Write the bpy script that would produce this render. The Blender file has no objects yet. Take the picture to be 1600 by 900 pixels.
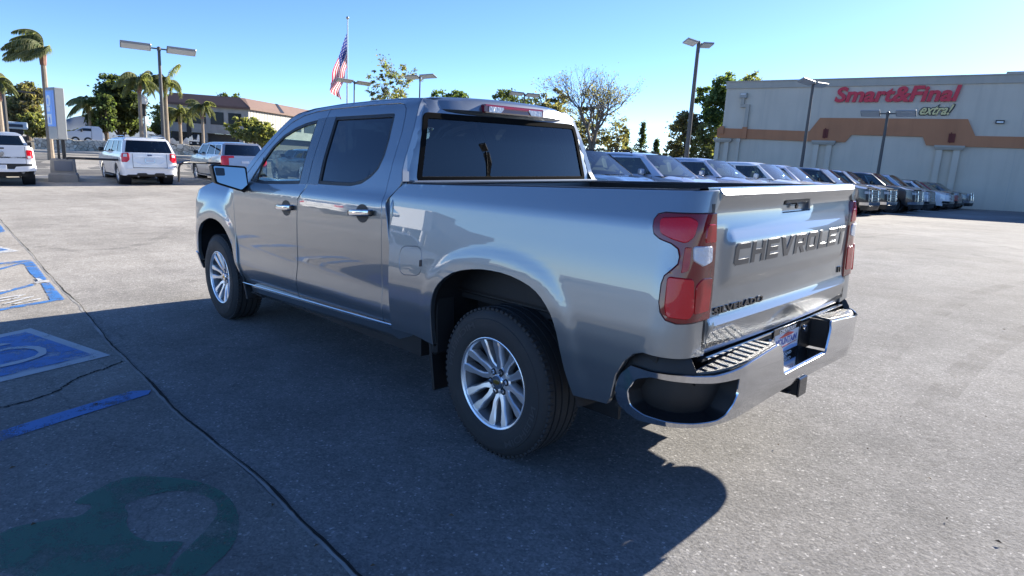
import bpy, math, random
import numpy as np
from mathutils import Vector, Matrix, Quaternion
from mathutils.geometry import delaunay_2d_cdt

# ------------------------------------------------------------------ camera, sky, sun, exposure
SC = bpy.context.scene
COL = SC.collection
CAM_C = np.array([-2.23271, 3.11991, 1.49634])
CAM_R = np.array([[-0.6980143, 0.1793251, -0.6932665], [-0.7138532, -0.0979007, 0.6934184], [0.056476, 0.9789065, 0.1963479]])
RT = np.array([[0.9997773, -0.0002832, 0.0210995], [-0.0002832, 0.9996398, 0.0268382], [-0.0210995, -0.0268382, 0.9994171]])
FPX = 983.284
cam_d = bpy.data.cameras.new('camera'); cam = bpy.data.objects.new('camera', cam_d); COL.objects.link(cam)
cam_d.sensor_width = 36.0; cam_d.lens = 36.0 * FPX / 1600.0
cam_d.clip_start = 0.05; cam_d.clip_end = 9000
cam.matrix_world = Matrix.Translation(Vector(CAM_C)) @ Matrix(CAM_R.tolist()).to_4x4()
SC.camera = cam

SUN_EL = math.radians(22.8)
SUN_DIR_XY = (0.045, 1.0)                 # horizontal travel of the light
wd = bpy.data.worlds.new('World'); SC.world = wd; wd.use_nodes = True
wn = wd.node_tree.nodes; wl = wd.node_tree.links
sky = wn.new('ShaderNodeTexSky'); sky.sky_type = 'NISHITA'; sky.sun_disc = False
sky.sun_elevation = SUN_EL
sky.sun_rotation = math.atan2(-SUN_DIR_XY[0], -SUN_DIR_XY[1])
sky.air_density = 0.6; sky.dust_density = 0.1; sky.ozone_density = 3.6; sky.altitude = 0
bg = wn['Background']; bg.inputs['Strength'].default_value = 0.090
hs = wn.new('ShaderNodeHueSaturation'); hs.inputs['Saturation'].default_value = 1.10; hs.inputs['Hue'].default_value = 0.506
wl.new(sky.outputs[0], hs.inputs['Color']); wl.new(hs.outputs[0], bg.inputs[0])
sl = bpy.data.lights.new('sun', 'SUN'); sl.energy = 4.7; sl.angle = math.radians(0.53); sl.color = (1.0, 0.93, 0.82)
so = bpy.data.objects.new('sun', sl); COL.objects.link(so)
_d = Vector((SUN_DIR_XY[0] * math.cos(SUN_EL), SUN_DIR_XY[1] * math.cos(SUN_EL), -math.sin(SUN_EL))).normalized()
so.rotation_euler = _d.to_track_quat('-Z', 'Y').to_euler(); so.location = (0, -30, 30)
SC.view_settings.view_transform = 'Standard'; SC.view_settings.look = 'None'
SC.view_settings.exposure = 1.6; SC.view_settings.gamma = 1.0
SC.view_settings.use_curve_mapping = False
SC.cycles.max_bounces = 8; SC.cycles.transparent_max_bounces = 24; SC.cycles.glossy_bounces = 5
SC.cycles.caustics_reflective = False; SC.cycles.caustics_refractive = False
SC.cycles.sample_clamp_indirect = 6
SC.cycles.use_denoising = True

rnd = random.Random(7)
RNG = np.random.default_rng(11)
PI = math.pi

def ray(u, v): return CAM_R @ np.array([(u - 800) / FPX, (450 - v) / FPX, -1.0])
def at(u, v, D):
    """point seen at photo pixel (u, v), D metres away horizontally"""
    r = ray(u, v); return CAM_C + r * (D / math.hypot(r[0], r[1]))

# lot height: a gently tilted slab that levels out, street beyond rises again
STN = np.array([0.966, -0.258])
def sst(t): t = np.clip(t, 0, 1); return t * t * (3 - 2 * t)
def G(x, y):
    x = np.asarray(x, float); y = np.asarray(y, float)
    z = -0.5 * np.tanh(0.02111 * x / 0.5) + 0.25 * np.tanh(-y * 0.02685 / 0.25)
    p = (x - CAM_C[0]) * STN[0] + (y - CAM_C[1]) * STN[1]
    return z + 0.62 * sst((p - 33) / 22.0)
def ground_pt(u, v, dz=0.0):
    r = ray(u, v); t = 3.0
    for _ in range(60):
        P = CAM_C + r * t; e = P[2] - (float(G(P[0], P[1])) + dz); t += e / max(0.02, -r[2]) * 0.9
        t = min(t, 900)
    return CAM_C + r * t

# ------------------------------------------------------------------ materials
MATS = {}
def nmat(name):
    m = bpy.data.materials.new(name); m.use_nodes = True; return m, m.node_tree.nodes, m.node_tree.links
def pmat(name, col, rough=0.5, metal=0.0, coat=0.0, coatr=0.03, spec=0.5, emit=None, coatior=1.55, noise=0.0, nscale=8.0, bump=0.0, bscale=60.0, rvar=0.0, flake=0.0):
    if name in MATS: return MATS[name]
    m, N, L = nmat(name); b = N['Principled BSDF']; b.inputs['Coat IOR'].default_value = coatior
    b.inputs['Base Color'].default_value = (*col, 1); b.inputs['Roughness'].default_value = rough
    b.inputs['Metallic'].default_value = metal; b.inputs['Coat Weight'].default_value = coat
    b.inputs['Coat Roughness'].default_value = coatr; b.inputs['Specular IOR Level'].default_value = spec
    if emit: b.inputs['Emission Color'].default_value = (*emit[0], 1); b.inputs['Emission Strength'].default_value = emit[1]
    if noise or bump or rvar or flake:
        tc = N.new('ShaderNodeTexCoord')
    if noise:
        n = N.new('ShaderNodeTexNoise'); n.inputs['Scale'].default_value = nscale; n.inputs['Detail'].default_value = 6
        L.new(tc.outputs['Object'], n.inputs['Vector'])
        r = N.new('ShaderNodeMapRange'); r.inputs[1].default_value = 0.25; r.inputs[2].default_value = 0.75
        r.inputs[3].default_value = 1 - noise; r.inputs[4].default_value = 1 + noise
        L.new(n.outputs['Fac'], r.inputs[0])
        v = N.new('ShaderNodeVectorMath'); v.operation = 'SCALE'; v.inputs[0].default_value = col
        L.new(r.outputs[0], v.inputs['Scale']); L.new(v.outputs[0], b.inputs['Base Color'])
    if rvar:
        n = N.new('ShaderNodeTexNoise'); n.inputs['Scale'].default_value = 5; n.inputs['Detail'].default_value = 5
        L.new(tc.outputs['Object'], n.inputs['Vector'])
        r = N.new('ShaderNodeMapRange'); r.inputs[1].default_value = 0.3; r.inputs[2].default_value = 0.7
        r.inputs[3].default_value = max(0, rough - rvar); r.inputs[4].default_value = rough + rvar
        L.new(n.outputs['Fac'], r.inputs[0]); L.new(r.outputs[0], b.inputs['Roughness'])
    if bump:
        n = N.new('ShaderNodeTexNoise'); n.inputs['Scale'].default_value = bscale; n.inputs['Detail'].default_value = 4
        L.new(tc.outputs['Object'], n.inputs['Vector'])
        bp = N.new('ShaderNodeBump'); bp.inputs['Strength'].default_value = bump; bp.inputs['Distance'].default_value = 0.01
        L.new(n.outputs['Fac'], bp.inputs['Height']); L.new(bp.outputs[0], b.inputs['Normal'])
    if flake:
        vo = N.new('ShaderNodeTexVoronoi'); vo.inputs['Scale'].default_value = 900
        L.new(tc.outputs['Object'], vo.inputs['Vector'])
        vm = N.new('ShaderNodeVectorMath'); vm.operation = 'SUBTRACT'; vm.inputs[1].default_value = (.5, .5, .5)
        L.new(vo.outputs['Color'], vm.inputs[0])
        vs = N.new('ShaderNodeVectorMath'); vs.operation = 'SCALE'; vs.inputs['Scale'].default_value = flake
        L.new(vm.outputs[0], vs.inputs[0])
        ge = N.new('ShaderNodeNewGeometry'); va = N.new('ShaderNodeVectorMath'); va.operation = 'ADD'
        L.new(ge.outputs['Normal'], va.inputs[0]); L.new(vs.outputs[0], va.inputs[1])
        vn = N.new('ShaderNodeVectorMath'); vn.operation = 'NORMALIZE'; L.new(va.outputs[0], vn.inputs[0])
        L.new(vn.outputs[0], b.inputs['Normal'])
    MATS[name] = m; return m

def glassmat(name, tint, gloss=(1, 1, 1), ior=1.5, rough=0.0):
    if name in MATS: return MATS[name]
    m, N, L = nmat(name); N.remove(N['Principled BSDF']); out = N['Material Output']
    t = N.new('ShaderNodeBsdfTransparent'); t.inputs[0].default_value = (*tint, 1)
    g = N.new('ShaderNodeBsdfGlossy'); g.inputs['Roughness'].default_value = rough; g.inputs['Color'].default_value = (*gloss, 1)
    f = N.new('ShaderNodeFresnel'); f.inputs[0].default_value = ior
    x = N.new('ShaderNodeMixShader'); L.new(f.outputs[0], x.inputs[0]); L.new(t.outputs[0], x.inputs[1]); L.new(g.outputs[0], x.inputs[2])
    L.new(x.outputs[0], out.inputs[0]); MATS[name] = m; return m

# ------------------------------------------------------------------ mesh helpers
def empty(name, loc=(0, 0, 0), rz=0.0, label=None, cat=None, group=None, kind=None, M=None):
    o = bpy.data.objects.new(name, None); COL.objects.link(o); o.empty_display_size = 0.2
    if M is not None: o.matrix_world = M
    else: o.location = loc; o.rotation_euler = (0, 0, rz)
    return tag(o, label, cat, group, kind)
def tag(o, label=None, cat=None, group=None, kind=None):
    if label: o['label'] = label
    if cat: o['category'] = cat
    if group: o['group'] = group
    if kind: o['kind'] = kind
    return o

class MB:
    def __init__(s): s.v = []; s.f = []; s.mi = []; s.m = []
    def mid(s, mat):
        if mat not in s.m: s.m.append(mat)
        return s.m.index(mat)
    def add(s, verts, faces, mat):
        o = len(s.v); s.v.extend([tuple(map(float, p)) for p in verts]); k = s.mid(mat)
        for f in faces: s.f.append(tuple(i + o for i in f)); s.mi.append(k)
    def box(s, c, d, mat, R=None, ch=0.0):
        x, y, z = [q / 2 for q in d]; pts = []; faces = []
        if ch > 0:
            ch = min(ch, x * .9, y * .9, z * .9)
            for sx in (-1, 1):
                for sy in (-1, 1):
                    for sz in (-1, 1):
                        pts += [(sx * x, sy * (y - ch), sz * (z - ch)), (sx * (x - ch), sy * y, sz * (z - ch)), (sx * (x - ch), sy * (y - ch), sz * z)]
            def vi(a, b, c_, k): return ((a * 2 + b) * 2 + c_) * 3 + k
            for a in (0, 1):
                F = [vi(a, 0, 0, 0), vi(a, 1, 0, 0), vi(a, 1, 1, 0), vi(a, 0, 1, 0)]; faces.append(F if a else F[::-1])
                F = [vi(0, a, 0, 1), vi(0, a, 1, 1), vi(1, a, 1, 1), vi(1, a, 0, 1)]; faces.append(F if a else F[::-1])
                F = [vi(0, 0, a, 2), vi(1, 0, a, 2), vi(1, 1, a, 2), vi(0, 1, a, 2)]; faces.append(F if a else F[::-1])
            for a in (0, 1):
                for b in (0, 1):
                    faces.append([vi(a, b, 0, 0), vi(a, b, 1, 0), vi(a, b, 1, 1), vi(a, b, 0, 1)])
                    faces.append([vi(a, 0, b, 0), vi(a, 1, b, 0), vi(a, 1, b, 2), vi(a, 0, b, 2)])
                    faces.append([vi(0, a, b, 1), vi(1, a, b, 1), vi(1, a, b, 2), vi(0, a, b, 2)])
                    for c_ in (0, 1): faces.append([vi(a, b, c_, 0), vi(a, b, c_, 1), vi(a, b, c_, 2)])
        else:
            pts = [(a * x, b * y, c_ * z) for a in (-1, 1) for b in (-1, 1) for c_ in (-1, 1)]
            faces = [(0, 1, 3, 2), (4, 6, 7, 5), (0, 4, 5, 1), (2, 3, 7, 6), (0, 2, 6, 4), (1, 5, 7, 3)]
        P = []
        for p in pts:
            q = Vector(p)
            if R is not None: q = R @ q
            P.append((q.x + c[0], q.y + c[1], q.z + c[2]))
        s.add(P, faces, mat)
    def tube(s, pts, rad, mat, n=8, cap=True):
        pts = [Vector(p) for p in pts]; m = len(pts)
        if not hasattr(rad, '__len__'): rad = [rad] * m
        V = []; Fc = []; up = None
        for i, p in enumerate(pts):
            t = (pts[min(i + 1, m - 1)] - pts[max(i - 1, 0)]).normalized()
            if up is None:
                up = Vector((0, 0, 1)) if abs(t.z) < .9 else Vector((1, 0, 0))
            a = t.cross(up)
            if a.length < 1e-4: a = t.cross(Vector((1, 0, 0)))
            a.normalize(); b = a.cross(t).normalized(); up = b
            for k in range(n):
                w = 2 * PI * k / n; q = p + (a * math.cos(w) + b * math.sin(w)) * rad[i]; V.append(tuple(q))
        for i in range(m - 1):
            for k in range(n):
                k2 = (k + 1) % n; Fc.append((i * n + k, i * n + k2, (i + 1) * n + k2, (i + 1) * n + k))
        if cap: Fc.append(tuple(range(n))[::-1]); Fc.append(tuple((m - 1) * n + k for k in range(n)))
        s.add(V, Fc, mat)
    def lathe(s, prof, mat, n=24, O=(0, 0, 0), axis='z', cap=True):
        """prof: list of (r, h) from low h to high h"""
        V = []; Fc = []; m = len(prof)
        for r, h in prof:
            for k in range(n):
                w = 2 * PI * k / n; c, d = r * math.cos(w), r * math.sin(w)
                p = (c, d, h) if axis == 'z' else ((d, h, c) if axis == 'y' else (h, c, d))
                V.append((p[0] + O[0], p[1] + O[1], p[2] + O[2]))
        for i in range(m - 1):
            for k in range(n):
                k2 = (k + 1) % n; Fc.append((i * n + k, i * n + k2, (i + 1) * n + k2, (i + 1) * n + k))
        if cap and prof[0][0] > 1e-5: Fc.append(tuple(range(n))[::-1])
        if cap and prof[-1][0] > 1e-5: Fc.append(tuple((m - 1) * n + k for k in range(n)))
        s.add(V, Fc, mat)
    def prism(s, poly, z0, z1, mat, fn=None):
        """poly (a,b) extruded z0..z1; fn maps (a,b,c)->xyz"""
        n = len(poly); fn = fn or (lambda a, b, c: (a, b, c))
        V = [fn(a, b, z0) for a, b in poly] + [fn(a, b, z1) for a, b in poly]
        Fc = [tuple(range(n))[::-1], tuple(range(n, 2 * n))] + [(i, (i + 1) % n, n + (i + 1) % n, n + i) for i in range(n)]
        s.add(V, Fc, mat)
    def grid(s, fn, us, vs, mat, flip=False):
        V = [fn(u, v) for u in us for v in vs]; n = len(vs); Fc = []
        for i in range(len(us) - 1):
            for j in range(n - 1):
                q = (i * n + j, (i + 1) * n + j, (i + 1) * n + j + 1, i * n + j + 1); Fc.append(q[::-1] if flip else q)
        s.add(V, Fc, mat)
    def obj(s, name, parent=None, smooth=35, loc=None, rz=None):
        me = bpy.data.meshes.new(name); me.from_pydata(s.v, [], s.f); me.validate(verbose=False)
        for m in s.m: me.materials.append(m)
        if len(s.m) > 1 and len(me.polygons) == len(s.mi): me.polygons.foreach_set('material_index', s.mi)
        if smooth is not None:
            me.polygons.foreach_set('use_smooth', [True] * len(me.polygons))
            try: me.set_sharp_from_angle(angle=math.radians(smooth))
            except Exception: pass
        o = bpy.data.objects.new(name, me); COL.objects.link(o)
        if parent is not None: o.parent = parent
        if loc is not None: o.location = loc
        if rz is not None: o.rotation_euler = (0, 0, rz)
        return o

def copy_tree(o, parent=None):
    c = o.copy(); COL.objects.link(c); c.parent = parent
    for ch in list(o.children): copy_tree(ch, c)
    return c

def inpoly(P, poly):
    P = np.asarray(P, float); poly = np.asarray(poly, float); x, y = P[:, 0], P[:, 1]
    ins = np.zeros(len(P), bool); j = len(poly) - 1
    for i in range(len(poly)):
        xi, yi = poly[i]; xj, yj = poly[j]
        c = ((yi > y) != (yj > y))
        with np.errstate(divide='ignore', invalid='ignore'):
            c &= x < (xj - xi) * (y - yi) / (yj - yi + 1e-30) + xi
        ins ^= c; j = i
    return ins
def edist(P, poly):
    P = np.asarray(P, float); A = np.asarray(poly, float); B = np.roll(A, -1, 0); d = np.full(len(P), 1e9)
    for a, b in zip(A, B):
        ab = b - a; t = np.clip(((P - a) @ ab) / max(ab @ ab, 1e-12), 0, 1)
        d = np.minimum(d, np.hypot(*(P - (a + t[:, None] * ab)).T))
    return d
def densify(poly, step):
    out = []
    for i in range(len(poly)):
        a = np.array(poly[i], float); b = np.array(poly[(i + 1) % len(poly)], float)
        n = max(1, int(math.ceil(np.hypot(*(b - a)) / step)))
        for k in range(n): out.append(tuple(a + (b - a) * k / n))
    return out
def fillet(poly, r, n=4):
    out = []; m = len(poly)
    for i in range(m):
        p0, p1, p2 = [np.array(poly[(i + k) % m], float) for k in (-1, 0, 1)]
        rr = r[i] if hasattr(r, '__len__') else r
        a = p0 - p1; b = p2 - p1; la, lb = np.hypot(*a), np.hypot(*b)
        t = min(rr, la * .45, lb * .45)
        if t < 1e-4: out.append(tuple(p1)); continue
        A = p1 + a / la * t; B = p1 + b / lb * t
        for k in range(n + 1):
            w = k / n; out.append(tuple((1 - w) ** 2 * A + 2 * w * (1 - w) * p1 + w * w * B))
    return out
def area(poly):
    a = np.asarray(poly); return 0.5 * np.sum(a[:, 0] * np.roll(a[:, 1], -1) - np.roll(a[:, 0], -1) * a[:, 1])
def smoothpoly(poly, it=2):
    """Chaikin"""
    for _ in range(it):
        q = []
        for i in range(len(poly)):
            a = np.array(poly[i]); b = np.array(poly[(i + 1) % len(poly)])
            q += [tuple(a * .75 + b * .25), tuple(a * .25 + b * .75)]
        poly = q
    return poly
def inset(poly, d):
    """move a CCW polygon's vertices inwards by d"""
    a = np.asarray(poly, float)
    if area(a) < 0: a = a[::-1]
    out = []
    for i in range(len(a)):
        e1 = a[i] - a[i - 1]; e2 = a[(i + 1) % len(a)] - a[i]
        n1 = np.array([-e1[1], e1[0]]) / max(1e-9, np.hypot(*e1)); n2 = np.array([-e2[1], e2[0]]) / max(1e-9, np.hypot(*e2))
        n = n1 + n2; l = np.hypot(*n); n = n / max(l, 1e-6); c = max(.35, n @ n1)
        out.append(tuple(a[i] + n * d / c))
    return out

def cdt(outline, holes=(), grid=0.035, edge=None, jitter=0.0):
    edge = edge or grid
    O_ = densify(outline, edge); H_ = [densify(h, edge) for h in holes]
    pts = list(O_); edges = [(i, (i + 1) % len(O_)) for i in range(len(O_))]
    for h in H_:
        k = len(pts); pts += h; edges += [(k + i, k + (i + 1) % len(h)) for i in range(len(h))]
    a = np.array(O_); x0, y0 = a.min(0); x1, y1 = a.max(0)
    gx, gy = np.meshgrid(np.arange(x0 + grid * .5, x1, grid), np.arange(y0 + grid * .5, y1, grid)); Gp = np.c_[gx.ravel(), gy.ravel()]
    if len(Gp):
        ok = inpoly(Gp, O_) & (edist(Gp, O_) > grid * .45)
        for h in H_: ok &= ~inpoly(Gp, h) & (edist(Gp, h) > grid * .45)
        pts += [tuple(p) for p in Gp[ok]]
    r = delaunay_2d_cdt([Vector(p) for p in pts], edges, [], 0, 1e-7)
    V = np.array([tuple(p) for p in r[0]]); F = [tuple(f) for f in r[2]]
    C = np.array([V[list(f)].mean(0) for f in F])
    ok = inpoly(C, O_)
    for h in H_: ok &= ~inpoly(C, h)
    F = [F[i] for i in range(len(F)) if ok[i]]
    # orient ccw
    F = [f if area(V[list(f)]) > 0 else f[::-1] for f in F]
    return V, F

def panel_mesh(mb, outline, fn, mat, holes=(), grid=0.035, edge=None, flange=0.018, flip=False, fmat=None, roll=0.004):
    """flat outline -> curved sheet fn(a, b, d) (d = depth behind the skin) with returned edges"""
    V, F = cdt(outline, holes, grid, edge)
    P = [fn(a, b, 0.0) for a, b in V]; n = len(P); Fc = list(F)
    cnt = {}
    for f in F:
        for i in range(len(f)):
            e = (f[i], f[(i + 1) % len(f)]); cnt[e] = 1
    bnd = [e for e in cnt if (e[1], e[0]) not in cnt]
    if flange:
        idx = {}
        nrm = {}
        for a_, b_ in bnd:      # outward 2d normal of the boundary (ccw => right side)
            d = V[b_] - V[a_]; l = np.hypot(*d) + 1e-9; w = np.array([d[1], -d[0]]) / l
            for q in (a_, b_): nrm[q] = nrm.get(q, 0) + w
        for q, w in nrm.items():
            l = np.hypot(*w) + 1e-9; w = w / l
            c = V[q] + w * roll * 0.7
            idx[q] = (len(P), len(P) + 1); P.append(fn(c[0], c[1], roll)); P.append(fn(c[0], c[1], flange))
        for a_, b_ in bnd:
            Fc.append((b_, a_, idx[a_][0], idx[b_][0])); Fc.append((idx[b_][0], idx[a_][0], idx[a_][1], idx[b_][1]))
    if flip: Fc = [f[::-1] for f in Fc]
    mb.add(P, Fc, mat)

_txt = {}
def text_mesh(s, size=1.0, bold=0.0, shear=0.0, ext=0.0, space=1.0, bevel=0.0):
    """text as (verts, faces), x right y up, centred on x"""
    c = bpy.data.curves.new('t', 'FONT'); c.body = s; c.size = size; c.offset = bold; c.shear = shear; c.extrude = ext
    c.space_character = space; c.align_x = 'LEFT'; c.bevel_depth = bevel; c.resolution_u = 4
    o = bpy.data.objects.new('t', c); COL.objects.link(o)
    dg = bpy.context.evaluated_depsgraph_get(); dg.update()
    me = bpy.data.meshes.new_from_object(o.evaluated_get(dg))
    V = np.array([tuple(v.co) for v in me.vertices]); F = [tuple(p.vertices) for p in me.polygons]
    bpy.data.objects.remove(o); bpy.data.curves.remove(c); bpy.data.meshes.remove(me)
    return V, F
def fit_text(s, x0, x1, y0, y1, **k):
    V, F = text_mesh(s, **k)
    a, b = V[:, :2].min(0), V[:, :2].max(0)
    V = V.copy(); V[:, 0] = x0 + (V[:, 0] - a[0]) / (b[0] - a[0]) * (x1 - x0); V[:, 1] = y0 + (V[:, 1] - a[1]) / (b[1] - a[1]) * (y1 - y0)
    return V, F
# ================================================================== the silver-grey crew-cab pickup (built in its own frame: x forward, y left, z up)
PAINT = pmat('grey_metallic_paint', (0.225, 0.252, 0.275), rough=0.34, metal=0.85, coat=1.0, coatr=0.004, coatior=1.85, flake=0.010)
BLK = pmat('black_plastic', (0.012, 0.012, 0.013), rough=0.45, bump=0.25, bscale=500)
BLKG = pmat('gloss_black_trim', (0.012, 0.013, 0.016), rough=0.12, coat=0.5)
TRIMG = pmat('pillar_trim_grey', (0.035, 0.04, 0.05), rough=0.25, coat=1.0, coatr=0.1)
CHR = pmat('chrome', (0.80, 0.81, 0.83), rough=0.06, metal=1.0)
CHR2 = pmat('satin_chrome', (0.62, 0.63, 0.65), rough=0.09, metal=1.0, rvar=0.03)
MACH = pmat('machined_alloy', (0.90, 0.91, 0.93), rough=0.36, metal=1.0)
ALLOY = pmat('painted_alloy', (0.62, 0.63, 0.65), rough=0.42, metal=0.9, coat=0.5)
RUB = pmat('tyre_rubber', (0.030, 0.030, 0.031), rough=0.72, bump=0.2, bscale=220, rvar=0.1)
RUBL = pmat('tyre_lettering', (0.055, 0.055, 0.058), rough=0.6)
RED = pmat('red_lens', (0.42, 0.001, 0.008), rough=0.08, spec=.3, coat=.5, coatr=0.0, noise=0.15, nscale=20)
REDD = pmat('dark_red_lens', (0.19, 0.001, 0.006), rough=0.05, coat=.6, coatr=0.0)
REDB = pmat('bright_red_lens', (0.62, 0.001, 0.012), rough=0.12, spec=.3, coat=.5, coatr=0.0, bump=0.1, bscale=160)
CLR = pmat('clear_lens', (0.62, 0.64, 0.68), rough=0.1, coat=1.0, coatr=0.0, bump=0.8, bscale=60)
UND = pmat('underbody', (0.015, 0.015, 0.016), rough=0.7, noise=0.3)
STEEL = pmat('bare_steel', (0.25, 0.24, 0.23), rough=0.5, metal=0.8, noise=0.2)
FAB = pmat('black_seat_fabric', (0.02, 0.02, 0.022), rough=0.85, bump=0.4, bscale=300)
GPRIV = glassmat('privacy_glass', (0.006, 0.008, 0.012), gloss=(.95, .97, 1), ior=1.75)
GREAR = glassmat('rear_window_glass', (0.16, 0.19, 0.21), gloss=(.95, .97, 1), ior=1.62)
GCLR = glassmat('door_glass', (0.55, 0.66, 0.64), ior=1.38)
GWS = glassmat('windshield_glass', (0.72, 0.80, 0.78), ior=1.45)
MIR = pmat('mirror_silver', (0.42, 0.50, 0.52), rough=0.01, metal=1.0)

def lut(pts, sig=.010):
    z = np.arange(0, 2.2, .002); a = np.array(pts); y = np.interp(z, a[:, 0], a[:, 1])
    k = np.exp(-.5 * (np.arange(-20, 21) * .002 / sig) ** 2); k /= k.sum()
    ys = np.convolve(np.pad(y, 20, mode='edge'), k, 'valid'); return lambda q: float(np.interp(q, z, ys))
YC = lut([(.30, .90), (.40, .935), (.46, .952), (.52, .972), (.60, .990), (.74, .978), (.90, .984), (1.05, .985), (1.2, .981), (1.262, .974), (1.31, .945), (1.5, .878), (1.85, .72), (1.90, .655), (1.95, .6)])
YB = lut([(.40, .975), (.55, 1.0), (.7, 1.012), (.8, 1.012), (.88, 1.007), (1.0, .992), (1.1, .978), (1.2, .963), (1.295, .950), (1.36, .926), (1.45, .894)], .005)
YF = lut([(.30, .90), (.46, .955), (.60, .990), (.74, .985), (.95, .985), (1.08, .975), (1.17, .945), (1.23, .905), (1.30, .86), (1.4, .80)], .016)
ARCH_R = [(.476, .40), (.476, .573), (.475, .64), (.469, .721), (.450, .79), (.405, .861), (.295, .937), (.14, .978), (-.006, .991), (-.142, .985), (-.272, .957), (-.355, .915), (-.421, .852), (-.463, .776), (-.49, .693), (-.514, .609), (-.56, .50), (-.58, .40)]
ARCH_F = [(4.20, .40), (4.19, .63), (4.176, .763), (4.11, .845), (4.02, .895), (3.85, .94), (3.68, .938), (3.55, .905), (3.448, .845), (3.36, .75), (3.32, .66), (3.27, .56), (3.235, .47), (3.22, .40)]
def curve_pts(p, n=3):
    p = [np.array(q, float) for q in p]; out = []
    for i in range(len(p) - 1):
        p0 = p[max(i - 1, 0)]; p1 = p[i]; p2 = p[i + 1]; p3 = p[min(i + 2, len(p) - 1)]
        for k in range(n):
            t = k / n; out.append(tuple(.5 * ((2 * p1) + (p2 - p0) * t + (2 * p0 - 5 * p1 + 4 * p2 - p3) * t * t + (3 * p1 - p0 - 3 * p2 + p3) * t ** 3)))
    out.append(tuple(p[-1])); return out
ARCH_R = curve_pts(ARCH_R, 2); ARCH_F = curve_pts(ARCH_F, 2)
def flare(s, z, arch, a, w=.05):
    d = float(edist([(s, z)], arch)[0])
    return a * float(1 - sst((d - .060) / w)) if z > .3 else 0
def cornered(s, ymax, xc, r, sg):
    """plan curve: straight for s on the cabin side of xc, then a rounded corner, then across"""
    q = (s - xc) * sg
    if q <= 0: return s, ymax, 0.0, 1.0
    a = min(q / r, PI / 2); ex = max(0.0, q - r * PI / 2)
    return xc + sg * r * math.sin(a), ymax - r + r * math.cos(a) - ex, sg * math.sin(a), math.cos(a)
def fB(sd):
    def f(s, z, d=0.0):
        x, y, nx, ny = cornered(s, 1.012, -.93, .13, -1)
        y -= (1.012 - YB(z)); y += flare(s, z, ARCH_R, .005) * ny
        return (x - nx * d, (y - ny * d) * sd, z)
    return f
def fC(sd):
    return lambda s, z, d=0.0: (s, (YC(z) - d) * sd, z)
def fF(sd):
    def f(s, z, d=0.0):
        x, y, nx, ny = cornered(s, .99, 4.20, .30, 1)
        k = min(1, max(0, (s - 3.28) / .25)); yy = YC(z) * (1 - k) + YF(z) * k
        y -= (.99 - yy) * (ny if s > 4.2 else 1); y += flare(s, z, ARCH_F, .015, .09) * ny
        if s > 4.2: x += .16 * (1 - min(1, max(0, y) / .70) ** 2) * min(1, (s - 4.2) / .47) - .10 * max(0, z - .95) - .12 * max(0, .55 - z)
        return (x - nx * d, (y - ny * d) * sd, z)
    return f

def mirror_pair(name, parent, build, smooth=35, label=None):
    out = []
    for sd in (1, -1):
        mb = MB(); build(mb, sd); out.append(mb.obj(name, parent, smooth))
    return out

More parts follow.
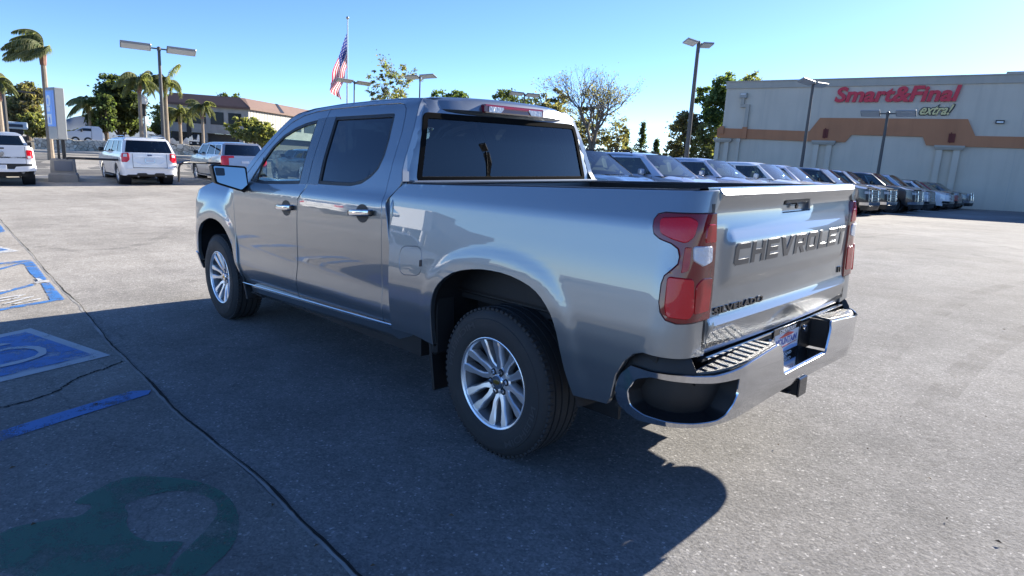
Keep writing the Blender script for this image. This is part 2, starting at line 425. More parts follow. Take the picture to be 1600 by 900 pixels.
# ---- wheel: local frame, axis along y, outer face towards +y
def wheel_meshes():
    R0 = .398
    tyre = MB()
    prof = [(.226, -.112), (.236, -.126), (.262, -.134), (.31, -.139), (.35, -.132), (.377, -.117), (.391, -.098), (.3955, -.085)]
    for gy in (-.072, -.026, .026, .072): prof += [(.3975, gy - .009), (.3975, gy - .006), (.3875, gy - .005), (.3875, gy + .005), (.3975, gy + .006)]
    prof += [(.3955, .085), (.391, .098), (.377, .117), (.352, .131), (.345, .1325), (.342, .1365), (.31, .139), (.285, .138), (.27, .134), (.262, .1335), (.255, .130), (.244, .127), (.237, .119)]
    tyre.lathe(prof, RUB, n=96, axis='y', cap=False)
    for k in range(72):           # shoulder blocks
        a = 2 * PI * k / 72
        for sy in (1, -1):
            R = Matrix.Rotation(a, 3, 'Y'); c = R @ Vector((0.3895, sy * .097, 0)); tyre.box(c, (.016, .030, .0225), RUB, R, ch=.003)
    let = MB(); V, F = fit_text('MICHELIN', 0, .34, 0, .032, bold=.01)
    for a0 in (0.35, 0.35 + PI):
        P = []
        for p in V:
            a = a0 + p[0] / .315; r = .3 + p[1]; P.append((math.sin(a) * r, .1395 + .0008, math.cos(a) * r))
        let.add(P, F, RUBL)
    rim = MB()
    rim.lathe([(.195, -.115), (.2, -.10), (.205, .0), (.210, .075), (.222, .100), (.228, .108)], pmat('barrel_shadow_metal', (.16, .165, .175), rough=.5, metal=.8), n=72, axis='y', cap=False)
    rim.lathe([(.228, .108), (.2325, .1235), (.2405, .1285), (.2445, .1265), (.245, .118)], MACH, n=72, axis='y', cap=False)
    sp = MB()
    def finger(a0, side):
        # path of a spoke finger from hub to rim in polar offsets
        st = [(.045, .004, .070, .040), (.075, .014, .078, .042), (.105, .029, .088, .034), (.150, .037, .099, .031), (.185, .043, .107, .044), (.208, .046, .112, .048), (.231, .047, .1165, .038)]
        V = []; Fc = []
        for r, off, y, w in st:
            c = off * side; ex = (math.sin(a0), math.cos(a0)); ey = (math.cos(a0), -math.sin(a0))
            for (lo, dy) in ((-w / 2 - .004, -.045), (-w / 2, -.008), (-w / 2 + .006, 0), (w / 2 - .006, 0), (w / 2, -.008), (w / 2 + .004, -.045)):
                q = c + lo; V.append((ex[0] * r + ey[0] * q, y + dy, ex[1] * r + ey[1] * q))
        n = 6
        for i in range(len(st) - 1):
            for k in range(n - 1): Fc.append((i * n + k, i * n + k + 1, (i + 1) * n + k + 1, (i + 1) * n + k))
        Fc.append(tuple(range((len(st) - 1) * n, len(st) * n)))
        b = len(sp.v); sp.v += V
        ka, kb = sp.mid(MACH), sp.mid(ALLOY)
        for f in Fc:
            sp.f.append(tuple(i + b for i in f)); k = (f[0] % n); sp.mi.append(ka if k in (1, 2, 3) and len(f) == 4 else kb)
    for k in range(6):
        a0 = 2 * PI * k / 6 + .12
        finger(a0, 1); finger(a0, -1)
    sp.lathe([(.084, .03), (.083, .066), (.076, .0745), (.05, .0765), (.042, .074)], MACH, n=36, axis='y', cap=False)
    cap = MB(); cap.lathe([(.040, .070), (.0395, .084), (.034, .0895), (.02, .0915), (0.0, .092)], CHR, n=32, axis='y')
    bow = MB(); bp = [(-.022, -.004), (-.020, -.009), (-.008, -.009), (-.007, -.012), (.009, -.012), (.009, -.009), (.021, -.009), (.022, .004), (.020, .009), (.008, .009), (.007, .012), (-.009, .012), (-.009, .009), (-.021, .009)]
    bow.prism(bp, .0915, .0935, pmat('gold_emblem', (.55, .38, .10), rough=.25, metal=.9), lambda a, b, c: (a, c, b))
    lug = MB(); lug.lathe([(.012, .05), (.012, .082), (.009, .088), (0, .0885)], CHR, n=6, axis='y')
    hub = MB(); [hub.lathe([(.019, .0755), (.019, .0772), (0, .0773)], UND, n=14, O=(math.sin(2 * PI * (k + .5) / 6 + .12) * .058, 0, math.cos(2 * PI * (k + .5) / 6 + .12) * .058), axis='y') for k in range(6)]; hub.lathe([(.165, -.02), (.165, .0), (.09, .004), (.088, .03), (0, .032)], STEEL, n=40, axis='y', cap=False)  # flat black discs painted in for the shaded lug pockets
    hub.lathe([(.20, -.06), (.20, -.055), (0, -.055)], UND, n=40, axis='y', cap=False)
    hub.box((.11, .0, .09), (.12, .09, .10), UND, ch=.02)
    return tyre, let, rim, sp, cap, bow, lug, hub
WM = wheel_meshes()
def make_wheel(parent, x, y, rz, spin):
    tyre, let, rim, sp, cap, bow, lug, hub = WM
    w = empty('wheel'); w.parent = parent; w.location = (x, y, .394)
    w.rotation_euler = (0, 0, rz)
    names = [('tyre', tyre), ('sidewall_lettering', let), ('rim', rim), ('spokes', sp), ('hub_cap', cap), ('bowtie_emblem', bow), ('brake_disc', hub)]
    R = Matrix.Rotation(spin, 4, 'Y')
    for n, mb in names:
        if not hasattr(mb, 'me'): o = mb.obj(n, w, 30); mb.me = o.data
        else: o = bpy.data.objects.new(n, mb.me); COL.objects.link(o); o.parent = w
        o.rotation_euler = R.to_euler()
    for k in range(6):
        if not hasattr(lug, 'me'): o = lug.obj('lug_nut', w, 30); lug.me = o.data
        else: o = bpy.data.objects.new('lug_nut', lug.me); COL.objects.link(o); o.parent = w
        a = 2 * PI * (k + .5) / 6 + .12 + spin; o.location = (math.sin(a) * .058, 0, math.cos(a) * .058)
    return w

def build_truck():
    T = empty('pickup_truck', M=Matrix(RT.tolist()).to_4x4())
    tag(T, 'silver grey crew cab pickup in the foreground with stamped tailgate lettering', 'pickup truck')
    # ---------------- bed sides
    bed_out = [(-.56, .50)] + ARCH_R[::-1][2:-2] + [(.476, .50), (.66, .515), (.885, .505), (.885, .8), (.90, 1.0), (.935, 1.19), (.957, 1.255), (.95, 1.285), (.885, 1.350), (.845, 1.375),
               (.4, 1.388), (-.46, 1.410), (-.93, 1.424), (-1.166, 1.431), (-1.172, 1.40), (-1.157, 1.353), (-1.15, 1.348)]
    tail_in = [(-1.15, 1.348), (-.93, 1.347), (-.897, 1.338), (-.884, 1.315), (-.886, 1.285), (-.896, 1.257), (-.925, 1.240), (-.975, 1.226), (-1.002, 1.208), (-1.012, 1.18), (-1.010, 1.153), (-.990, 1.130), (-.966, 1.105), (-.958, 1.07), (-.960, 1.0), (-.970, .960), (-.995, .930), (-1.04, .917), (-1.242, .912)]
    bed_out += tail_in[1:] + [(-1.238, .84), (-1.234, .764), (-1.114, .776), (-.92, .790), (-.875, .775), (-.835, .738), (-.79, .66), (-.765, .555), (-.74, .515)]
    fuel = fillet([(.563, .884), (.774, .860), (.790, 1.02), (.585, 1.043)], .06, 5)
    def b1(mb, sd):
        panel_mesh(mb, bed_out, fB(sd), PAINT, holes=[inset(fuel, -.004)] if sd > 0 else [], grid=.026, edge=.02, flip=sd > 0, flange=.03)
    sides = mirror_pair('bed_side', T, b1, 30)
    mb = MB(); panel_mesh(mb, fuel, fB(1), PAINT, grid=.03, flip=True, flange=.015); fd = mb.obj('fuel_door', sides[0], 30)
    mb = MB(); panel_mesh(mb, inset(fuel, -.02), lambda a, b, d: fB(1)(a, b, d + .02), BLKG, grid=.06, flip=True, flange=0); mb.obj('fuel_recess', sides[0])
    mb = MB(); panel_mesh(mb, [(.565, .935), (.59, .93), (.592, .965), (.57, .97)], lambda a, b, d: fB(1)(a, b, d - .002), BLKG, flip=True, flange=.002); mb.obj('finger_notch', fd)
    # rail caps
    def b2(mb, sd):
        xs = np.linspace(.835, -1.02, 22)
        def sec(x):
            z = float(np.interp(x, [-1.06, -.93, -.46, .4, .84], [1.431, 1.424, 1.410, 1.388, 1.377])); y = YB(z) - (.13 - math.sqrt(max(0, .0169 - max(0, -.93 - x) ** 2)))
            return [(x, (y - .012) * sd, z - .006), (x, (y - .013) * sd, z + .004), (x, (y - .022) * sd, z + .009), (x, (y - .085) * sd, z + .008), (x, (y - .095) * sd, z + .0), (x, (y - .095) * sd, z - .16 * (x > -1.0)), ]
        V = []; Fc = []
        for x in xs: V += sec(x)
        for i in range(len(xs) - 1):
            for k in range(5): q = (i * 6 + k, i * 6 + k + 1, i * 6 + k + 7, i * 6 + k + 6); Fc.append(q if sd > 0 else q[::-1])
        mb.add(V, Fc, BLK)
    mirror_pair('bed_rail_cap', T, b2, 40)
    mb = MB()           # bed tub
    mb.box((-.1, 0, .80), (1.92, 1.62, .02), BLK); mb.box((-.1, .80, 1.09), (1.92, .02, .58), BLK); mb.box((-.1, -.80, 1.09), (1.92, .02, .58), BLK)
    for sd in (1, -1): mb.box((-.03, sd * .66, .93), (1.0, .26, .26), BLK, ch=.05)
    for k in range(9): mb.box((-.1, -.6 + k * .15, .815), (1.9, .06, .012), BLK, ch=.004)
    mb.obj('bed_liner', T)
    mb = MB(); mb.box((.845, 0, 1.10), (.03, 1.72, .56), PAINT, ch=.008); mb.box((.842, 0, 1.385), (.055, 1.74, .024), PAINT, ch=.008); mb.obj('bed_front_wall', T)
    # ---------------- tail lights
    tail_out = [(-1.156, 1.342), (-.93, 1.341), (-.903, 1.333), (-.891, 1.315), (-.892, 1.287), (-.901, 1.262), (-.928, 1.246), (-.978, 1.232), (-1.008, 1.212), (-1.019, 1.18), (-1.016, 1.150), (-.995, 1.126), (-.972, 1.103), (-.965, 1.07), (-.966, 1.0), (-.976, .964), (-.999, .936), (-1.042, .923), (-1.236, .919), (-1.232, 1.0), (-1.218, 1.103), (-1.196, 1.22), (-1.182, 1.290)]
    tail_out = tail_out[::-1] if area(tail_out) < 0 else tail_out
    def t1(mb, sd):
        f = fB(sd); panel_mesh(mb, tail_out, lambda a, b, d: f(a, b, d - .006), REDD, grid=.02, edge=.015, flip=sd > 0, flange=.03, roll=.005)
    TL = mirror_pair('tail_light', T, t1, 40)
    for o, sd in zip(TL, (1, -1)):
        f = fB(sd)
        def sub(nm, poly, mat, d0, r=.012, roll=.006):
            poly = poly if area(poly) > 0 else poly[::-1]
            mb = MB(); panel_mesh(mb, fillet(poly, r, 3), lambda a, b, d: f(a, b, d - d0), mat, grid=.018, edge=.012, flip=sd > 0, flange=.012, roll=roll); mb.obj(nm, o, 40)
        sub('upper_lens', [(-.922, 1.321), (-1.022, 1.330), (-1.06, 1.313), (-1.056, 1.262), (-1.03, 1.236), (-.985, 1.247), (-.932, 1.268)], REDB, .014)
        sub('lower_lens', [(-.985, 1.10), (-1.079, 1.092), (-1.100, .966), (-1.085, .94), (-1.00, .95), (-.990, .984)], REDB, .014)
        sub('side_lens', [(-1.112, 1.300), (-1.168, 1.300), (-1.190, 1.23), (-1.112, 1.235)], RED, .010)
        sub('inner_lens', [(-1.030, 1.215), (-1.052, 1.215), (-1.055, 1.13), (-1.03, 1.12)], RED, .009, .004, .003)
        sub('corner_lens', [(-1.100, 1.068), (-1.130, 1.09), (-1.206, 1.085), (-1.212, .955), (-1.110, .955)], RED, .010)
        sub('reverse_lens', [(-1.062, 1.218), (-1.165, 1.214), (-1.178, 1.155), (-1.12, 1.143), (-1.070, 1.168)], CLR, .011, .008)
    # ---------------- tailgate
    def tgx(y, z):
        x = -np.interp(z, [.74, .78, .875, .890, .915, .96, 1.10, 1.112, 1.222, 1.262, 1.285, 1.33, 1.372, 1.41, 1.428, 1.445], [1.045, 1.050, 1.075, 1.077, 1.060, 1.057, 1.057, 1.057, 1.057, 1.057, 1.057, 1.050, 1.050, 1.072, 1.070, 1.045])
        # raised lettering field
        k = min(1, max(0, (.705 - abs(y)) / .05)); zz = np.interp(z, [1.04, 1.06, 1.222, 1.275, 1.30], [0, .012, .020, .0, 0.0]); return float(x - zz * k - .012 * (1 - (y / .78) ** 2))
    def fT(y, z, d=0.0): return (tgx(y, z) + d, y, z)
    edgeL = [(.752, 1.437), (.752, 1.40), (.775, 1.352), (.775, 1.34), (.771, .80), (.768, .764)]
    tg = [(-a, b) for a, b in edgeL[::-1]] + []
    tg = [(-.768, .764)] + [(.768, .764)] + edgeL[::-1][1:] + [(-a, b) for a, b in edgeL[:-1]]
    hand = fillet([(-.17, 1.318), (.17, 1.318), (.155, 1.378), (-.155, 1.378)], .015, 3)
    mb = MB(); panel_mesh(mb, tg, fT, PAINT, holes=[hand], grid=.022, edge=.02, flip=True, flange=.05, roll=.006)
    mb.box((-1.02, 0, 1.10), (.04, 1.5, .62), PAINT); mb.box((-1.035, 0, 1.428), (.05, 1.48, .012), BLK, ch=.004)
    TG = mb.obj('tailgate', T, 30)
    mb = MB(); panel_mesh(mb, inset(hand, -.006), lambda y, z, d: (tgx(0, 1.35) + .035 + d, y, z), BLK, flip=True, flange=0)
    mb.prism(hand, 0, .035, BLK, lambda a, b, c: (tgx(0, 1.35) + c, a, b)) if False else None
    mb.box((-1.052, 0, 1.366), (.022, .27, .022), BLKG, ch=.006); mb.lathe([(.012, 0), (.012, .008), (0, .009)], BLKG, n=16, O=(-1.064, 0.0, 1.345), axis='x')
    mb.obj('tailgate_handle', TG)
    # lettering: stamped letters, wide and bold
    word = 'CHEVROLET'; wch = [.128, .122, .118, .140, .128, .134, .112, .120, .112]; tot = sum(wch) + .022 * 8; y0 = .628; k = 1.275 / tot
    LET = pmat('stamped_letters', (0.055, 0.062, 0.072), rough=0.32, metal=.5, coat=.5)  # darker than the body paint, standing for the letters' dark reflections
    x = 0; q = []
    w_, h_, t_ = 1.0, 1.0, .24
    def glyph(c):   # unit strokes as polygons, width 1, height 1
        P = {'C': [[(1, 1), (.12, 1), (0, .88), (0, .12), (.12, 0), (1, 0), (1, .26), (.26, .26), (.26, .74), (1, .74)]],
             'H': [[(0, 0), (.25, 0), (.25, .38), (.75, .38), (.75, 0), (1, 0), (1, 1), (.75, 1), (.75, .62), (.25, .62), (.25, 1), (0, 1)]],
             'E': [[(0, 0), (1, 0), (1, .24), (.26, .24), (.26, .39), (.92, .39), (.92, .61), (.26, .61), (.26, .76), (1, .76), (1, 1), (0, 1)]],
             'V': [[(.36, 0), (.64, 0), (1, 1), (.73, 1), (.5, .32), (.27, 1), (0, 1)]],
             'L': [[(0, 0), (1, 0), (1, .25), (.26, .25), (.26, 1), (0, 1)]],
             'T': [[(.37, 0), (.63, 0), (.63, .75), (1, .75), (1, 1), (0, 1), (0, .75), (.37, .75)]]}
        if c == 'O': return ([(.12, 0), (.88, 0), (1, .12), (1, .88), (.88, 1), (.12, 1), (0, .88), (0, .12)], [[(.26, .25), (.74, .25), (.74, .75), (.26, .75)]])
        if c == 'R': return ([(0, 0), (.25, 0), (.25, .34), (.46, .34), (.70, 0), (1, 0), (.72, .37), (.9, .37), (1, .47), (1, .88), (.88, 1), (0, 1)], [[(.26, .56), (.74, .56), (.74, .77), (.26, .77)]])
        return (P[c][0], [])
    lz0, lz1 = 1.122, 1.212
    for c, wc in zip(word, wch):
        wc_ = wc * k; oa, ho = glyph(c); mb = MB()
        tr = lambda P: [(-( y0 - x - a * wc_), lz0 + b * (lz1 - lz0)) for a, b in P]
        # work in (-y) so that text reads left to right seen from behind
        f = lambda a, b, d: (tgx(-a, b) - .003 + min(d, .0035), -a, b)
        o2 = tr(oa); h2 = [tr(h) for h in ho]
        panel_mesh(mb, o2, f, LET, holes=h2, grid=.03, edge=.03, flange=.004, roll=.001, flip=False)
        ro = inset(o2, -.0042)
        f2 = lambda a, b, d: (tgx(-a, b) - .0012 + min(d, .002), -a, b)
        panel_mesh(mb, ro, f2, PAINT, holes=[o2], grid=.05, edge=.03, flange=.002, roll=.0005, flip=False)
        mb.obj('tailgate_letter', TG, 30)
        x += wc_ + .022 * k
    # model badge and trim badge
    V, F = fit_text('SILVERADO', -.735, -.300, .928, .955, bold=.03, space=1.1)
    mb = MB(); mb.add([(tgx(-a, b) - .006, -a, b) for a, b, c in V], F, BLKG); mb.add([(tgx(-a, b) - .0005, -a, b) for a, b, c in V], F, BLKG)
    V3, F3 = text_mesh('SILVERADO', bold=.03, ext=.1, space=1.1); a0, b0 = V3[:, :2].min(0), V3[:, :2].max(0)
    mb.add([(tgx(-(-.735 + (p[0] - a0[0]) / (b0[0] - a0[0]) * .435), .94) - .003 - p[2] * .03, -(-.735 + (p[0] - a0[0]) / (b0[0] - a0[0]) * .435), .926 + (p[1] - a0[1]) / (b0[1] - a0[1]) * .030) for p in V3], F3, BLKG)
    mb.obj('model_badge', TG, None)
    V3, F3 = text_mesh('LT', bold=.03, ext=.1, space=1.1); a0, b0 = V3[:, :2].min(0), V3[:, :2].max(0); mb = MB()
    mb.add([(tgx(-.69, .965) - .004 - p[2] * .03, -(.665 + (p[0] - a0[0]) / (b0[0] - a0[0]) * .05), .952 + (p[1] - a0[1]) / (b0[1] - a0[1]) * .032) for p in V3], F3, BLKG)
    mb.obj('trim_badge', TG, None)
    # ---------------- cab side frame
    dtop = [(1.003, 1.262), (1.022, 1.53), (1.038, 1.682), (1.066, 1.785), (1.085, 1.825), (1.125, 1.851), (1.20, 1.861), (1.524, 1.863), (2.06, 1.857), (2.25, 1.845), (2.42, 1.822), (2.58, 1.778), (2.72, 1.70), (2.86, 1.585), (2.99, 1.465), (3.12, 1.345), (3.20, 1.29), (3.285, 1.235)]
    outer = [(3.42, 1.262), (3.30, 1.312), (3.175, 1.388), (3.06, 1.492), (2.936, 1.597), (2.784, 1.722), (2.66, 1.803), (2.54, 1.845), (2.355, 1.878), (1.985, 1.897), (1.533, 1.901), (1.15, 1.897), (1.0, 1.888), (.965, 1.85), (.93, 1.7), (.90, 1.45), (.872, 1.39), (.880, 1.362), (.955, 1.292), (.966, 1.262), (.943, 1.19), (.907, 1.0), (.893, .8), (.893, .505)]
    ring = [(.992, .515), (.999, .62), (.999, .776), (.989, 1.1), (.990, 1.209)] + [(a - .006 if a < 1.1 else a, b + (.006 if a > 1.1 else .002)) for a, b in dtop] + outer
    ring = ring if area(ring) > 0 else ring[::-1]
    mirror_pair('cab_frame', T, lambda mb, sd: panel_mesh(mb, ring, fC(sd), PAINT, grid=.03, edge=.02, flip=sd > 0, flange=.05), 30)
    mirror_pair('cab_corner', T, lambda mb, sd: panel_mesh(mb, [(.80, .52), (.985, .52), (.985, 1.36), (.84, 1.385)], lambda a, b, d: fC(sd)(a, b, d + .016), PAINT, grid=.1, flip=sd > 0, flange=0), 30)
    # ---------------- doors
    split = [(2.050, 1.857), (2.048, 1.797), (2.004, 1.33), (2.02, 1.28), (2.09, 1.215), (2.104, 1.06), (2.125, .8), (2.175, .47)]
    rdoor = [(1.004, .515), (2.172, .470)] + [(a - .003, b) for a, b in split[::-1][1:]] + dtop[:8][::-1] + [(.995, 1.209), (.995, 1.1), (1.006, .776), (1.003, .62)]
    fdoor = [(2.180, .470), (3.226, .424), (3.228, .517), (3.242, .63), (3.266, .766), (3.276, 1.03), (3.282, 1.225)] + dtop[::-1][:10] + [(a + .004, b) for a, b in split[:-1]]
    dlo_f = [(3.000, 1.309), (2.94, 1.388), (2.856, 1.489), (2.778, 1.589), (2.65, 1.678), (2.50, 1.733), (2.34, 1.768), (2.169, 1.787), (2.122, 1.322), (2.40, 1.308), (2.764, 1.296)]
    dlo_r = [(1.929, 1.800), (1.857, 1.332), (1.60, 1.334), (1.42, 1.338), (1.30, 1.358), (1.21, 1.402), (1.150, 1.455), (1.130, 1.53), (1.140, 1.62), (1.183, 1.800)]
    dlo_f = fillet(dlo_f, .02, 3); dlo_r = fillet(dlo_r, .02, 3)
    for nm, outl, dlo, gm in (('front_door', fdoor, dlo_f, GCLR), ('rear_door', rdoor, dlo_r, GPRIV)):
        outl = outl if area(outl) > 0 else outl[::-1]; dlo = dlo if area(dlo) > 0 else dlo[::-1]
        gap_o = fillet(inset(outl, -.014), .01, 2); outl = inset(outl, .0025)
        D = mirror_pair(nm, T, lambda mb, sd: panel_mesh(mb, outl, fC(sd), PAINT, holes=[dlo], grid=.028, edge=.022, flip=sd > 0, flange=.03), 30)
        for o, sd in zip(D, (1, -1)):
            f = fC(sd)
            mb = MB(); panel_mesh(mb, inset(dlo, -.003), lambda a, b, d: f(a, b, d + .002), BLK, holes=[inset(dlo, .022)], grid=.05, edge=.03, flip=sd > 0, flange=.012); mb.obj('window_seal', o)
            gl = inset(dlo, .018); mb = MB()
            panel_mesh(mb, gl, lambda a, b, d: f(a, b, .011 + d), gm, grid=.08, edge=.05, flip=sd > 0, flange=0); mb.obj('side_window', o)
            mb = MB(); panel_mesh(mb, gap_o, lambda a, b, d: f(a, b, .007 + d), BLK, holes=[inset(outl, .012)], grid=.06, edge=.03, flip=sd > 0, flange=0); mb.obj('gap_backing', o)  # black backing added so the door gaps look dark
            # handle
            hx0, hx1, hz0, hz1 = ((2.405, 2.150, 1.138, 1.150) if nm == 'front_door' else (1.345, 1.085, 1.176, 1.192))
            cx = (hx0 + hx1) / 2; cz = (hz0 + hz1) / 2
            mb = MB(); cup = [(cx - .005 + .075 * math.cos(t), cz - .004 + .058 * math.sin(t)) for t in np.linspace(0, 2 * PI, 20)[:-1]]
            panel_mesh(mb, cup, lambda a, b, d: f(a, b, -.0015 + d), BLK, flip=sd > 0, flange=0, grid=.05); hc = mb.obj('handle_cup', o)
            mb = MB(); V = []
            xs = np.linspace(hx0, hx1, 9); yb = YC(cz)
            for i, xx in enumerate(xs):
                t = i / 8; zc = hz0 + (hz1 - hz0) * t; dy = .042 - .02 * (2 * t - 1) ** 4 - (.02 if i in (0, 8) else 0)
                for a, b in ((.014, -.020), (.0, -.013), (-.003, 0), (.0, .013), (.014, .020), (.022, 0)):
                    V.append((xx, (yb + dy - a) * sd, zc + b))
            Fc = [(i * 6 + k, i * 6 + (k + 1) % 6, (i + 1) * 6 + (k + 1) % 6, (i + 1) * 6 + k) for i in range(8) for k in range(6)] + [tuple(range(6)), tuple(range(48, 54))]
            mb.add(V, Fc, CHR); mb.box((hx0 - .01, (yb + .012) * sd, hz0), (.03, .03, .034), BLKG, ch=.006); mb.box((hx1 + .01, (yb + .012) * sd, hz1), (.03, .03, .034), BLKG, ch=.006)
            mb.obj('door_handle', o)
            if nm == 'front_door':
                mb = MB(); panel_mesh(mb, [(2.060, 1.800), (2.012, 1.326), (2.125, 1.322), (2.174, 1.792)][::-1], lambda a, b, d: f(a, b, -.002 + d), TRIMG, flip=sd > 0, flange=.003, grid=.08); mb.obj('pillar_trim', o)
                mb = MB(); panel_mesh(mb, [(2.99, 1.312), (2.93, 1.40), (2.875, 1.455), (2.865, 1.304)][::-1], lambda a, b, d: f(a, b, .003 + d), TRIMG, flip=sd > 0, flange=.004, grid=.08); mb.obj('quarter_trim', o)
                mb = MB(); mb.tube([f(2.87, 1.30, .006), f(2.862, 1.50, .006)], .009, BLK, n=6); mb.obj('window_divider', o)
                mirror_arm(o, sd)
            else:
                mb = MB(); panel_mesh(mb, [(2.044, 1.800), (1.998, 1.326), (1.855, 1.330), (1.925, 1.803)], lambda a, b, d: f(a, b, -.002 + d), TRIMG, flip=sd > 0, flange=.003, grid=.08); mb.obj('pillar_trim', o)
    # ---------------- fenders with nose
    fo = [(3.238, .43)] + [p for p in ARCH_F[::-1] if p[1] > .45] + [(4.195, .58), (4.32, .60), (4.46, .62), (4.46, .80), (4.36, .83), (4.36, 1.06), (4.33, 1.155), (4.20, 1.205), (3.986, 1.262), (3.82, 1.283), (3.6, 1.285), (3.44, 1.262), (3.291, 1.243), (3.287, 1.225), (3.282, 1.03), (3.273, .766), (3.249, .63), (3.235, .517)]
    fo = fo if area(fo) > 0 else fo[::-1]
    mirror_pair('front_fender', T, lambda mb, sd: panel_mesh(mb, fo, fF(sd), PAINT, grid=.03, edge=.022, flip=sd > 0, flange=.03), 30)
    def hz(x, y):
        ze = np.interp(x, [3.3, 3.44, 3.6, 3.82, 3.986, 4.2, 4.33, 4.62], [1.25, 1.262, 1.285, 1.283, 1.262, 1.205, 1.15, 1.08]); w = YF(ze)
        u = min(1, abs(y) / w); return ze + .035 * (1 - u ** 4) + .022 * (sst((abs(y) - .42) / .12) - 1) * (1 if abs(y) < .9 else 0)
    mb = MB(); xs = np.linspace(3.40, 4.60, 24)
    def hf(x, v):
        ze = float(np.interp(x, [3.3, 3.44, 3.6, 3.82, 3.986, 4.2, 4.33, 4.62], [1.25, 1.262, 1.285, 1.283, 1.262, 1.205, 1.15, 1.08])); w = YF(ze) - .006 - max(0, x - 4.28) * .75
        y = v * w; xx = x - (.06 * v * v if x > 4.4 else 0); return (xx, y, float(hz(x, y)))
    mb.grid(hf, xs, np.linspace(-1, 1, 41), PAINT, flip=True); mb.obj('hood', T, 40)
    for sd in (1, -1):
        mb = MB(); f = fF(sd)
        L_ = [(4.365, .835), (4.70, .835), (4.70, 1.05), (4.365, 1.07)]; panel_mesh(mb, L_, lambda a, b, d: f(a, b, d + .004), CLR, grid=.05, flip=sd > 0, flange=.02)
        panel_mesh(mb, [(4.34, .665), (4.73, .665), (4.73, .838), (4.34, .838)], lambda a, b, d: f(a, b, d + .008), CLR, grid=.05, flip=sd > 0, flange=.02)  # lower panel added to close a gap that let sunlight through
        mb.obj('headlight', T)
    mb = MB(); f = fF(1); g2 = fF(-1)
    for sd in (1, -1):
        f = fF(sd); panel_mesh(mb, [(4.71, .66), (5.39, .66), (5.39, 1.08), (4.71, 1.06)], lambda a, b, d: f(a, b, d + .02), BLK, grid=.06, flip=sd > 0, flange=.02)
        for zz in (.75, .85, .95, 1.03): panel_mesh(mb, [(4.72, zz), (5.385, zz), (5.385, zz + .035), (4.72, zz + .035)], lambda a, b, d: f(a, b, d - .005), CHR, grid=.06, flip=sd > 0, flange=.02)
    mb.obj('grille', T)
    mb = MB()
    for sd in (1, -1):
        f = fF(sd); panel_mesh(mb, [(4.20, .42), (5.39, .42), (5.39, .675), (4.47, .675), (4.47, .60), (4.20, .57)], lambda a, b, d: f(a, b, d - .012), CHR2, grid=.04, flip=sd > 0, flange=.03)
        panel_mesh(mb, [(4.22, .30), (5.39, .20), (5.39, .425), (4.22, .425)], lambda a, b, d: f(a, b, d + .02), BLK, grid=.05, flip=sd > 0, flange=.03)
    mb.obj('front_bumper', T)
    # ---------------- roof, glass, back wall
    oz = sorted([(a, b) for a, b in outer if b > 1.79 and a > .96]); ox = [p[0] for p in oz]; ozz = [p[1] for p in oz]
    def rf(x, v):
        ze = float(np.interp(x, ox, ozz)) - .004; ye = YC(ze) + .002; y = v * ye
        return (x - .05 * (1 - v * v) * (1 if x < 1.1 else 0) + .07 * (1 - v * v) * (1 if x > 2.6 else 0), y, ze + .030 * (1 - abs(v) ** 2.6))
    mb = MB(); mb.grid(rf, np.r_[np.linspace(1.0, 2.4, 16), np.linspace(2.45, 2.66, 5)], np.linspace(-1, 1, 31), PAINT, flip=True); mb.obj('roof', T, 40)
    mb = MB()
    def wf(t, v):
        x0, z0 = 2.655, 1.800; x1, z1 = 3.40, 1.262; x = x0 + (x1 - x0) * t; z = float(np.interp(x, [2.655, 2.784, 2.936, 3.06, 3.175, 3.30, 3.42], [1.800, 1.718, 1.592, 1.487, 1.383, 1.308, 1.26]))
        ye = YC(z) - .012; b = (1 - v * v); return (x + b * (.07 + .16 * t), v * ye, z + .028 * b * (1 - t) + .01 * b)
    mb.grid(wf, np.linspace(0, 1, 14), np.linspace(-1, 1, 21), GWS, flip=True); mb.obj('windshield', T, 40)
    mb = MB(); mb.box((3.47, 0, 1.235), (.22, 1.5, .03), BLK); mb.obj('cowl', T)
    def bx(z): return float(np.interp(z, [1.0, 1.36, 1.45, 1.7, 1.85, 1.9], [.88, .890, .903, .933, .968, 1.0]))
    def fBk(y, z, d=0.0): return (bx(z) - .035 * (1 - (abs(y) / .9) ** 2) + .05 * max(0, (abs(y) - (YC(z) - .05)) / .05) ** 2 * .5 + d, y, z)
    zz = np.linspace(1.0, 1.88, 18)
    bo = [(YC(z) - .012, z) for z in zz] + [(-(YC(z) - .012), z) for z in zz[::-1]]
    bo = bo if area(bo) > 0 else bo[::-1]
    gw = fillet([(-.785, 1.395), (.785, 1.395), (.695, 1.788), (-.695, 1.788)], .03, 4)
    mb = MB(); panel_mesh(mb, bo, fBk, PAINT, holes=[gw], grid=.05, edge=.04, flip=True, flange=.01); mb.obj('cab_back_wall', T, 30)
    mb = MB(); panel_mesh(mb, inset(gw, -.004), lambda a, b, d: fBk(a, b, .003 + d), GREAR, grid=.07, edge=.05, flip=True, flange=0); RW = mb.obj('rear_window', T, 60)
    mb = MB(); panel_mesh(mb, inset(gw, -.012), lambda a, b, d: fBk(a, b, d - .005), pmat('rubber_seal', (.01, .01, .01), rough=.95, spec=.05), holes=[inset(gw, .020)], grid=.06, edge=.04, flip=True, flange=.006); mb.obj('window_seal', RW)
    mb = MB(); sec = [(1.12, 1.893), (1.03, 1.893), (.99, 1.889), (.957, 1.873), (.934, 1.826), (.938, 1.812), (.966, 1.788), (1.02, 1.788)]
    ys = np.linspace(-.68, .68, 33); V = []; Fc = []
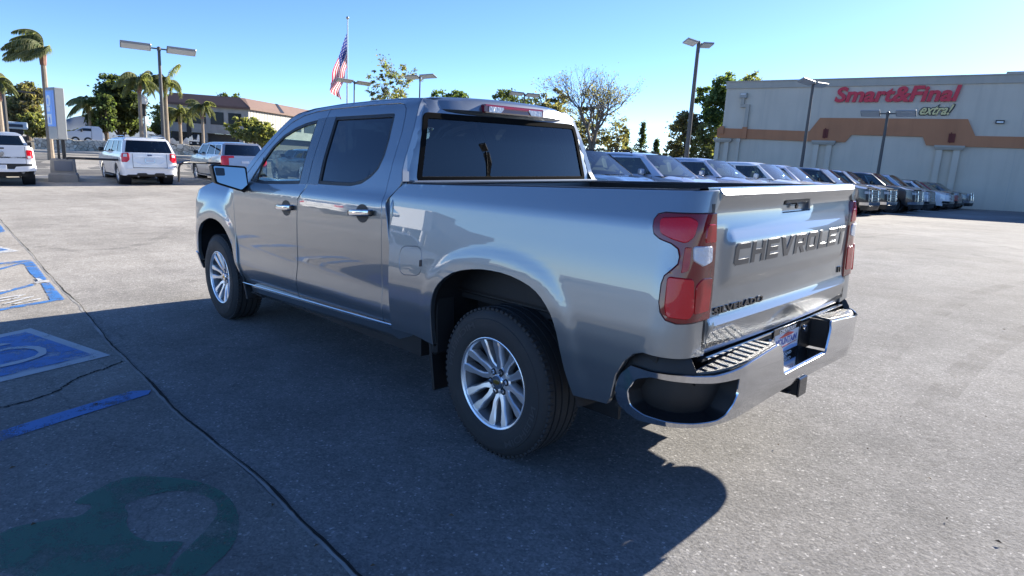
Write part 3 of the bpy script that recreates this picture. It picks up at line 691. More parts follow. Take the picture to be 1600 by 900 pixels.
    for y in ys:
        u = abs(y) / .68; cr = .030 * (1 - u ** 2.4) - .012 * max(0, (u - .85) / .15) ** 2; ta = .055 * u ** 6
        for i, (x, z) in enumerate(sec): V.append((x + (ta - .035 * (1 - u * u) if x < 1.0 else 0), y, z + cr * (1 if i < 3 else .75 if i == 3 else .25)))
    m_ = len(sec)
    for i in range(len(ys) - 1):
        for k in range(m_ - 1): Fc.append((i * m_ + k, i * m_ + k + 1, (i + 1) * m_ + k + 1, (i + 1) * m_ + k))
    Fc += [tuple(range(m_)), tuple(range(len(V) - m_, len(V)))[::-1]]
    mb.add(V, Fc, PAINT); SP = mb.obj('roof_spoiler', T, 35)
    mb = MB(); mb.box((.902, -.02, 1.852), (.05, .56, .054), REDD, ch=.008); BL = mb.obj('brake_light', T)
    mb = MB(); mb.box((.878, -.02, 1.861), (.012, .50, .014), RED, ch=.003); mb.obj('red_strip', BL)
    for sd in (1, -1):
        mb = MB(); mb.prism([(-.065, -.018), (.04, -.018), (.065, .006), (.065, .018), (-.065, .018)], 0, .008, CLR, lambda a, b, c: (.878 - c, -.02 + sd * (.185 - a), 1.848 + b)); mb.obj('cargo_lamp', BL)
    # ---------------- rocker
    def rk(mb, sd):
        xs = np.linspace(.70, 3.23, 12); V = []; Fc = []
        for x in xs:
            zt = float(np.interp(x, [.7, 3.23], [.522, .424])); e = 1 if .70 < x < 3.2 else .9
            V += [(x, (.945) * sd, zt + .012), (x, .975 * sd * e, zt + .002), (x, .985 * sd * e, zt - .006), (x, .968 * sd * e, zt - .055), (x, .91 * sd, zt - .10), (x, .80 * sd, zt - .105)]
        for i in range(11):
            for k in range(5): q = (i * 6 + k, i * 6 + k + 1, i * 6 + k + 7, i * 6 + k + 6); Fc.append(q[::-1] if sd > 0 else q)
        mb.add(V, Fc, PAINT)
    mirror_pair('rocker_panel', T, rk, 30)
    mirror_pair('sill_light_block', T, lambda mb, sd: mb.box((1.95, .86 * sd, .48), (2.5, .10, .25), UND))  # boxes added behind the rocker to stop sunlight passing under the truck
    mirror_pair('sill_moulding', T, lambda mb, sd: mb.tube([(.70, .978 * sd, .524), (.80, .985 * sd, .529), (1.1, .986 * sd, .516), (3.1, .980 * sd, .436), (3.22, .975 * sd, .430)], [.003, .006, .006, .006, .003], CHR2, n=6))
    # ---------------- rear bumper
    pc = np.array([(-1.19, 0), (-1.19, .3), (-1.188, .62), (-1.178, .72), (-1.15, .82), (-1.10, .90), (-1.03, .958), (-.95, .985), (-.86, .995), (-.74, .99)])
    pc = np.array(curve_pts(pc, 6)); ds = np.r_[0, np.cumsum(np.hypot(*np.diff(pc, axis=0).T))]
    def fBu(sd):
        def f(t, z, d=0.0):
            t_ = max(0, min(t, ds[-1])); x = np.interp(t_, ds, pc[:, 0]); y = np.interp(t_, ds, pc[:, 1])
            x2 = np.interp(min(t_ + .01, ds[-1]), ds, pc[:, 0]); y2 = np.interp(min(t_ + .01, ds[-1]), ds, pc[:, 1]); x1 = np.interp(max(t_ - .01, 0), ds, pc[:, 0]); y1 = np.interp(max(t_ - .01, 0), ds, pc[:, 1])
            l = math.hypot(x2 - x1, y2 - y1); nx, ny = -(y2 - y1) / l, (x2 - x1) / l
            dd = d + .05 * max(0, .57 - z) / .1 * .5 + .012 * max(0, (z - .70) / .05) ** 2
            return (float(x - nx * dd), float(y - ny * dd) * sd, z)
        return f
    te = ds[-1]
    bo = [(0, .512), (.25, .508), (.60, .495), (.80, .487), (.92, .485), (1.03, .483), (1.16, .482), (1.21, .50), (1.25, .525), (1.265, .57), (1.262, .62), (1.238, .668), (1.192, .714), (1.10, .709), (.99, .711), (.84, .706), (.75, .712), (.60, .728), (.435, .740), (.318, .748), (.305, .738), (.262, .604), (.25, .594), (0, .594)]
    hole = fillet([(.695, .606), (.746, .523), (.79, .506), (.91, .502), (1.027, .504), (1.127, .512), (1.186, .537), (1.203, .601), (1.165, .664), (1.098, .688), (.988, .685), (.84, .679), (.687, .677)], .015, 3)
    mb = MB()
    for sd in (1, -1): panel_mesh(mb, bo, fBu(sd), CHR2, holes=[hole], grid=.03, edge=.02, flip=sd > 0, flange=.009, roll=.004)
    BU = mb.obj('rear_bumper', T, 35)
    for sd in (1, -1):
        f = fBu(sd); mb = MB(); h2 = densify(hole, .02); n = len(h2)
        h2 = h2 if area(h2) > 0 else h2[::-1]; hi = inset(h2, .014)
        V = [f(a, b, .003) for a, b in h2] + [f(a, b, .085) for a, b in hi]
        Fc = [(i, (i + 1) % n, n + (i + 1) % n, n + i) for i in range(n)]
        mb.add(V, Fc, BLK)
        vv, ff = cdt(hi, (), .04); mb.add([f(a, b, .085) for a, b in vv], ff, BLK); mb.obj('corner_step', BU)
        mb = MB()   # top step pad
        top = [(-1.172, .325), (-1.176, .60), (-1.160, .72), (-1.13, .81), (-1.085, .875), (-1.06, .86), (-1.063, .40), (-1.067, .36)]
        P = [(a, b * sd) for a, b in top]; P = P if area(P) > 0 else P[::-1]
        zt_ = lambda b: -.075 * max(0, abs(b) - .33)
        mb.prism(inset(P, .006), .742, .756, pmat('step_pad', (.16, .16, .16), rough=.38, bump=.5, bscale=400), lambda a, b, c: (a, b, c + zt_(b)))
        mb.prism(P, .70, .747, BLK, lambda a, b, c: (a, b, c + zt_(b))); pad = mb.obj('step_pad', BU, 20)
        mb = MB()
        for k in range(10):
            y = .375 + k * .05; x1 = -1.155 if y < .7 else -1.155 + (y - .7) * .4
            R = Matrix.Rotation(-sd * .12, 3, 'Z'); mb.box(((x1 - 1.075) / 2, y * sd, .7565 - .075 * (y - .33)), (abs(x1 + 1.075), .010, .004), BLKG, R)
        mb.obj('grip_slots', pad, None)
        mb = MB(); mb.box((-1.08, .325 * sd, .672), (.17, .01, .15), BLK); mb.obj('notch_side', BU)
    mb = MB(); mb.box((-1.125, 0, .596), (.115, .52, .012), CHR2, ch=.004); mb.box((-1.072, 0, .668), (.01, .66, .15), BLK); mb.box((-1.04, 0, .745), (.05, 1.6, .012), BLK); mb.box((-1.072, 0, .752), (.012, 1.55, .008), CHR2)
    mb.box((-.98, .0, .66), (.10, 1.36, .14), BLK); mb.obj('notch_tray', BU)
    # black filler between body and bumper end
    def fil(mb, sd):
        P = [(-.76, .50), (-.78, .62), (-.825, .73), (-.90, .785), (-.95, .78), (-.95, .70), (-.9, .72), (-.84, .66), (-.80, .56), (-.79, .50)]
        P = P if area(P) > 0 else P[::-1]
        panel_mesh(mb, P, lambda a, b, d: ((a, (.955 - d) * sd, b)), BLK, grid=.04, flip=sd > 0, flange=.05)
        Q = [(.90, .70), (1.19, .70), (1.225, .665), (1.25, .62), (1.262, .54), (1.30, .52), (1.30, .68), (1.225, .760), (1.0, .782), (.93, .765)]
        Q = Q if area(Q) > 0 else Q[::-1]; panel_mesh(mb, Q, lambda a, b, d: fBu(sd)(a, b, d + .022), BLK, grid=.04, flip=sd > 0, flange=.03)
    mirror_pair('bumper_filler', BU, fil)
    # licence plate insert
    WHT = pmat('plate_white', (.72, .74, .78), rough=.35); NVY = pmat('plate_blue', (.03, .09, .40), rough=.35); PRD = pmat('plate_red', (.45, .04, .04), rough=.35)
    xp = -1.079
    pm = lambda a, b, c: (xp - c, -a, .683 + b)
    mb = MB(); mb.prism(fillet([(-.152, -.076), (.152, -.076), (.152, .076), (-.152, .076)], .01, 3), 0, .003, WHT, pm); LP = mb.obj('licence_plate', BU)
    mb = MB(); fr = [(-.158, -.082), (.158, -.082), (.158, .082), (-.158, .082)]
    panel_mesh(mb, fr, lambda a, b, d: (xp - .006 + d, -a, .683 + b), BLKG, holes=[[(-.148, -.052), (.148, -.052), (.148, .05), (-.148, .05)]], grid=.1, flange=.006, roll=.001); mb.obj('plate_frame', LP)
    for s_, x0, x1, y0_, y1_, mt, e in (('MOUNTAIN', -.125, .125, -.012, .022, NVY, .0046), ('CHEVROLET', -.10, .10, .054, .072, WHT, .0075), ('UPLAND', -.07, .07, -.074, -.058, WHT, .0075)):
        V, F = fit_text(s_, x0, x1, y0_, y1_, bold=.03); mb = MB(); mb.add([pm(a, b, e) for a, b, c in V], F, mt); mb.obj('plate_lettering', LP, None)
    mb = MB(); mb.prism([(-.09, .028), (-.05, .034), (-.02, .043), (.02, .046), (.05, .040), (.09, .032), (.06, .027), (-.05, .024)], .0035, .0045, PRD, pm)
    mb.prism([(-.13, -.030), (.13, -.019), (.13, -.016), (-.13, -.024)], .0035, .0045, PRD, pm); mb.prism([(-.145, -.05), (.145, -.05), (.145, -.036), (.05, -.030), (-.06, -.042), (-.145, -.034)], .0035, .0043, pmat('plate_sky', (.25, .42, .75), rough=.4), pm); mb.obj('plate_artwork', LP)
    for sd in (1, -1):
        mb = MB(); mb.lathe([(.020, 0), (.020, .018), (.012, .024), (0, .025)], CHR, n=14, O=(-1.10, sd * .205, .712), axis='x'); mb.obj('plate_lamp', BU)
    mb = MB(); mb.box((-1.10, .0, .475), (.16, .085, .085), UND, ch=.004); mb.box((-1.182, 0, .475), (.012, .095, .095), BLKG, ch=.004); mb.box((-1.05, 0, .50), (.14, .30, .02), UND); mb.box((-1.12, .075, .455), (.07, .035, .012), UND, ch=.004); mb.box((-1.12, -.075, .455), (.07, .035, .012), UND, ch=.004)
    mb.obj('hitch_receiver', T)
    # ---------------- wells, chassis, flaps
    for x0, ar in ((0, ARCH_R), (3.745, ARCH_F)):
        for sd in (1, -1):
            mb = MB()
            P = [p for p in ar if p[1] > .42]; V = []; n = len(P)
            for a, b in P: V += [(a, .985 * sd, b), (x0 + (a - x0) * 1.03, .94 * sd, .42 + (b - .42) * 1.03), (x0 + (a - x0) * 1.05, .64 * sd, .42 + (b - .42) * 1.04)]
            Fc = []
            for i in range(n - 1):
                for k in (0, 1): Fc.append((i * 3 + k, (i + 1) * 3 + k, (i + 1) * 3 + k + 1, i * 3 + k + 1))
            mb.add(V, Fc, UND)
            mb.box((x0, .63 * sd, .67), (1.12, .02, .78), UND); mb.obj('wheel_liner', T)  # inner wall carried low to block sunlight coming through the arch
    mb = MB()
    for sd in (1, -1): mb.box((1.75, .42 * sd, .50), (5.3, .07, .15), UND)
    mb.box((1.9, 0, .56), (2.9, 1.6, .06), UND); mb.box((-.05, 0, .76), (1.9, 1.55, .03), UND); mb.box((3.9, 0, .52), (1.0, 1.1, .35), UND)
    mb.tube([(0, -.8, .394), (0, .8, .394)], .055, UND, n=10); mb.lathe([(.02, -.13), (.13, -.07), (.16, 0), (.13, .07), (.02, .13)], UND, n=16, O=(0, .05, .394), axis='x')
    mb.tube([(3.745, -.8, .36), (3.745, .8, .36)], .05, UND, n=8); mb.tube([(.1, 0, .42), (2.6, 0, .48)], .045, UND, n=8)
    for sd in (1, -1):
        mb.box((-.02, .56 * sd, .46), (1.25, .06, .03), UND); mb.tube([(.14, .62 * sd, .40), (.22, .60 * sd, .86)], .032, STEEL, n=8); mb.tube([(-.55, .56 * sd, .56), (.62, .56 * sd, .50)], .03, UND, n=6)
    mb.tube([(2.2, -.35, .45), (.6, -.38, .46), (.2, -.5, .56), (-.3, -.62, .52), (-.55, -.78, .45)], .035, STEEL, n=8)
    mb.box((-.75, 0, .52), (.10, 1.0, .10), UND); mb.lathe([(.0, -.09), (.34, -.09), (.36, 0), (.34, .09), (0, .09)], UND, n=24, O=(-.62, 0, .52)) if False else None
    mb.obj('chassis', T)
    mb = MB(); mb.lathe([(.12, -.10), (.34, -.11), (.375, -.05), (.375, .05), (.34, .11), (.12, .10)], RUB, n=32, O=(-.60, 0, .56), cap=True); mb.obj('spare_wheel', T)
    def fl(mb, sd):
        mb.box((.515, .86 * sd, .385), (.02, .24, .345), BLK, Matrix.Rotation(.12, 3, 'Y'), ch=.006); mb.box((.50, .90 * sd, .60), (.05, .16, .35), UND, ch=.02)
    mirror_pair('rear_splash_guard', T, fl)
    mirror_pair('front_splash_guard', T, lambda mb, sd: (mb.box((3.20, .86 * sd, .39), (.025, .22, .23), BLK, Matrix.Rotation(.35, 3, 'Y'), ch=.006), mb.box((3.05, .84 * sd, .35), (.22, .18, .05), UND, ch=.02)))
    for sd, sp_ in ((1, .0), (-1, .3)):
        make_wheel(T, 0, .853 * sd, 0 if sd > 0 else PI, sp_ + .05)
        make_wheel(T, 3.745, .853 * sd, 0 if sd > 0 else PI, sp_ + .31)
    # ---------------- interior
    mb = MB(); mb.box((2.0, 0, .62), (2.9, 1.8, .04), FAB); mb.box((3.22, 0, 1.10), (.42, 1.66, .30), FAB, ch=.08); mb.box((3.02, .0, 1.05), (.25, .30, .22), BLK, ch=.05); mb.box((2.5, 0, .88), (1.0, .26, .35), FAB, ch=.04)
    mb.obj('dashboard', T)
    for y in (.40, -.40):
        mb = MB(); mb.box((2.42, y, .90), (.54, .52, .18), FAB, ch=.06); mb.box((2.12, y, 1.22), (.17, .50, .66), FAB, Matrix.Rotation(-.22, 3, 'Y'), ch=.07); mb.box((2.01, y, 1.62), (.10, .27, .19), FAB, Matrix.Rotation(-.15, 3, 'Y'), ch=.04); mb.obj('front_seat', T)
    mb = MB(); mb.box((1.42, 0, .92), (.50, 1.5, .18), FAB, ch=.06); mb.box((1.10, 0, 1.25), (.15, 1.5, .60), FAB, Matrix.Rotation(-.15, 3, 'Y'), ch=.06)
    for y in (.5, 0, -.5): mb.box((1.04, y, 1.58), (.08, .25, .14), FAB, ch=.03)
    mb.obj('rear_seat', T)
    mb = MB(); pts = [(2.86 + .05 * math.cos(a), .40 + .185 * math.sin(a), 1.16 + .18 * math.cos(a)) for a in np.linspace(0, 2 * PI, 21)]; mb.tube(pts, .015, BLK, n=6, cap=False); mb.box((2.87, .40, 1.15), (.05, .15, .10), BLK, ch=.02); mb.obj('steering_wheel', T)
    mb = MB(); mb.box((2.78, 0, 1.73), (.03, .24, .07), BLK, ch=.01); mb.obj('cabin_mirror', T)
    return T

def mirror_arm(door, sd):
    outl = [(1.222, 1.425), (1.205, 1.438), (.985, 1.423), (.972, 1.41), (.966, 1.275), (1.012, 1.236), (1.03, 1.232), (1.185, 1.286), (1.206, 1.30)]
    outl = outl if area(outl) > 0 else outl[::-1]; cy = 1.095; cz = 1.34; V = []; n = len(outl)
    mb = MB()
    rings = [(3.000, 1.0), (2.995, 1.03), (3.02, 1.045), (3.07, 1.0), (3.115, .86), (3.145, .62), (3.155, .30)]
    for i, (x, s) in enumerate(rings):
        for a, b in outl: V.append((x + .18 * (a - .97), (cy + (a - cy) * s) * sd, cz + (b - cz) * s))
    Fc = []
    for i in range(len(rings) - 1):
        for k in range(n): q = (i * n + k, i * n + (k + 1) % n, (i + 1) * n + (k + 1) % n, (i + 1) * n + k); Fc.append(q if sd > 0 else q[::-1])
    Fc.append(tuple(range((len(rings) - 1) * n, len(rings) * n)))
    mb.add(V[:], Fc, BLK); mb.add([(x + .008, y, z) for x, y, z in V[:n]], [tuple(range(n))], BLK)
    mb.tube([(3.05, 1.0 * sd, 1.262), (3.05, .93 * sd, 1.235)], [.035, .045], BLK, n=8)
    mb.box((3.07, .958 * sd, 1.245), (.13, .05, .075), BLK, ch=.015)
    o = mb.obj('side_mirror', door, 30)
    gi = inset(outl, .010); mb = MB()
    mb.add([(3.0020 + .18 * (a - .97) + .12 * (b - 1.34) - .014, a * sd, b) for a, b in gi], [tuple(range(n))], MIR)
    mg = mb.obj('mirror_glass', o, None)
    mb = MB(); q = fillet([(1.135, 1.352), (1.20, 1.352), (1.205, 1.415), (1.135, 1.412)], .01, 3)
    mb.add([(2.9860 + .18 * (a - .97) + .12 * (b - 1.34), a * sd, b) for a, b in q], [tuple(range(len(q)))], BLKG); mb.obj('spot_mirror', o, None)
    return o
TRUCK = build_truck()
# ================================================================== ground, street, markings
def asphalt(name, base, warm, speck=1.0, patch=.19, scale=1.0, streak=0.0, pale=None):
    m, N, L = nmat(name); b = N['Principled BSDF']; b.inputs['Roughness'].default_value = .95; b.inputs['Specular IOR Level'].default_value = .12
    tc = N.new('ShaderNodeTexCoord'); co = tc.outputs['Object']
    def noise(sc, det=5, vec=co, rough=.6):
        n = N.new('ShaderNodeTexNoise'); n.inputs['Scale'].default_value = sc; n.inputs['Detail'].default_value = det; n.inputs['Roughness'].default_value = rough; L.new(vec, n.inputs['Vector']); return n.outputs['Fac']
    def mr(s, a, c, lo, hi):
        r = N.new('ShaderNodeMapRange'); r.inputs[1].default_value = a; r.inputs[2].default_value = c; r.inputs[3].default_value = lo; r.inputs[4].default_value = hi; L.new(s, r.inputs[0]); return r.outputs[0]
    def mul(a, c):
        r = N.new('ShaderNodeMath'); r.operation = 'MULTIPLY'; L.new(a, r.inputs[0]); L.new(c, r.inputs[1]); return r.outputs[0]
    def add(a, c):
        r = N.new('ShaderNodeMath'); r.operation = 'ADD'; L.new(a, r.inputs[0]); L.new(c, r.inputs[1]); return r.outputs[0]
    big = mr(noise(.22 * scale, 6), .3, .7, 1 - patch, 1 + patch); mid = mr(noise(2.3 * scale, 8, rough=.7), .3, .7, 1 - patch * .8, 1 + patch * .8)
    v = N.new('ShaderNodeTexVoronoi'); v.inputs['Scale'].default_value = 105; L.new(co, v.inputs['Vector'])
    sc = N.new('ShaderNodeSeparateColor'); L.new(v.outputs['Color'], sc.inputs[0])
    stone = mr(sc.outputs[0], .0, 1.0, 1 - .20 * speck, 1 + .22 * speck)
    bright = mr(sc.outputs[1], .965, .985, 1, 1 + .85 * speck)
    v2 = N.new('ShaderNodeTexVoronoi'); v2.inputs['Scale'].default_value = 38; L.new(co, v2.inputs['Vector']); sc2 = N.new('ShaderNodeSeparateColor'); L.new(v2.outputs['Color'], sc2.inputs[0])
    st2 = mr(sc2.outputs[0], 0, 1, 1 - .10 * speck, 1 + .10 * speck)
    f = mul(mul(mul(mul(big, mid), stone), bright), st2)
    # stretched streaks along the driving direction
    mp = N.new('ShaderNodeMapping'); mp.inputs['Scale'].default_value = (.25, 1.6, 1); L.new(co, mp.inputs[0])
    f = mul(f, mr(noise(.8, 6, mp.outputs[0]), .35, .65, 1 - .07 - streak, 1 + .06 + streak))
    # small dark stains
    f = mul(f, mr(noise(.9, 3), .62, .72, 1, .84)); f = mul(f, mr(noise(5.5, 2), .70, .76, 1, .82))
    # fine cracks
    wn_ = N.new('ShaderNodeTexNoise'); wn_.inputs['Scale'].default_value = 1.3; wn_.inputs['Detail'].default_value = 5; L.new(co, wn_.inputs['Vector'])
    va = N.new('ShaderNodeVectorMath'); va.operation = 'MULTIPLY_ADD'; va.inputs[1].default_value = (.9, .9, .9); L.new(wn_.outputs['Color'], va.inputs[0]); L.new(co, va.inputs[2])
    ck = N.new('ShaderNodeTexVoronoi'); ck.feature = 'DISTANCE_TO_EDGE'; ck.inputs['Scale'].default_value = .23; L.new(va.outputs[0], ck.inputs['Vector'])
    f = mul(f, mr(ck.outputs['Distance'], .0, .0018, .78, 1))
    c = N.new('ShaderNodeVectorMath'); c.operation = 'SCALE'; c.inputs[0].default_value = base; L.new(f, c.inputs['Scale'])
    mx = N.new('ShaderNodeMix'); mx.data_type = 'RGBA'; L.new(mr(noise(.6 * scale, 4), .4, .65, 0, .8), mx.inputs[0]); L.new(c.outputs[0], mx.inputs[6])
    c2 = N.new('ShaderNodeVectorMath'); c2.operation = 'SCALE'; c2.inputs[0].default_value = warm; L.new(f, c2.inputs['Scale']); L.new(c2.outputs[0], mx.inputs[7])
    if pale:    # the paving gets paler towards the street side of the lot
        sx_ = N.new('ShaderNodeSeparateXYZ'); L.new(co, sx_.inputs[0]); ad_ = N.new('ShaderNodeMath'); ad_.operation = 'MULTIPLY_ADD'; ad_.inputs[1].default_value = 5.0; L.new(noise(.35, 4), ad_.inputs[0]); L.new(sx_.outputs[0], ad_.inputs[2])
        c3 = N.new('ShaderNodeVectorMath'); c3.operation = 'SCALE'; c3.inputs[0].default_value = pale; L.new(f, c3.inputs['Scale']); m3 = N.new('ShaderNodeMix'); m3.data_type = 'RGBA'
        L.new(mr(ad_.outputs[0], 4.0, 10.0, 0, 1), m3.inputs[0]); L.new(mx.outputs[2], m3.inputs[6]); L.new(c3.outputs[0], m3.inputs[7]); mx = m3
    L.new(mx.outputs[2], b.inputs['Base Color'])
    hn = add(mul(mr(sc.outputs[2], 0, 1, 0, 1), mr(noise(150, 2), 0, 1, .4, .6)), mr(noise(60, 4), 0, 1, 0, 1.1))
    bp = N.new('ShaderNodeBump'); bp.inputs['Strength'].default_value = .55; bp.inputs['Distance'].default_value = .006; L.new(hn, bp.inputs['Height']); L.new(bp.outputs[0], b.inputs['Normal'])
    MATS[name] = m; return m
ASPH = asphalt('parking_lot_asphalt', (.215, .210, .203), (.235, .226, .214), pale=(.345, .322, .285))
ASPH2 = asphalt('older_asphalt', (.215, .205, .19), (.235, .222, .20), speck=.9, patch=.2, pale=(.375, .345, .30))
STREET = asphalt('street_asphalt', (.16, .157, .15), (.18, .172, .16), speck=.5)
CONC = pmat('concrete', (.42, .40, .36), rough=.85, noise=.12, nscale=1.5, bump=.3, bscale=40)
CONCD = pmat('grey_concrete', (.25, .245, .235), rough=.85, noise=.12, nscale=3, bump=.3, bscale=40)
SOIL = pmat('dry_ground', (.20, .17, .12), rough=.95, noise=.3, nscale=.4)
def gl(vals):  # graded spacing
    return np.array(sorted(set(vals)))
def lot():
    xs = gl(list(np.arange(-20, 40, 1.0)) + list(np.arange(-60, -20, 4.)) + list(np.arange(40, 100, 4.)) + [-2500, -1200, -600, -300, -150, -90, 130, 180, 260, 400, 700, 1200, 2500, 4500])
    ys = gl(list(np.arange(-30, 20, 1.0)) + list(np.arange(-80, -30, 4.)) + list(np.arange(20, 61, 4.)) + [-4500, -2500, -1200, -600, -300, -150, -100, 90, 150, 300, 600, 1200, 2500])
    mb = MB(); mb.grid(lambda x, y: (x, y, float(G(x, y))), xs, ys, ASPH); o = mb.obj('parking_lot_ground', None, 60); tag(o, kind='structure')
lot()
# the older pavement left of the long seam
SEAM = [(40, 1.2), (24, 1.32), (14.88, 1.47), (12.07, 1.58), (8.31, 1.74), (5.98, 1.84), (5.12, 1.85), (3.5, 1.94), (2.11, 1.98), (1.4, 2.01), (.58, 1.98), (.07, 2.0), (-.39, 2.02), (-3, 2.06), (-14, 2.1)]
mb = MB(); sx = np.array([p[0] for p in SEAM][::-1]); sy = np.array([p[1] for p in SEAM][::-1])
mb.grid(lambda x, t: (x, float(np.interp(x, sx, sy)) + .004 + t * 16, float(G(x, np.interp(x, sx, sy) + t * 16)) + .004), np.arange(-14, 30.1, 1), np.linspace(0, 1, 17), ASPH2)
tag(mb.obj('older_pavement', None, 60), kind='structure')
mb = MB(); n = 700; xs = np.linspace(-3, 26, n); r1 = RNG.normal(0, 1, n); wob = np.convolve(r1, np.ones(9) / 9, 'same') * .008 + np.convolve(RNG.normal(0, 1, n), np.ones(60) / 60, 'same') * .05
wid = .0022 + .0035 * np.clip(np.convolve(RNG.normal(0, 1, n), np.ones(14) / 14, 'same') * 3 + .5, 0, 2)
wid = wid * np.where((xs > 2.0) & (xs < 4.6), 1.15, 1)
V = []
for x, w, d in zip(xs, wob, wid):
    y = float(np.interp(x, sx, sy)) + w; z = float(G(x, y)) + .007; V += [(x, y - d, z), (x, y + d, z)]
mb.add(V, [(2 * i, 2 * i + 2, 2 * i + 3, 2 * i + 1) for i in range(n - 1)], pmat('crack_dirt', (.018, .016, .014), rough=1)); tag(mb.obj('pavement_seam', None, None), kind='structure')
mb = MB(); V = []
wd2 = .004 + .007 * np.abs(np.convolve(RNG.normal(0, 1, n), np.ones(10) / 10, 'same'))
for x, w, d in zip(xs, wob, wd2):
    y = float(np.interp(x, sx, sy)) + w + .014; z = float(G(x, y)) + .0055; V += [(x, y - d, z), (x, y + d * 1.6, z)]
mb.add(V, [(2 * i, 2 * i + 2, 2 * i + 3, 2 * i + 1) for i in range(n - 1)], pmat('seam_filler', (.30, .29, .27), rough=.9, noise=.3, nscale=6)); tag(mb.obj('seam_filler', None, None), kind='structure')
ck = np.array(curve_pts([(2.30, 3.6), (2.36, 3.0), (2.39, 2.77), (2.41, 2.61), (2.5, 2.46), (2.69, 2.32), (2.79, 2.15), (2.9, 1.99)], 14)); ck += RNG.normal(0, .006, ck.shape)
mb = MB(); V = []
for i, p in enumerate(ck):
    d = .004 + .005 * abs(math.sin(i * .37)); V += [(p[0] - d, p[1], float(G(*p)) + .007), (p[0] + d, p[1] + d, float(G(*p)) + .007)]
mb.add(V, [(2 * i, 2 * i + 2, 2 * i + 3, 2 * i + 1) for i in range(len(ck) - 1)], pmat('crack_dirt', (.018,) * 3)); tag(mb.obj('pavement_crack', None, None), kind='structure')

def paintm(name, col, wear=.5, scale=9, amount=.35, cover=.94):
    m, N, L = nmat(name); b = N['Principled BSDF']; b.inputs['Base Color'].default_value = (*col, 1); b.inputs['Roughness'].default_value = .6
    tc = N.new('ShaderNodeTexCoord'); n = N.new('ShaderNodeTexNoise'); n.inputs['Scale'].default_value = scale; n.inputs['Detail'].default_value = 9; n.inputs['Roughness'].default_value = .75
    L.new(tc.outputs['Object'], n.inputs['Vector'])
    n2 = N.new('ShaderNodeTexNoise'); n2.inputs['Scale'].default_value = 120; n2.inputs['Detail'].default_value = 2; L.new(tc.outputs['Object'], n2.inputs['Vector'])
    ad = N.new('ShaderNodeMath'); ad.operation = 'MULTIPLY_ADD'; ad.inputs[1].default_value = .35; L.new(n2.outputs['Fac'], ad.inputs[0]); L.new(n.outputs['Fac'], ad.inputs[2])
    r = N.new('ShaderNodeMapRange'); r.inputs[1].default_value = wear; r.inputs[2].default_value = wear + .10; r.inputs[3].default_value = cover; r.inputs[4].default_value = cover * (1 - amount); L.new(ad.outputs[0], r.inputs[0])
    t = N.new('ShaderNodeBsdfTransparent'); x = N.new('ShaderNodeMixShader'); L.new(r.outputs[0], x.inputs[0]); L.new(t.outputs[0], x.inputs[1]); L.new(b.outputs[0], x.inputs[2])
    bp = N.new('ShaderNodeBump'); bp.inputs['Strength'].default_value = .4; bp.inputs['Distance'].default_value = .004; L.new(n2.outputs['Fac'], bp.inputs['Height']); L.new(bp.outputs[0], b.inputs['Normal'])
    L.new(x.outputs[0], N['Material Output'].inputs[0]); MATS[name] = m; return m
PBLUE = paintm('blue_road_paint', (.055, .20, .50), wear=.66, amount=.75, scale=7); PWHT = paintm('white_road_paint', (.62, .62, .60), wear=.66, amount=.75)
PWHT2 = paintm('worn_white_road_paint', (.50, .52, .54), wear=.74, amount=.6, scale=6)
PGRN = paintm('faded_green_paint', (.04, .155, .105), wear=.66, amount=.7, scale=5, cover=.78)
def gpoly(name, polys, mat, h, holes=(), px=True, label=None, cat=None):
    mb = MB()
    for P in polys:
        Q = [tuple(ground_pt(*p)[:2]) for p in P] if px else P
        Q = Q if area(Q) > 0 else Q[::-1]; H_ = [[tuple(ground_pt(*p)[:2]) for p in h_] if px else h_ for h_ in holes]
        V, F = cdt(Q, H_, .25, .25); mb.add([(a, b, float(G(a, b)) + h) for a, b in V], F, mat)
    o = mb.obj(name, None, None); tag(o, kind='structure'); return o
gpoly('blue_stripe_marking', [[(-160, 726), (0, 676), (100, 644.5), (205, 613), (236, 611.5), (232, 618), (120, 653), (0, 692), (-160, 744)]], PBLUE, .009)
gpoly('accessible_square_border', [[(48, 514), (173, 556.5), (0, 598.7), (-190, 645), (-240, 600), (0, 524)]], PWHT2, .008)
gpoly('accessible_square_field', [[(40, 520.5), (146, 556.5), (0, 591), (-180, 634), (-190, 560), (0, 529.5)]], PBLUE, .012)
arc = [(73, 552), (72, 548), (62, 544.5), (48, 543), (30, 543.5), (0, 549), (-40, 560), (-60, 572), (-30, 580), (0, 577.5), (28, 572), (48, 565), (62, 559.5), (60.5, 554), (52, 549.5), (36, 547.5), (18, 549)]
ring = [(73, 552), (72, 547.5), (60, 543.8), (40, 543.2), (15, 546), (-25, 555), (-25, 558), (15, 549), (40, 547.2), (54, 549), (61, 553.5), (55, 558.8), (40, 564), (0, 573.5), (-40, 583), (-40, 588), (0, 577.5), (30, 571), (56, 563), (66, 558.8), (72, 556)]
gpoly('wheelchair_symbol_ring', [ring], PWHT2, .016)
gpoly('wheelchair_symbol_seat', [[(18.5, 539.5), (-4, 544.5), (-30, 550), (-30, 546), (0, 539.8)]], PWHT2, .016)
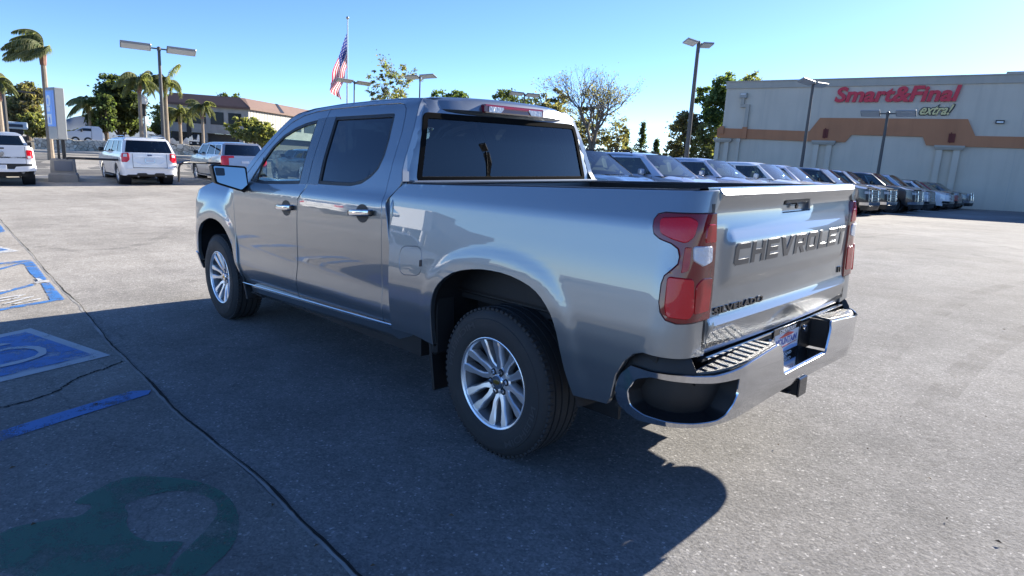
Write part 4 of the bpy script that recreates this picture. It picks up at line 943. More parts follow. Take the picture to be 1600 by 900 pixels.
# hatched access aisle
sc_ = 1 / 9.0
def cz(*P): return [(x * sc_, 395 + y * sc_) for x, y in P]
gpoly('aisle_outline', [cz((-1500, 260), (0, 150), (330, 112), (440, 112), (520, 190), (660, 385), (560, 400), (530, 385), (430, 300), (370, 215), (355, 180), (300, 165), (0, 250), (-1500, 640), (-1500, 560), (0, 225), (290, 150), (0, 168), (-1500, 330)),
                      cz((580, 440), (700, 425), (915, 668), (720, 700), (0, 828), (-1500, 1110), (-1500, 1050), (0, 790), (710, 675)),
                      cz((0, 568), (160, 535), (180, 515), (450, 445), (490, 465), (180, 545), (0, 600), (-1500, 1010), (-1500, 930))], PBLUE, .009)
WS = []
for a, b, w in (((0, 660), (370, 600), 15), ((0, 698), (290, 645), 14), ((60, 738), (480, 628), 15), ((210, 735), (580, 660), 14), ((200, 655), (370, 598), 10), ((290, 660), (480, 628), 10)):
    WS.append(cz((a[0], a[1] - w / 2), (b[0], b[1] - w / 2), (b[0], b[1] + w / 2), (a[0], a[1] + w / 2)))
gpoly('aisle_lettering', WS + [cz((-900, 820), (-100, 670), (-100, 690), (-900, 860)), cz((-60, 560), (170, 525), (150, 540), (-60, 575)), cz((500, 372), (560, 378), (600, 398), (690, 405), (700, 418), (560, 440), (520, 455), (480, 430), (540, 410))], PWHT, .015)
gpoly('aisle_corner_mark', [[(8.5, 362), (0, 351), (-30, 345), (-60, 366), (0, 364)]], PBLUE, .009)
gpoly('accessible_square_far', [[(30.5, 393), (0, 385.5), (-60, 380), (-120, 410), (0, 396.5)]], PWHT, .009)
gpoly('accessible_field_far', [[(14, 391.5), (0, 388.5), (-60, 384), (-100, 402), (0, 393.5)]], PBLUE, .013)
green = [(-30, 905), (-20, 850), (10, 830), (40, 822), (95, 812), (125, 810), (150, 790), (112, 790), (130, 777), (155, 766), (180, 752), (215, 746), (270, 748), (320, 756), (355, 775), (372, 800), (374, 835), (357, 865), (334, 885), (315, 905), (262, 905), (270, 882), (300, 852), (330, 822), (343, 800), (331, 780), (290, 768), (250, 771), (215, 783), (192, 792), (202, 806), (196, 818), (206, 838), (235, 850), (275, 848), (290, 850), (262, 880), (258, 905)]
gpoly('faded_green_marking', [smoothpoly(green, 1)], PGRN, .008)
# tyre scuffs and dry leaves
def scuff(name, pts, w, px=True):
    m, N, L = nmat('tyre_scuff') if 'tyre_scuff' not in MATS else (MATS['tyre_scuff'], None, None)
    if N:
        MATS['tyre_scuff'] = m; b = N['Principled BSDF']; b.inputs['Base Color'].default_value = (.05, .048, .046, 1); b.inputs['Roughness'].default_value = .9; tc = N.new('ShaderNodeTexCoord'); n_ = N.new('ShaderNodeTexNoise'); n_.inputs['Scale'].default_value = 3; n_.inputs['Detail'].default_value = 8; L.new(tc.outputs['Object'], n_.inputs['Vector'])
        r_ = N.new('ShaderNodeMapRange'); r_.inputs[1].default_value = .4; r_.inputs[2].default_value = .7; r_.inputs[3].default_value = 0; r_.inputs[4].default_value = .24; L.new(n_.outputs['Fac'], r_.inputs[0]); t_ = N.new('ShaderNodeBsdfTransparent'); x_ = N.new('ShaderNodeMixShader'); L.new(r_.outputs[0], x_.inputs[0]); L.new(t_.outputs[0], x_.inputs[1]); L.new(b.outputs[0], x_.inputs[2]); L.new(x_.outputs[0], N['Material Output'].inputs[0])
    P = [ground_pt(*p)[:2] for p in pts] if px else pts; P = curve_pts(P, 10); mb = MB(); V = []
    for i, p in enumerate(P):
        t = np.array(P[min(i + 1, len(P) - 1)]) - np.array(P[max(i - 1, 0)]); t /= np.hypot(*t) + 1e-9; nn = np.array([-t[1], t[0]]) * w / 2
        for q in (np.array(p) - nn, np.array(p) + nn): V.append((q[0], q[1], float(G(*q)) + .0052))
    mb.add(V, [(2 * i, 2 * i + 2, 2 * i + 3, 2 * i + 1) for i in range(len(P) - 1)], m); tag(mb.obj(name, None, None), kind='structure')
scuff('tyre_mark', [(68, 351), (95, 352), (140, 354)], .16); scuff('tyre_mark', [(1340, 372), (1420, 366), (1500, 372), (1600, 392)], .2); scuff('tyre_mark', [(1345, 392), (1430, 388), (1520, 398), (1620, 420)], .2); scuff('tyre_mark', [(60, 385), (130, 392), (230, 380), (290, 352)], .2); scuff('tyre_mark', [(1360, 352), (1460, 347), (1560, 352)], .25)
scuff('tyre_mark', [(1380, 560), (1450, 500), (1540, 455), (1620, 440)], .19); scuff('tyre_mark', [(1450, 640), (1530, 560), (1620, 510)], .19)
C_ = []
for k in range(46):
    u_, v_ = (rnd.uniform(20, 300), rnd.uniform(300, 400)) if k < 22 else (rnd.uniform(1345, 1600), rnd.uniform(350, 880)) if k < 34 else (rnd.uniform(0, 900), rnd.uniform(600, 890)); p = ground_pt(u_, v_); C_.append((p[0], p[1], float(G(p[0], p[1])) + .012))
C_ += [tuple(np.array(ground_pt(*q)) + np.array([0, 0, .02])) for q in ((213, 303), (199, 302), (281, 303), (505, 655), (835, 700), (705, 812), (1215, 700))]
mb = MB(); lm = pmat('dry_leaf', (.16, .10, .05), rough=.9)
for c_ in C_:
    a_ = rnd.uniform(0, 6.3); s_ = rnd.uniform(.006, .015); ca, sa = math.cos(a_) * s_, math.sin(a_) * s_; mb.add([(c_[0] - ca, c_[1] - sa, c_[2]), (c_[0] + sa * .5, c_[1] - ca * .5, c_[2] + .004), (c_[0] + ca, c_[1] + sa, c_[2] - .002), (c_[0] - sa * .5, c_[1] + ca * .5, c_[2] + .006)], [(0, 1, 2, 3)], lm)
tag(mb.obj('leaf_litter', None, None), kind='stuff')
# street beyond the lot
TAN = np.array([-STN[1], STN[0]]) * -1.0        # towards picture right
def PQ(p, q): v = CAM_C[:2] + STN * p + TAN * q; return float(v[0]), float(v[1])
def strip(name, p0, p1, mat, h, q0=-120, q1=160, n=60, raised=0):
    mb = MB()
    if raised:
        V = []; Fc = []
        qs = np.linspace(q0, q1, n)
        for q in qs:
            for p, dz in ((p0, 0), (p0 + .01, raised), (p1 - .01, raised), (p1, 0)):
                x, y = PQ(p, q); V.append((x, y, float(G(x, y)) + dz))
        for i in range(n - 1):
            for k in range(3): Fc.append((i * 4 + k, i * 4 + k + 1, i * 4 + k + 5, i * 4 + k + 4))
        mb.add(V, Fc, mat)
    else:
        def f(q, p): x, y = PQ(p, q); return (x, y, float(G(x, y)) + h)
        mb.grid(f, np.linspace(q0, q1, n), np.linspace(p0, p1, max(2, int((p1 - p0) / 2.5))), mat)
    return tag(mb.obj(name, None, 60), kind='structure')
strip('near_pavement', 32.2, 34.6, CONC, 0, raised=.13); strip('street', 34.8, 56.4, STREET, .004); strip('far_pavement', 56.6, 59.6, CONC, 0, raised=.14)
for p in (40.5, 45.6, 46.0, 51.2): strip('lane_line', p, p + .14, pmat('lane_paint', (.6, .58, .5), rough=.7), .012)
def hill():
    mb = MB(); us = np.linspace(-260, 330, 70)
    def f(i, t):
        u = us[int(i)]; top = 184 + 5 * math.sin(u * .030) + 2.5 * math.sin(u * .07 + 1) + .8 * math.sin(u * .21) + max(0, u - 150) * .16 + max(0, -u) * .05
        P = at(u, top, 3200 - 900 * (1 - t)); B = at(u, 250, 2300 + 900 * t); z = -10 + (P[2] + 10) * t ** .8; return (P[0], P[1], z + 4 * math.sin(i * .7 + t * 9) * t * (1 - t))
    mb.grid(f, range(70), np.linspace(0, 1, 12), pmat('hazed_scrub', (.15, .18, .21), rough=.95, noise=.2, nscale=.01)); tag(mb.obj('distant_hill', None, 60), kind='structure')  # scrub colour with distance haze mixed in as blue-grey
hill()
# ================================================================== other vehicles (x from rear bumper to nose)
WHITE = pmat('white_car_paint', (.82, .82, .82), rough=.3, coat=1.0); BLACKC = pmat('black_car_paint', (.012, .013, .016), rough=.25, coat=1.0)
GREYC = pmat('grey_car_paint', (.13, .145, .155), rough=.33, metal=.6, coat=1.0); SILV = pmat('silver_car_paint', (.46, .48, .52), rough=.32, metal=.7, coat=1.0)
BLUEC = pmat('blue_grey_car_paint', (.05, .09, .15), rough=.3, metal=.5, coat=1.0); REDC = pmat('red_car_paint', (.30, .012, .012), rough=.3, coat=1.0); DGREY = pmat('dark_grey_car_paint', (.035, .04, .045), rough=.3, metal=.4, coat=1.0)
LAV = pmat('pale_silver_car_paint', (.52, .54, .62), rough=.3, metal=.5, coat=1.0)
CARG = glassmat('car_glass_dark', (.05, .07, .08), ior=1.6); CARW = glassmat('car_windshield', (.50, .62, .60), ior=1.9)
LINE = pmat('panel_gap', (.01, .01, .012), rough=.8); PAPER = pmat('window_sticker', (.62, .70, .68), rough=.7); PAPERL = pmat('sticker_print', (.15, .22, .22), rough=.7)
SEATD = pmat('car_interior', (.13, .125, .12), rough=.9)
_cw = {}
def small_wheel(r, w, dark):
    k = (r, w, dark)
    if k in _cw: return _cw[k]
    t = MB(); t.lathe([(r * .60, -w * .42), (r * .68, -w / 2), (r * .93, -w / 2), (r * .99, -w * .36), (r, 0), (r * .99, w * .36), (r * .93, w / 2), (r * .68, w / 2), (r * .60, w * .44)], RUB, n=32, axis='y', cap=False)
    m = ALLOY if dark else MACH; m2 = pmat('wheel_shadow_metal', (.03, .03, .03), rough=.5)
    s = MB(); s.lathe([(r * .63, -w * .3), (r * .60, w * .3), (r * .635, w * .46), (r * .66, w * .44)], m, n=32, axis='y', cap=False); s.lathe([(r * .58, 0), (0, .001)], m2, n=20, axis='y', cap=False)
    s.lathe([(.07, .0), (.07, w * .34), (.0, w * .36)], m, n=12, axis='y', cap=False)
    for i in range(7):
        a = 2 * PI * i / 7; R = Matrix.Rotation(a, 3, 'Y'); s.box(R @ Vector((0, w * .34, r * .34)), (.048, .03, r * .58), m, R, ch=.008)
    o1 = t.obj('tyre'); o2 = s.obj('rim'); _cw[k] = (o1.data, o2.data); bpy.data.objects.remove(o1); bpy.data.objects.remove(o2); return _cw[k]

def make_car(S, name, label, cat, group=None, loc=(0, 0), rz=0.0):
    L_, W, H = S['L'], S['W'], S['H']; hw = W / 2; r = S.get('r', .39); paint = S['paint']; kind = S['kind']
    z = float(G(*loc)); gx = (float(G(loc[0] + 2, loc[1])) - float(G(loc[0] - 2, loc[1]))) / 4; gy = (float(G(loc[0], loc[1] + 2)) - float(G(loc[0], loc[1] - 2))) / 4
    n_ = Vector((-gx, -gy, 1)).normalized(); q = Vector((0, 0, 1)).rotation_difference(n_).to_matrix().to_4x4()
    T = empty(name, M=Matrix.Translation((loc[0], loc[1], z)) @ q @ Matrix.Rotation(rz, 4, 'Z')); tag(T, label, cat, group)
    zb, zc, zn = S['zb'], S['zc'], S['zn']; xw0 = S['xr']; xw1 = xw0 + S['wb']; sill = S.get('sill', .36); rr, rf_ = S.get('rr', .22), S.get('rf', .36)
    xc, x3, xr1, xr2 = S['xc'], S['x3'], S['xr1'], S['xr2']
    ins = lut([(.2, .07), (.42, .03), (.60, .0), (.8, .0), (zb - .12, .015), (zb - .03, .035), (zb + .05, .07), (2.1, .1)], .02)
    def f_(sd):
        def f(s, zz, d=0.0):
            if s < L_ / 2: x, y, nx, ny = cornered(s, hw, rr, rr, -1)
            else: x, y, nx, ny = cornered(s, hw, L_ - rf_, rf_, 1)
            y -= ins(zz) * (abs(ny) ** .5)
            if s < L_ / 2: x += S.get('rlean', .05) * max(0, zz - .75) * (1 if nx < 0 else 0) * min(1, -nx * 1.5) + .06 * max(0, .5 - zz) * 2 * min(1, abs(nx))
            else: x -= (S.get('flean', .15) * max(0, zz - .7) + .18 * max(0, .45 - zz)) * min(1, abs(nx)) - .05 * (1 - min(1, y / hw) ** 2) * abs(nx)
            return (x - nx * d, (y - ny * d) * sd, zz)
        return f
    ea, eb = rr * (PI / 2 - 1), rf_ * (PI / 2 - 1); s0 = -(hw + ea) + .0; s1 = L_ + hw + eb
    s0 = rr - rr * PI / 2 - (hw - rr); s1 = L_ - rf_ + rf_ * PI / 2 + (hw - rf_)
    def arch(x0):
        R = r + .065; return [(x0 + R * math.cos(a), r + R * .98 * math.sin(a)) for a in np.linspace(PI, 0, 13)]
    zrb = S.get('zrb', .42); top_r = S.get('zrear', zb)
    out = [(s0, zrb), (.05, zrb - .02), (xw0 - r - .10, sill + .02), (xw0 - r - .065, sill)] + arch(xw0) + [(xw0 + r + .065, sill), (xw1 - r - .065, sill)] + arch(xw1) + [(xw1 + r + .065, sill), (L_ - .05, .30), (s1, .28), (s1, zn), (L_ - rf_ * .2, zn + .0), (L_ - rf_ - .1, zn + .06), ((xc + L_) / 2, (zc + zn) / 2 + .04), (xc, zc), (xc - .3, zb)]
    if kind == 'pickup': out += [(S['xcab'] + .03, zb), (S['xcab'] - .03, top_r), (.1, top_r), (s0, top_r)]
    else: out += [(x3 + .2, zb), (.12, zb), (s0, zb)]
    for sd in (1, -1):
        mb = MB(); panel_mesh(mb, out, f_(sd), paint, grid=.14, edge=.10, flip=sd > 0, flange=.03); mb.obj('body_side', T, 35)
    # hood / cowl / decks
    def hoodz(x): return float(np.interp(x, [xc - .4, xc, (xc + L_) / 2, L_ - rf_ - .1, L_], [zc + .01, zc, (zc + zn) / 2 + .04, zn + .06, zn]))
    def hwid(x): return f_(1)(min(x, L_ - rf_), hoodz(x))[1] if x <= L_ - rf_ else max(.2, hw - .07 - rf_ * (1 - math.sqrt(max(0, 1 - ((x - L_ + rf_) / rf_) ** 2))))
    mb = MB(); mb.grid(lambda x, v: (x, v * hwid(x), hoodz(x) + .05 * (1 - v ** 4) * (1 if x < L_ - .15 else .5) + .015 * (abs(abs(v) - .62) < .18)), np.linspace(xc - .35, L_ - .10 - S.get('flean', .15) * .3, 12), np.linspace(-1, 1, 15), paint, flip=True); mb.obj('hood', T, 40)
    yb, yt = hw - .055, hw - S.get('tumble', .23)
    def gh(t, f):
        xx0 = x3 + (xr2 - x3) * f; xx1 = xc + (xr1 - xc) * (f if f < 1 else 1); return xx0 + (xx1 - xx0) * t
    Z = [zb, zb + (H - zb) * .8, H - .075, H - .03, H]; Y = [yb, yt + .035, yt - .02, yt - .14, 0]; Fr = [0, .82, .93, 1, 1]
    ring = [(y, zz, f) for y, zz, f in zip(Y, Z, Fr)] + [(-y, zz, f) for y, zz, f in zip(Y[:-1][::-1], Z[:-1][::-1], Fr[:-1][::-1])]
    ts = np.linspace(0, 1, 11); V = []; n = len(ring)
    for t in ts:
        for y, zz, f in ring:
            bow = .10 * (1 - (y / hw) ** 2); V.append((gh(t, f) + bow * (t ** 6) - .06 * (1 - (y / hw) ** 2) * (1 - t) ** 6, y, zz - .05 * (2 * t - 1) ** 4 * (f > .9)))
    mb = MB(); Fc = [(i * n + k, i * n + k + 1, (i + 1) * n + k + 1, (i + 1) * n + k) for i in range(10) for k in range(n - 1)]
    # open window areas: skip pure side faces between pillars
    def yat(f): return yb + (yt + .035 - yb) * (f / .82)
    def zat(f): return zb + (H - zb) * .8 * f / .82
    wins = S['wins']; sidef = [(i, k) for i in range(10) for k in (0, n - 2)]
    Fc2 = [Fc[i * (n - 1) + k] for i in range(10) for k in range(n - 1) if (i, k) not in sidef]
    mb.add(V, Fc2, paint)
    o = mb.obj('roof', T, 40)
    for sd in (1, -1):
        def sp(t, f, d=0.0): return (gh(t, f), (yat(f) - d) * sd, zat(f))
        mb = MB(); hl = [[(a0, .07), (a1, .07), (b1, .92), (b0, .92)] for a0, a1, b0, b1 in wins]
        panel_mesh(mb, [(0, 0), (1, 0), (1, 1), (0, 1)], lambda a, b, d: sp(a, b * .82, d), S.get('pillar', paint), holes=hl, grid=.2, edge=.1, flip=sd > 0, flange=0); mb.obj('side_frame', T, 30)
        for i, h in enumerate(hl): mb = MB(); panel_mesh(mb, h, lambda a, b, d: sp(a, b * .82, d + .012), CARG if i < len(hl) - 1 or S.get('darkfront') else CARW, grid=.3, edge=.2, flip=sd > 0, flange=0); mb.obj('side_window', T, None)
        if S.get('sticker'):
            mb = MB(); a0, a1, b0, b1 = wins[-2]; ta = a0 + (a1 - a0) * .15; tb = a0 + (a1 - a0) * .80
            mb.add([sp(ta, .20 * .82, .0), sp(tb, .20 * .82, .0), sp(tb, .74 * .82, .0), sp(ta, .74 * .82, .0)], [(0, 1, 2, 3)], PAPER)
            for k in range(5):
                fa = .28 + k * .09; mb.add([sp(ta + (tb - ta) * .08, fa * .82, -.003), sp(tb - (tb - ta) * (.1 + .1 * (k % 2)), fa * .82, -.003), sp(tb - (tb - ta) * (.1 + .1 * (k % 2)), (fa + .03) * .82, -.003), sp(ta + (tb - ta) * .08, (fa + .03) * .82, -.003)], [(0, 1, 2, 3)], PAPERL)
            mb.obj('price_sticker', T, None)
    # front and rear glass
    def endq(t, f0, f1, inset_, name_, mat, off):
        mb = MB(); V = []
        vs = np.linspace(-1, 1, 11)
        fs = np.linspace(f0, f1, 6)
        for f in fs:
            for v in vs:
                y = v * (np.interp(f, [0, .82, 1], [yb, yt + .035, yt - .10]) - inset_); zz = zb + (H - .05 - zb) * f; bow = .10 * (1 - (y / hw) ** 2)
                V.append((gh(t, f) + (bow if t > .5 else -.6 * bow) + off, y, zz))
        mb.add(V, [(i * 11 + k, i * 11 + k + 1, (i + 1) * 11 + k + 1, (i + 1) * 11 + k) for i in range(5) for k in range(10)], mat); return mb.obj(name_, T, 40), V
    ws, _ = endq(1.0, .02, .97, .07, 'windshield', CARW, -.005)
    # pillar strips beside windshield and rear glass
    for t, ins_, off in ((1.0, .07, 0), (0.0, .10, 0)):
        for sd in (1, -1):
            mb = MB(); V = []
            for f in np.linspace(0, .97, 7):
                ye = np.interp(f, [0, .82, 1], [yb, yt + .035, yt - .10]); zz = zb + (H - .05 - zb) * f
                for yy in (ye, ye - ins_ - .01):
                    bow = .10 * (1 - (yy / hw) ** 2); V.append((gh(t, f) + (bow if t > .5 else -.6 * bow) * (yy != ye), yy * sd, zz))
            mb.add(V, [(2 * i, 2 * i + 1, 2 * i + 3, 2 * i + 2) for i in range(6)], paint); mb.obj('window_pillar', T, 40)
    f0 = S.get('rgf', (.08, .86)); rg, _ = endq(0.0, f0[0], f0[1], .10, 'rear_window', CARG, -.01)
    mb = MB()
    for a, b in ((0, f0[0] + .01), (f0[1] - .01, 1.0)):
        V = []
        for f in (a, b):
            for v in np.linspace(-1, 1, 9):
                y = v * np.interp(f, [0, .82, 1], [yb, yt + .035, yt - .10]); bow = .10 * (1 - (y / hw) ** 2); V.append((gh(0, f) - .6 * bow, y, zb + (H - .05 - zb) * f))
        mb.add(V, [(k, k + 1, 9 + k + 1, 9 + k) for k in range(8)], paint)
    mb.obj('rear_panel', T, 40)
    if S.get('sticker'):
        mb = MB(); fq = lambda v, f: (gh(1, f) + .10 * (1 - (v * yt / hw) ** 2) - .02, v * yt, zb + (H - .05 - zb) * f)
        for v0, v1, a, b in ((-.62, -.22, .52, .86), (.35, .5, .10, .22), (.08, .16, .80, .90)): mb.add([fq(v0, a), fq(v1, a), fq(v1, b), fq(v0, b)], [(0, 1, 2, 3)], PAPER)
        mb.obj('windshield_papers', T, None)
    mb = MB(); mb.box(((x3 + xc) / 2 - .1, 0, zb - .08), (xc - x3 - .5, W - .3, .10), SEATD); mb.box((xc - .35, 0, zb - .02), (.5, W - .35, .12), SEATD, ch=.04)
    for x_ in S.get('seats', (xc - 1.3, xc - 2.2)):
        for y_ in (-.4, .4): mb.box((x_, y_, zb + .08), (.14, .46, .40), SEATD, ch=.05); mb.box((x_ - .05, y_, zb + .34), (.10, .26, .16), SEATD, ch=.04)
    mb.obj('cabin', T)
    if kind == 'pickup':
        mb = MB(); xb = S['xcab']; mb.box((xb / 2, 0, top_r - .42), (xb, W - .3, .05), BLK)
        for sd in (1, -1): mb.box((xb / 2, sd * (hw - .13), top_r - .02), (xb - .1, .13, .05), BLK, ch=.01); mb.box((xb / 2, sd * (hw - .19), top_r - .25), (xb - .1, .03, .42), BLK)
        mb.box((.07, 0, top_r - .015), (.07, W - .36, .04), paint, ch=.01); mb.obj('cargo_bed', T)
        mb = MB(); mb.box((xb + .02, 0, (top_r + zb) / 2 - .05), (.05, W - .16, .35), paint); mb.obj('cab_back_wall', T)
    # overlays
    def ov(nm, polys, mat, off=.008, both=True, fl=.012, gr=.12, label=None):
        obs = []
        for sd in (1, -1) if both else (1,):
            for poly in polys:
                mb = MB(); P = poly if area(poly) > 0 else poly[::-1]
                panel_mesh(mb, P, lambda a, b, d: f_(sd)(a, b, d - off), mat, grid=gr, edge=gr, flip=sd > 0, flange=fl, roll=.003); obs.append(mb.obj(nm, T, 40))
        return obs
    def ovm(nm, polys, mat, off=.008, gr=.12, fl=.012):
        mb = MB()
        for sd in (1, -1):
            for poly in polys:
                P = poly if area(poly) > 0 else poly[::-1]; panel_mesh(mb, P, lambda a, b, d: f_(sd)(a, b, d - off), mat, grid=gr, edge=gr, flip=sd > 0, flange=fl, roll=.003)
        return mb.obj(nm, T, 40)
    S['over'](T, S, ov, ovm, f_, s0, s1)
    # shut lines, handles, mirrors
    def ln(x, a, b): return [(x - .005, a), (x + .005, a), (x + .005, b), (x - .005, b)]
    dl = S['doors']; ovm('door_gaps', [ln(x, sill + .10, zb - .01) for x in dl], LINE, off=.003, fl=0)
    for sd in (1, -1):
        f = f_(sd)
        for x in dl[:-1]:
            c = f(x + .17, zb - .17); mb = MB(); mb.box((c[0], c[1] + .012 * sd, c[2]), (.19, .035, .035), S.get('hmat', paint), ch=.01); mb.obj('door_handle', T)
        mb = MB(); c = (xc - .55, sd * (hw + .10), zb + .10); mb.box(c, (.12, .20, .16), S.get('mmat', BLKG), ch=.03); mb.box((c[0], sd * (hw - .03), c[2] - .07), (.07, .12, .04), BLK); mb.obj('side_mirror', T)
    mb = MB()
    for x0 in (xw0, xw1):
        for sd in (1, -1): mb.lathe([(r + .06, -.20), (r + .062, .16)], UND, n=24, O=(x0, sd * (hw - .24), r), axis='y', cap=False); mb.box((x0, sd * (hw - .46), r + .15), (2 * r + .1, .02, .6), UND)
    mb.box((L_ / 2, 0, .42), (L_ - .6, W - .5, .16), UND); mb.box((xw0, 0, r), (.12, W - .4, .12), UND); mb.obj('underbody', T)
    tm, rm = small_wheel(r, .25, S.get('darkrim', False))
    for x0 in (xw0, xw1):
        for sd in (1, -1):
            w = bpy.data.objects.new('wheel', tm); COL.objects.link(w); w.parent = T; w.location = (x0, sd * (hw - .15), r - .01); w.rotation_euler = (0, 0, 0 if sd > 0 else PI)
            q_ = bpy.data.objects.new('rim', rm); COL.objects.link(q_); q_.parent = w
    if S.get('rails'):
        for sd in (1, -1):
            mb = MB(); mb.tube([(x3 + .45, sd * (yt - .06), H - .05), (x3 + .65, sd * (yt - .06), H + .025), (xr1 - .5, sd * (yt - .06), H + .025), (xr1 - .3, sd * (yt - .06), H - .04)], .018, S.get('railmat', BLK), n=6); mb.obj('roof_rail', T)
    return T

HLM = pmat('smoked_lamp_lens', (.30, .32, .35), rough=.12, coat=1.0)
def R4(a, b, c, d): return [(a, c), (b, c), (b, d), (a, d)]
def over_truck_row(T, S, ov, ovm, f_, s0, s1):
    L_ = S['L']; g = S.get('gmat', CHR); a = L_ + .02
    ov('headlight', [[(L_ - .10, .93), (a + .40, .90), (a + .40, 1.00), (L_ - .10, 1.03)]], HLM, .01)
    ovm('grille', [R4(a + .44, s1, .60, 1.06)], BLK, -.01)
    ovm('grille_bars', [R4(a + .44, s1, z_, z_ + .035) for z_ in (.66, .76, .86, .96)] + [R4(a + .40, a + .46, .60, 1.06), R4(a + .40, s1, 1.045, 1.085)], g, .012)
    ovm('front_bumper', [R4(L_ - .25, s1, .46, .58)], g, .03); ovm('air_dam', [R4(L_ - .2, s1, .26, .44)], BLK, .01)
    ov('running_light', [R4(a + .16, a + .34, .70, .76)], HLM, .01)
    ov('tail_light', [R4(-.30, .06, .95, 1.35)], REDB, .01); ovm('wheel_flare', [], BLK)
def over_suv_rear(T, S, ov, ovm, f_, s0, s1):       # white suv, seen from behind
    ov('tail_light', [fillet([(.10, .93), (.12, 1.27), (-.18, 1.30), (-.20, 1.03), (-.10, .93)], .03, 2)], REDB, .012); ov('reverse_light', [R4(-.11, .02, 1.14, 1.25)], CLR, .020, fl=.006)
    ovm('tailgate_seam', [R4(s0, -.30, .700, .725), R4(-.315, -.300, .72, 1.27)], LINE, .004, fl=0)
    ovm('tailgate_ridge', [[(s0, 1.12), (-.34, 1.12), (-.42, 1.16), (s0, 1.17)], [(s0, .82), (s0, .86), (-.55, .86), (-.36, .93), (-.36, .98), (-.62, .84)]], S['paint'], .018, fl=.02)
    ovm('licence_plate', [R4(s0, s0 + .16, .925, 1.06)], pmat('plate_white', (.6, .6, .6)), .02); ovm('maker_badge', [fillet(R4(s0, s0 + .085, 1.19, 1.235), .02, 2)], pmat('badge_blue', (.02, .05, .16), rough=.3), .02)
    ovm('plate_border', [R4(s0, s0 + .175, 1.062, 1.072), R4(s0, s0 + .175, .912, .925), R4(s0 + .162, s0 + .178, .915, 1.07)], CHR2, .022)
    ovm('lower_bumper', [[(s0, .40), (-.02, .40), (-.1, .44), (-.40, .44), (-.45, .50), (-.75, .50), (-.80, .45), (s0, .45)]], BLK, .014); ovm('bumper_shelf', [R4(s0, -.1, .66, .695)], S['paint'], .05, fl=.05)
    ov('headlight', [R4(S['L'] - .3, S['L'] + .2, .85, 1.0)], CLR, .01); ovm('grille', [R4(S['L'] + .25, s1, .55, 1.0)], BLK, .01)
    mb = MB()
    for y in (.45, -.55): mb.tube([(.05, y, .36), (.35, y, .36)], .035, STEEL, n=8)
    mb.obj('exhaust', T)
    for sd in (1, -1): mb = MB(); mb.box((S['L'] / 2, sd * (S['W'] / 2 - .02), .34), (2.0, .16, .05), BLK, ch=.015); mb.obj('running_board', T)
def over_suv2_rear(T, S, ov, ovm, f_, s0, s1):      # silver suv
    ov('tail_light', [[(.16, .88), (.14, 1.28), (-.45, 1.285), (-.45, 1.20), (-.22, 1.19), (-.22, .90), (-.08, .80)]], REDB, .012)
    ovm('licence_plate', [R4(s0, s0 + .16, .97, 1.08)], pmat('plate_white', (.6, .6, .6)), .02); ovm('tailgate_seam', [R4(s0, -.30, .66, .675)], LINE, .004, fl=0)
    ovm('tailgate_trim', [R4(s0, -.5, 1.20, 1.235)], S['paint'], .03, fl=.03); ovm('lower_bumper', [R4(s0, .1, .40, .50)], BLK, .014)
    ov('headlight', [R4(S['L'] - .3, S['L'] + .2, .85, 1.0)], CLR, .01); ovm('grille', [R4(S['L'] + .25, s1, .55, 1.0)], BLK, .01)
    for sd in (1, -1): mb = MB(); mb.box((S['L'] / 2, sd * (S['W'] / 2 - .02), .34), (2.0, .16, .05), CHR2, ch=.015); mb.obj('running_board', T)
def over_pickup_rear(T, S, ov, ovm, f_, s0, s1):    # white pickup seen from behind
    ov('tail_light', [fillet([(.04, 1.00), (.04, 1.30), (-.17, 1.30), (-.17, .98)], .03, 2)], REDB, .012); ov('reverse_light', [R4(-.14, -.03, 1.0, 1.09)], CLR, .02, fl=.006)
    ovm('tailgate_seam', [R4(-.20, -.188, .80, 1.42), R4(s0, -.19, .795, .81)], LINE, .004, fl=0); ovm('tailgate_handle', [R4(s0, s0 + .14, 1.33, 1.375)], BLK, .012)
    mb = MB(); mb.prism(fillet([(-.10, -.07), (0, -.11), (.10, -.07), (.13, .05), (.08, .09), (.03, .04), (0, .07), (-.03, .04), (-.08, .09), (-.13, .05)], .03, 2), -.035, .0, CHR, lambda a, b, c: (f_(1)(s0, 1.15)[0] + c, a, 1.16 + b)); mb.obj('tailgate_emblem', T)
    ovm('bumper_backing', [R4(s0, -.02, .62, .80)], BLK, .005); ovm('rear_bumper', [[(s0, .52), (s0, .60), (s0 + .36, .60), (s0 + .42, .70), (.06, .74), (.06, .56), (s0 + .42, .52)]], WHITE, .07, fl=.07)
    mb = MB(); x_ = f_(1)(s0, .70)[0]; mb.box((x_ - .03, 0, .69), (.02, .31, .16), pmat('plate_white', (.6, .6, .6)), ch=.004); mb.obj('licence_plate', T)
    mb = MB()
    for y in (.62, -.62): mb.tube([(.10, y, .50), (.5, y, .46)], .05, STEEL, n=8)
    mb.box((.35, 0, .52), (.3, .9, .12), UND); mb.lathe([(0, -.1), (.33, -.1), (.33, .1), (0, .1)], RUB, n=18, O=(.75, 0, .55)); mb.obj('exhaust', T)
    ov('headlight', [R4(S['L'] - .3, S['L'] + .2, .85, 1.05)], CLR, .01); ovm('grille', [R4(S['L'] + .25, s1, .55, 1.05)], BLK, .01)
def over_plain(T, S, ov, ovm, f_, s0, s1):
    ov('headlight', [R4(S['L'] - .25, S['L'] + .25, S['zn'] - .20, S['zn'] - .05)], CLR, .01); ovm('grille', [R4(S['L'] + .3, s1, .5, S['zn'] - .1)], BLK, .01)
    ov('tail_light', [R4(-.25, .1, S['zb'] - .35, S['zb'] - .15)], REDB, .01); ovm('lower_trim', [R4(s0, .1, .3 + .12, .5)], BLK, .01)

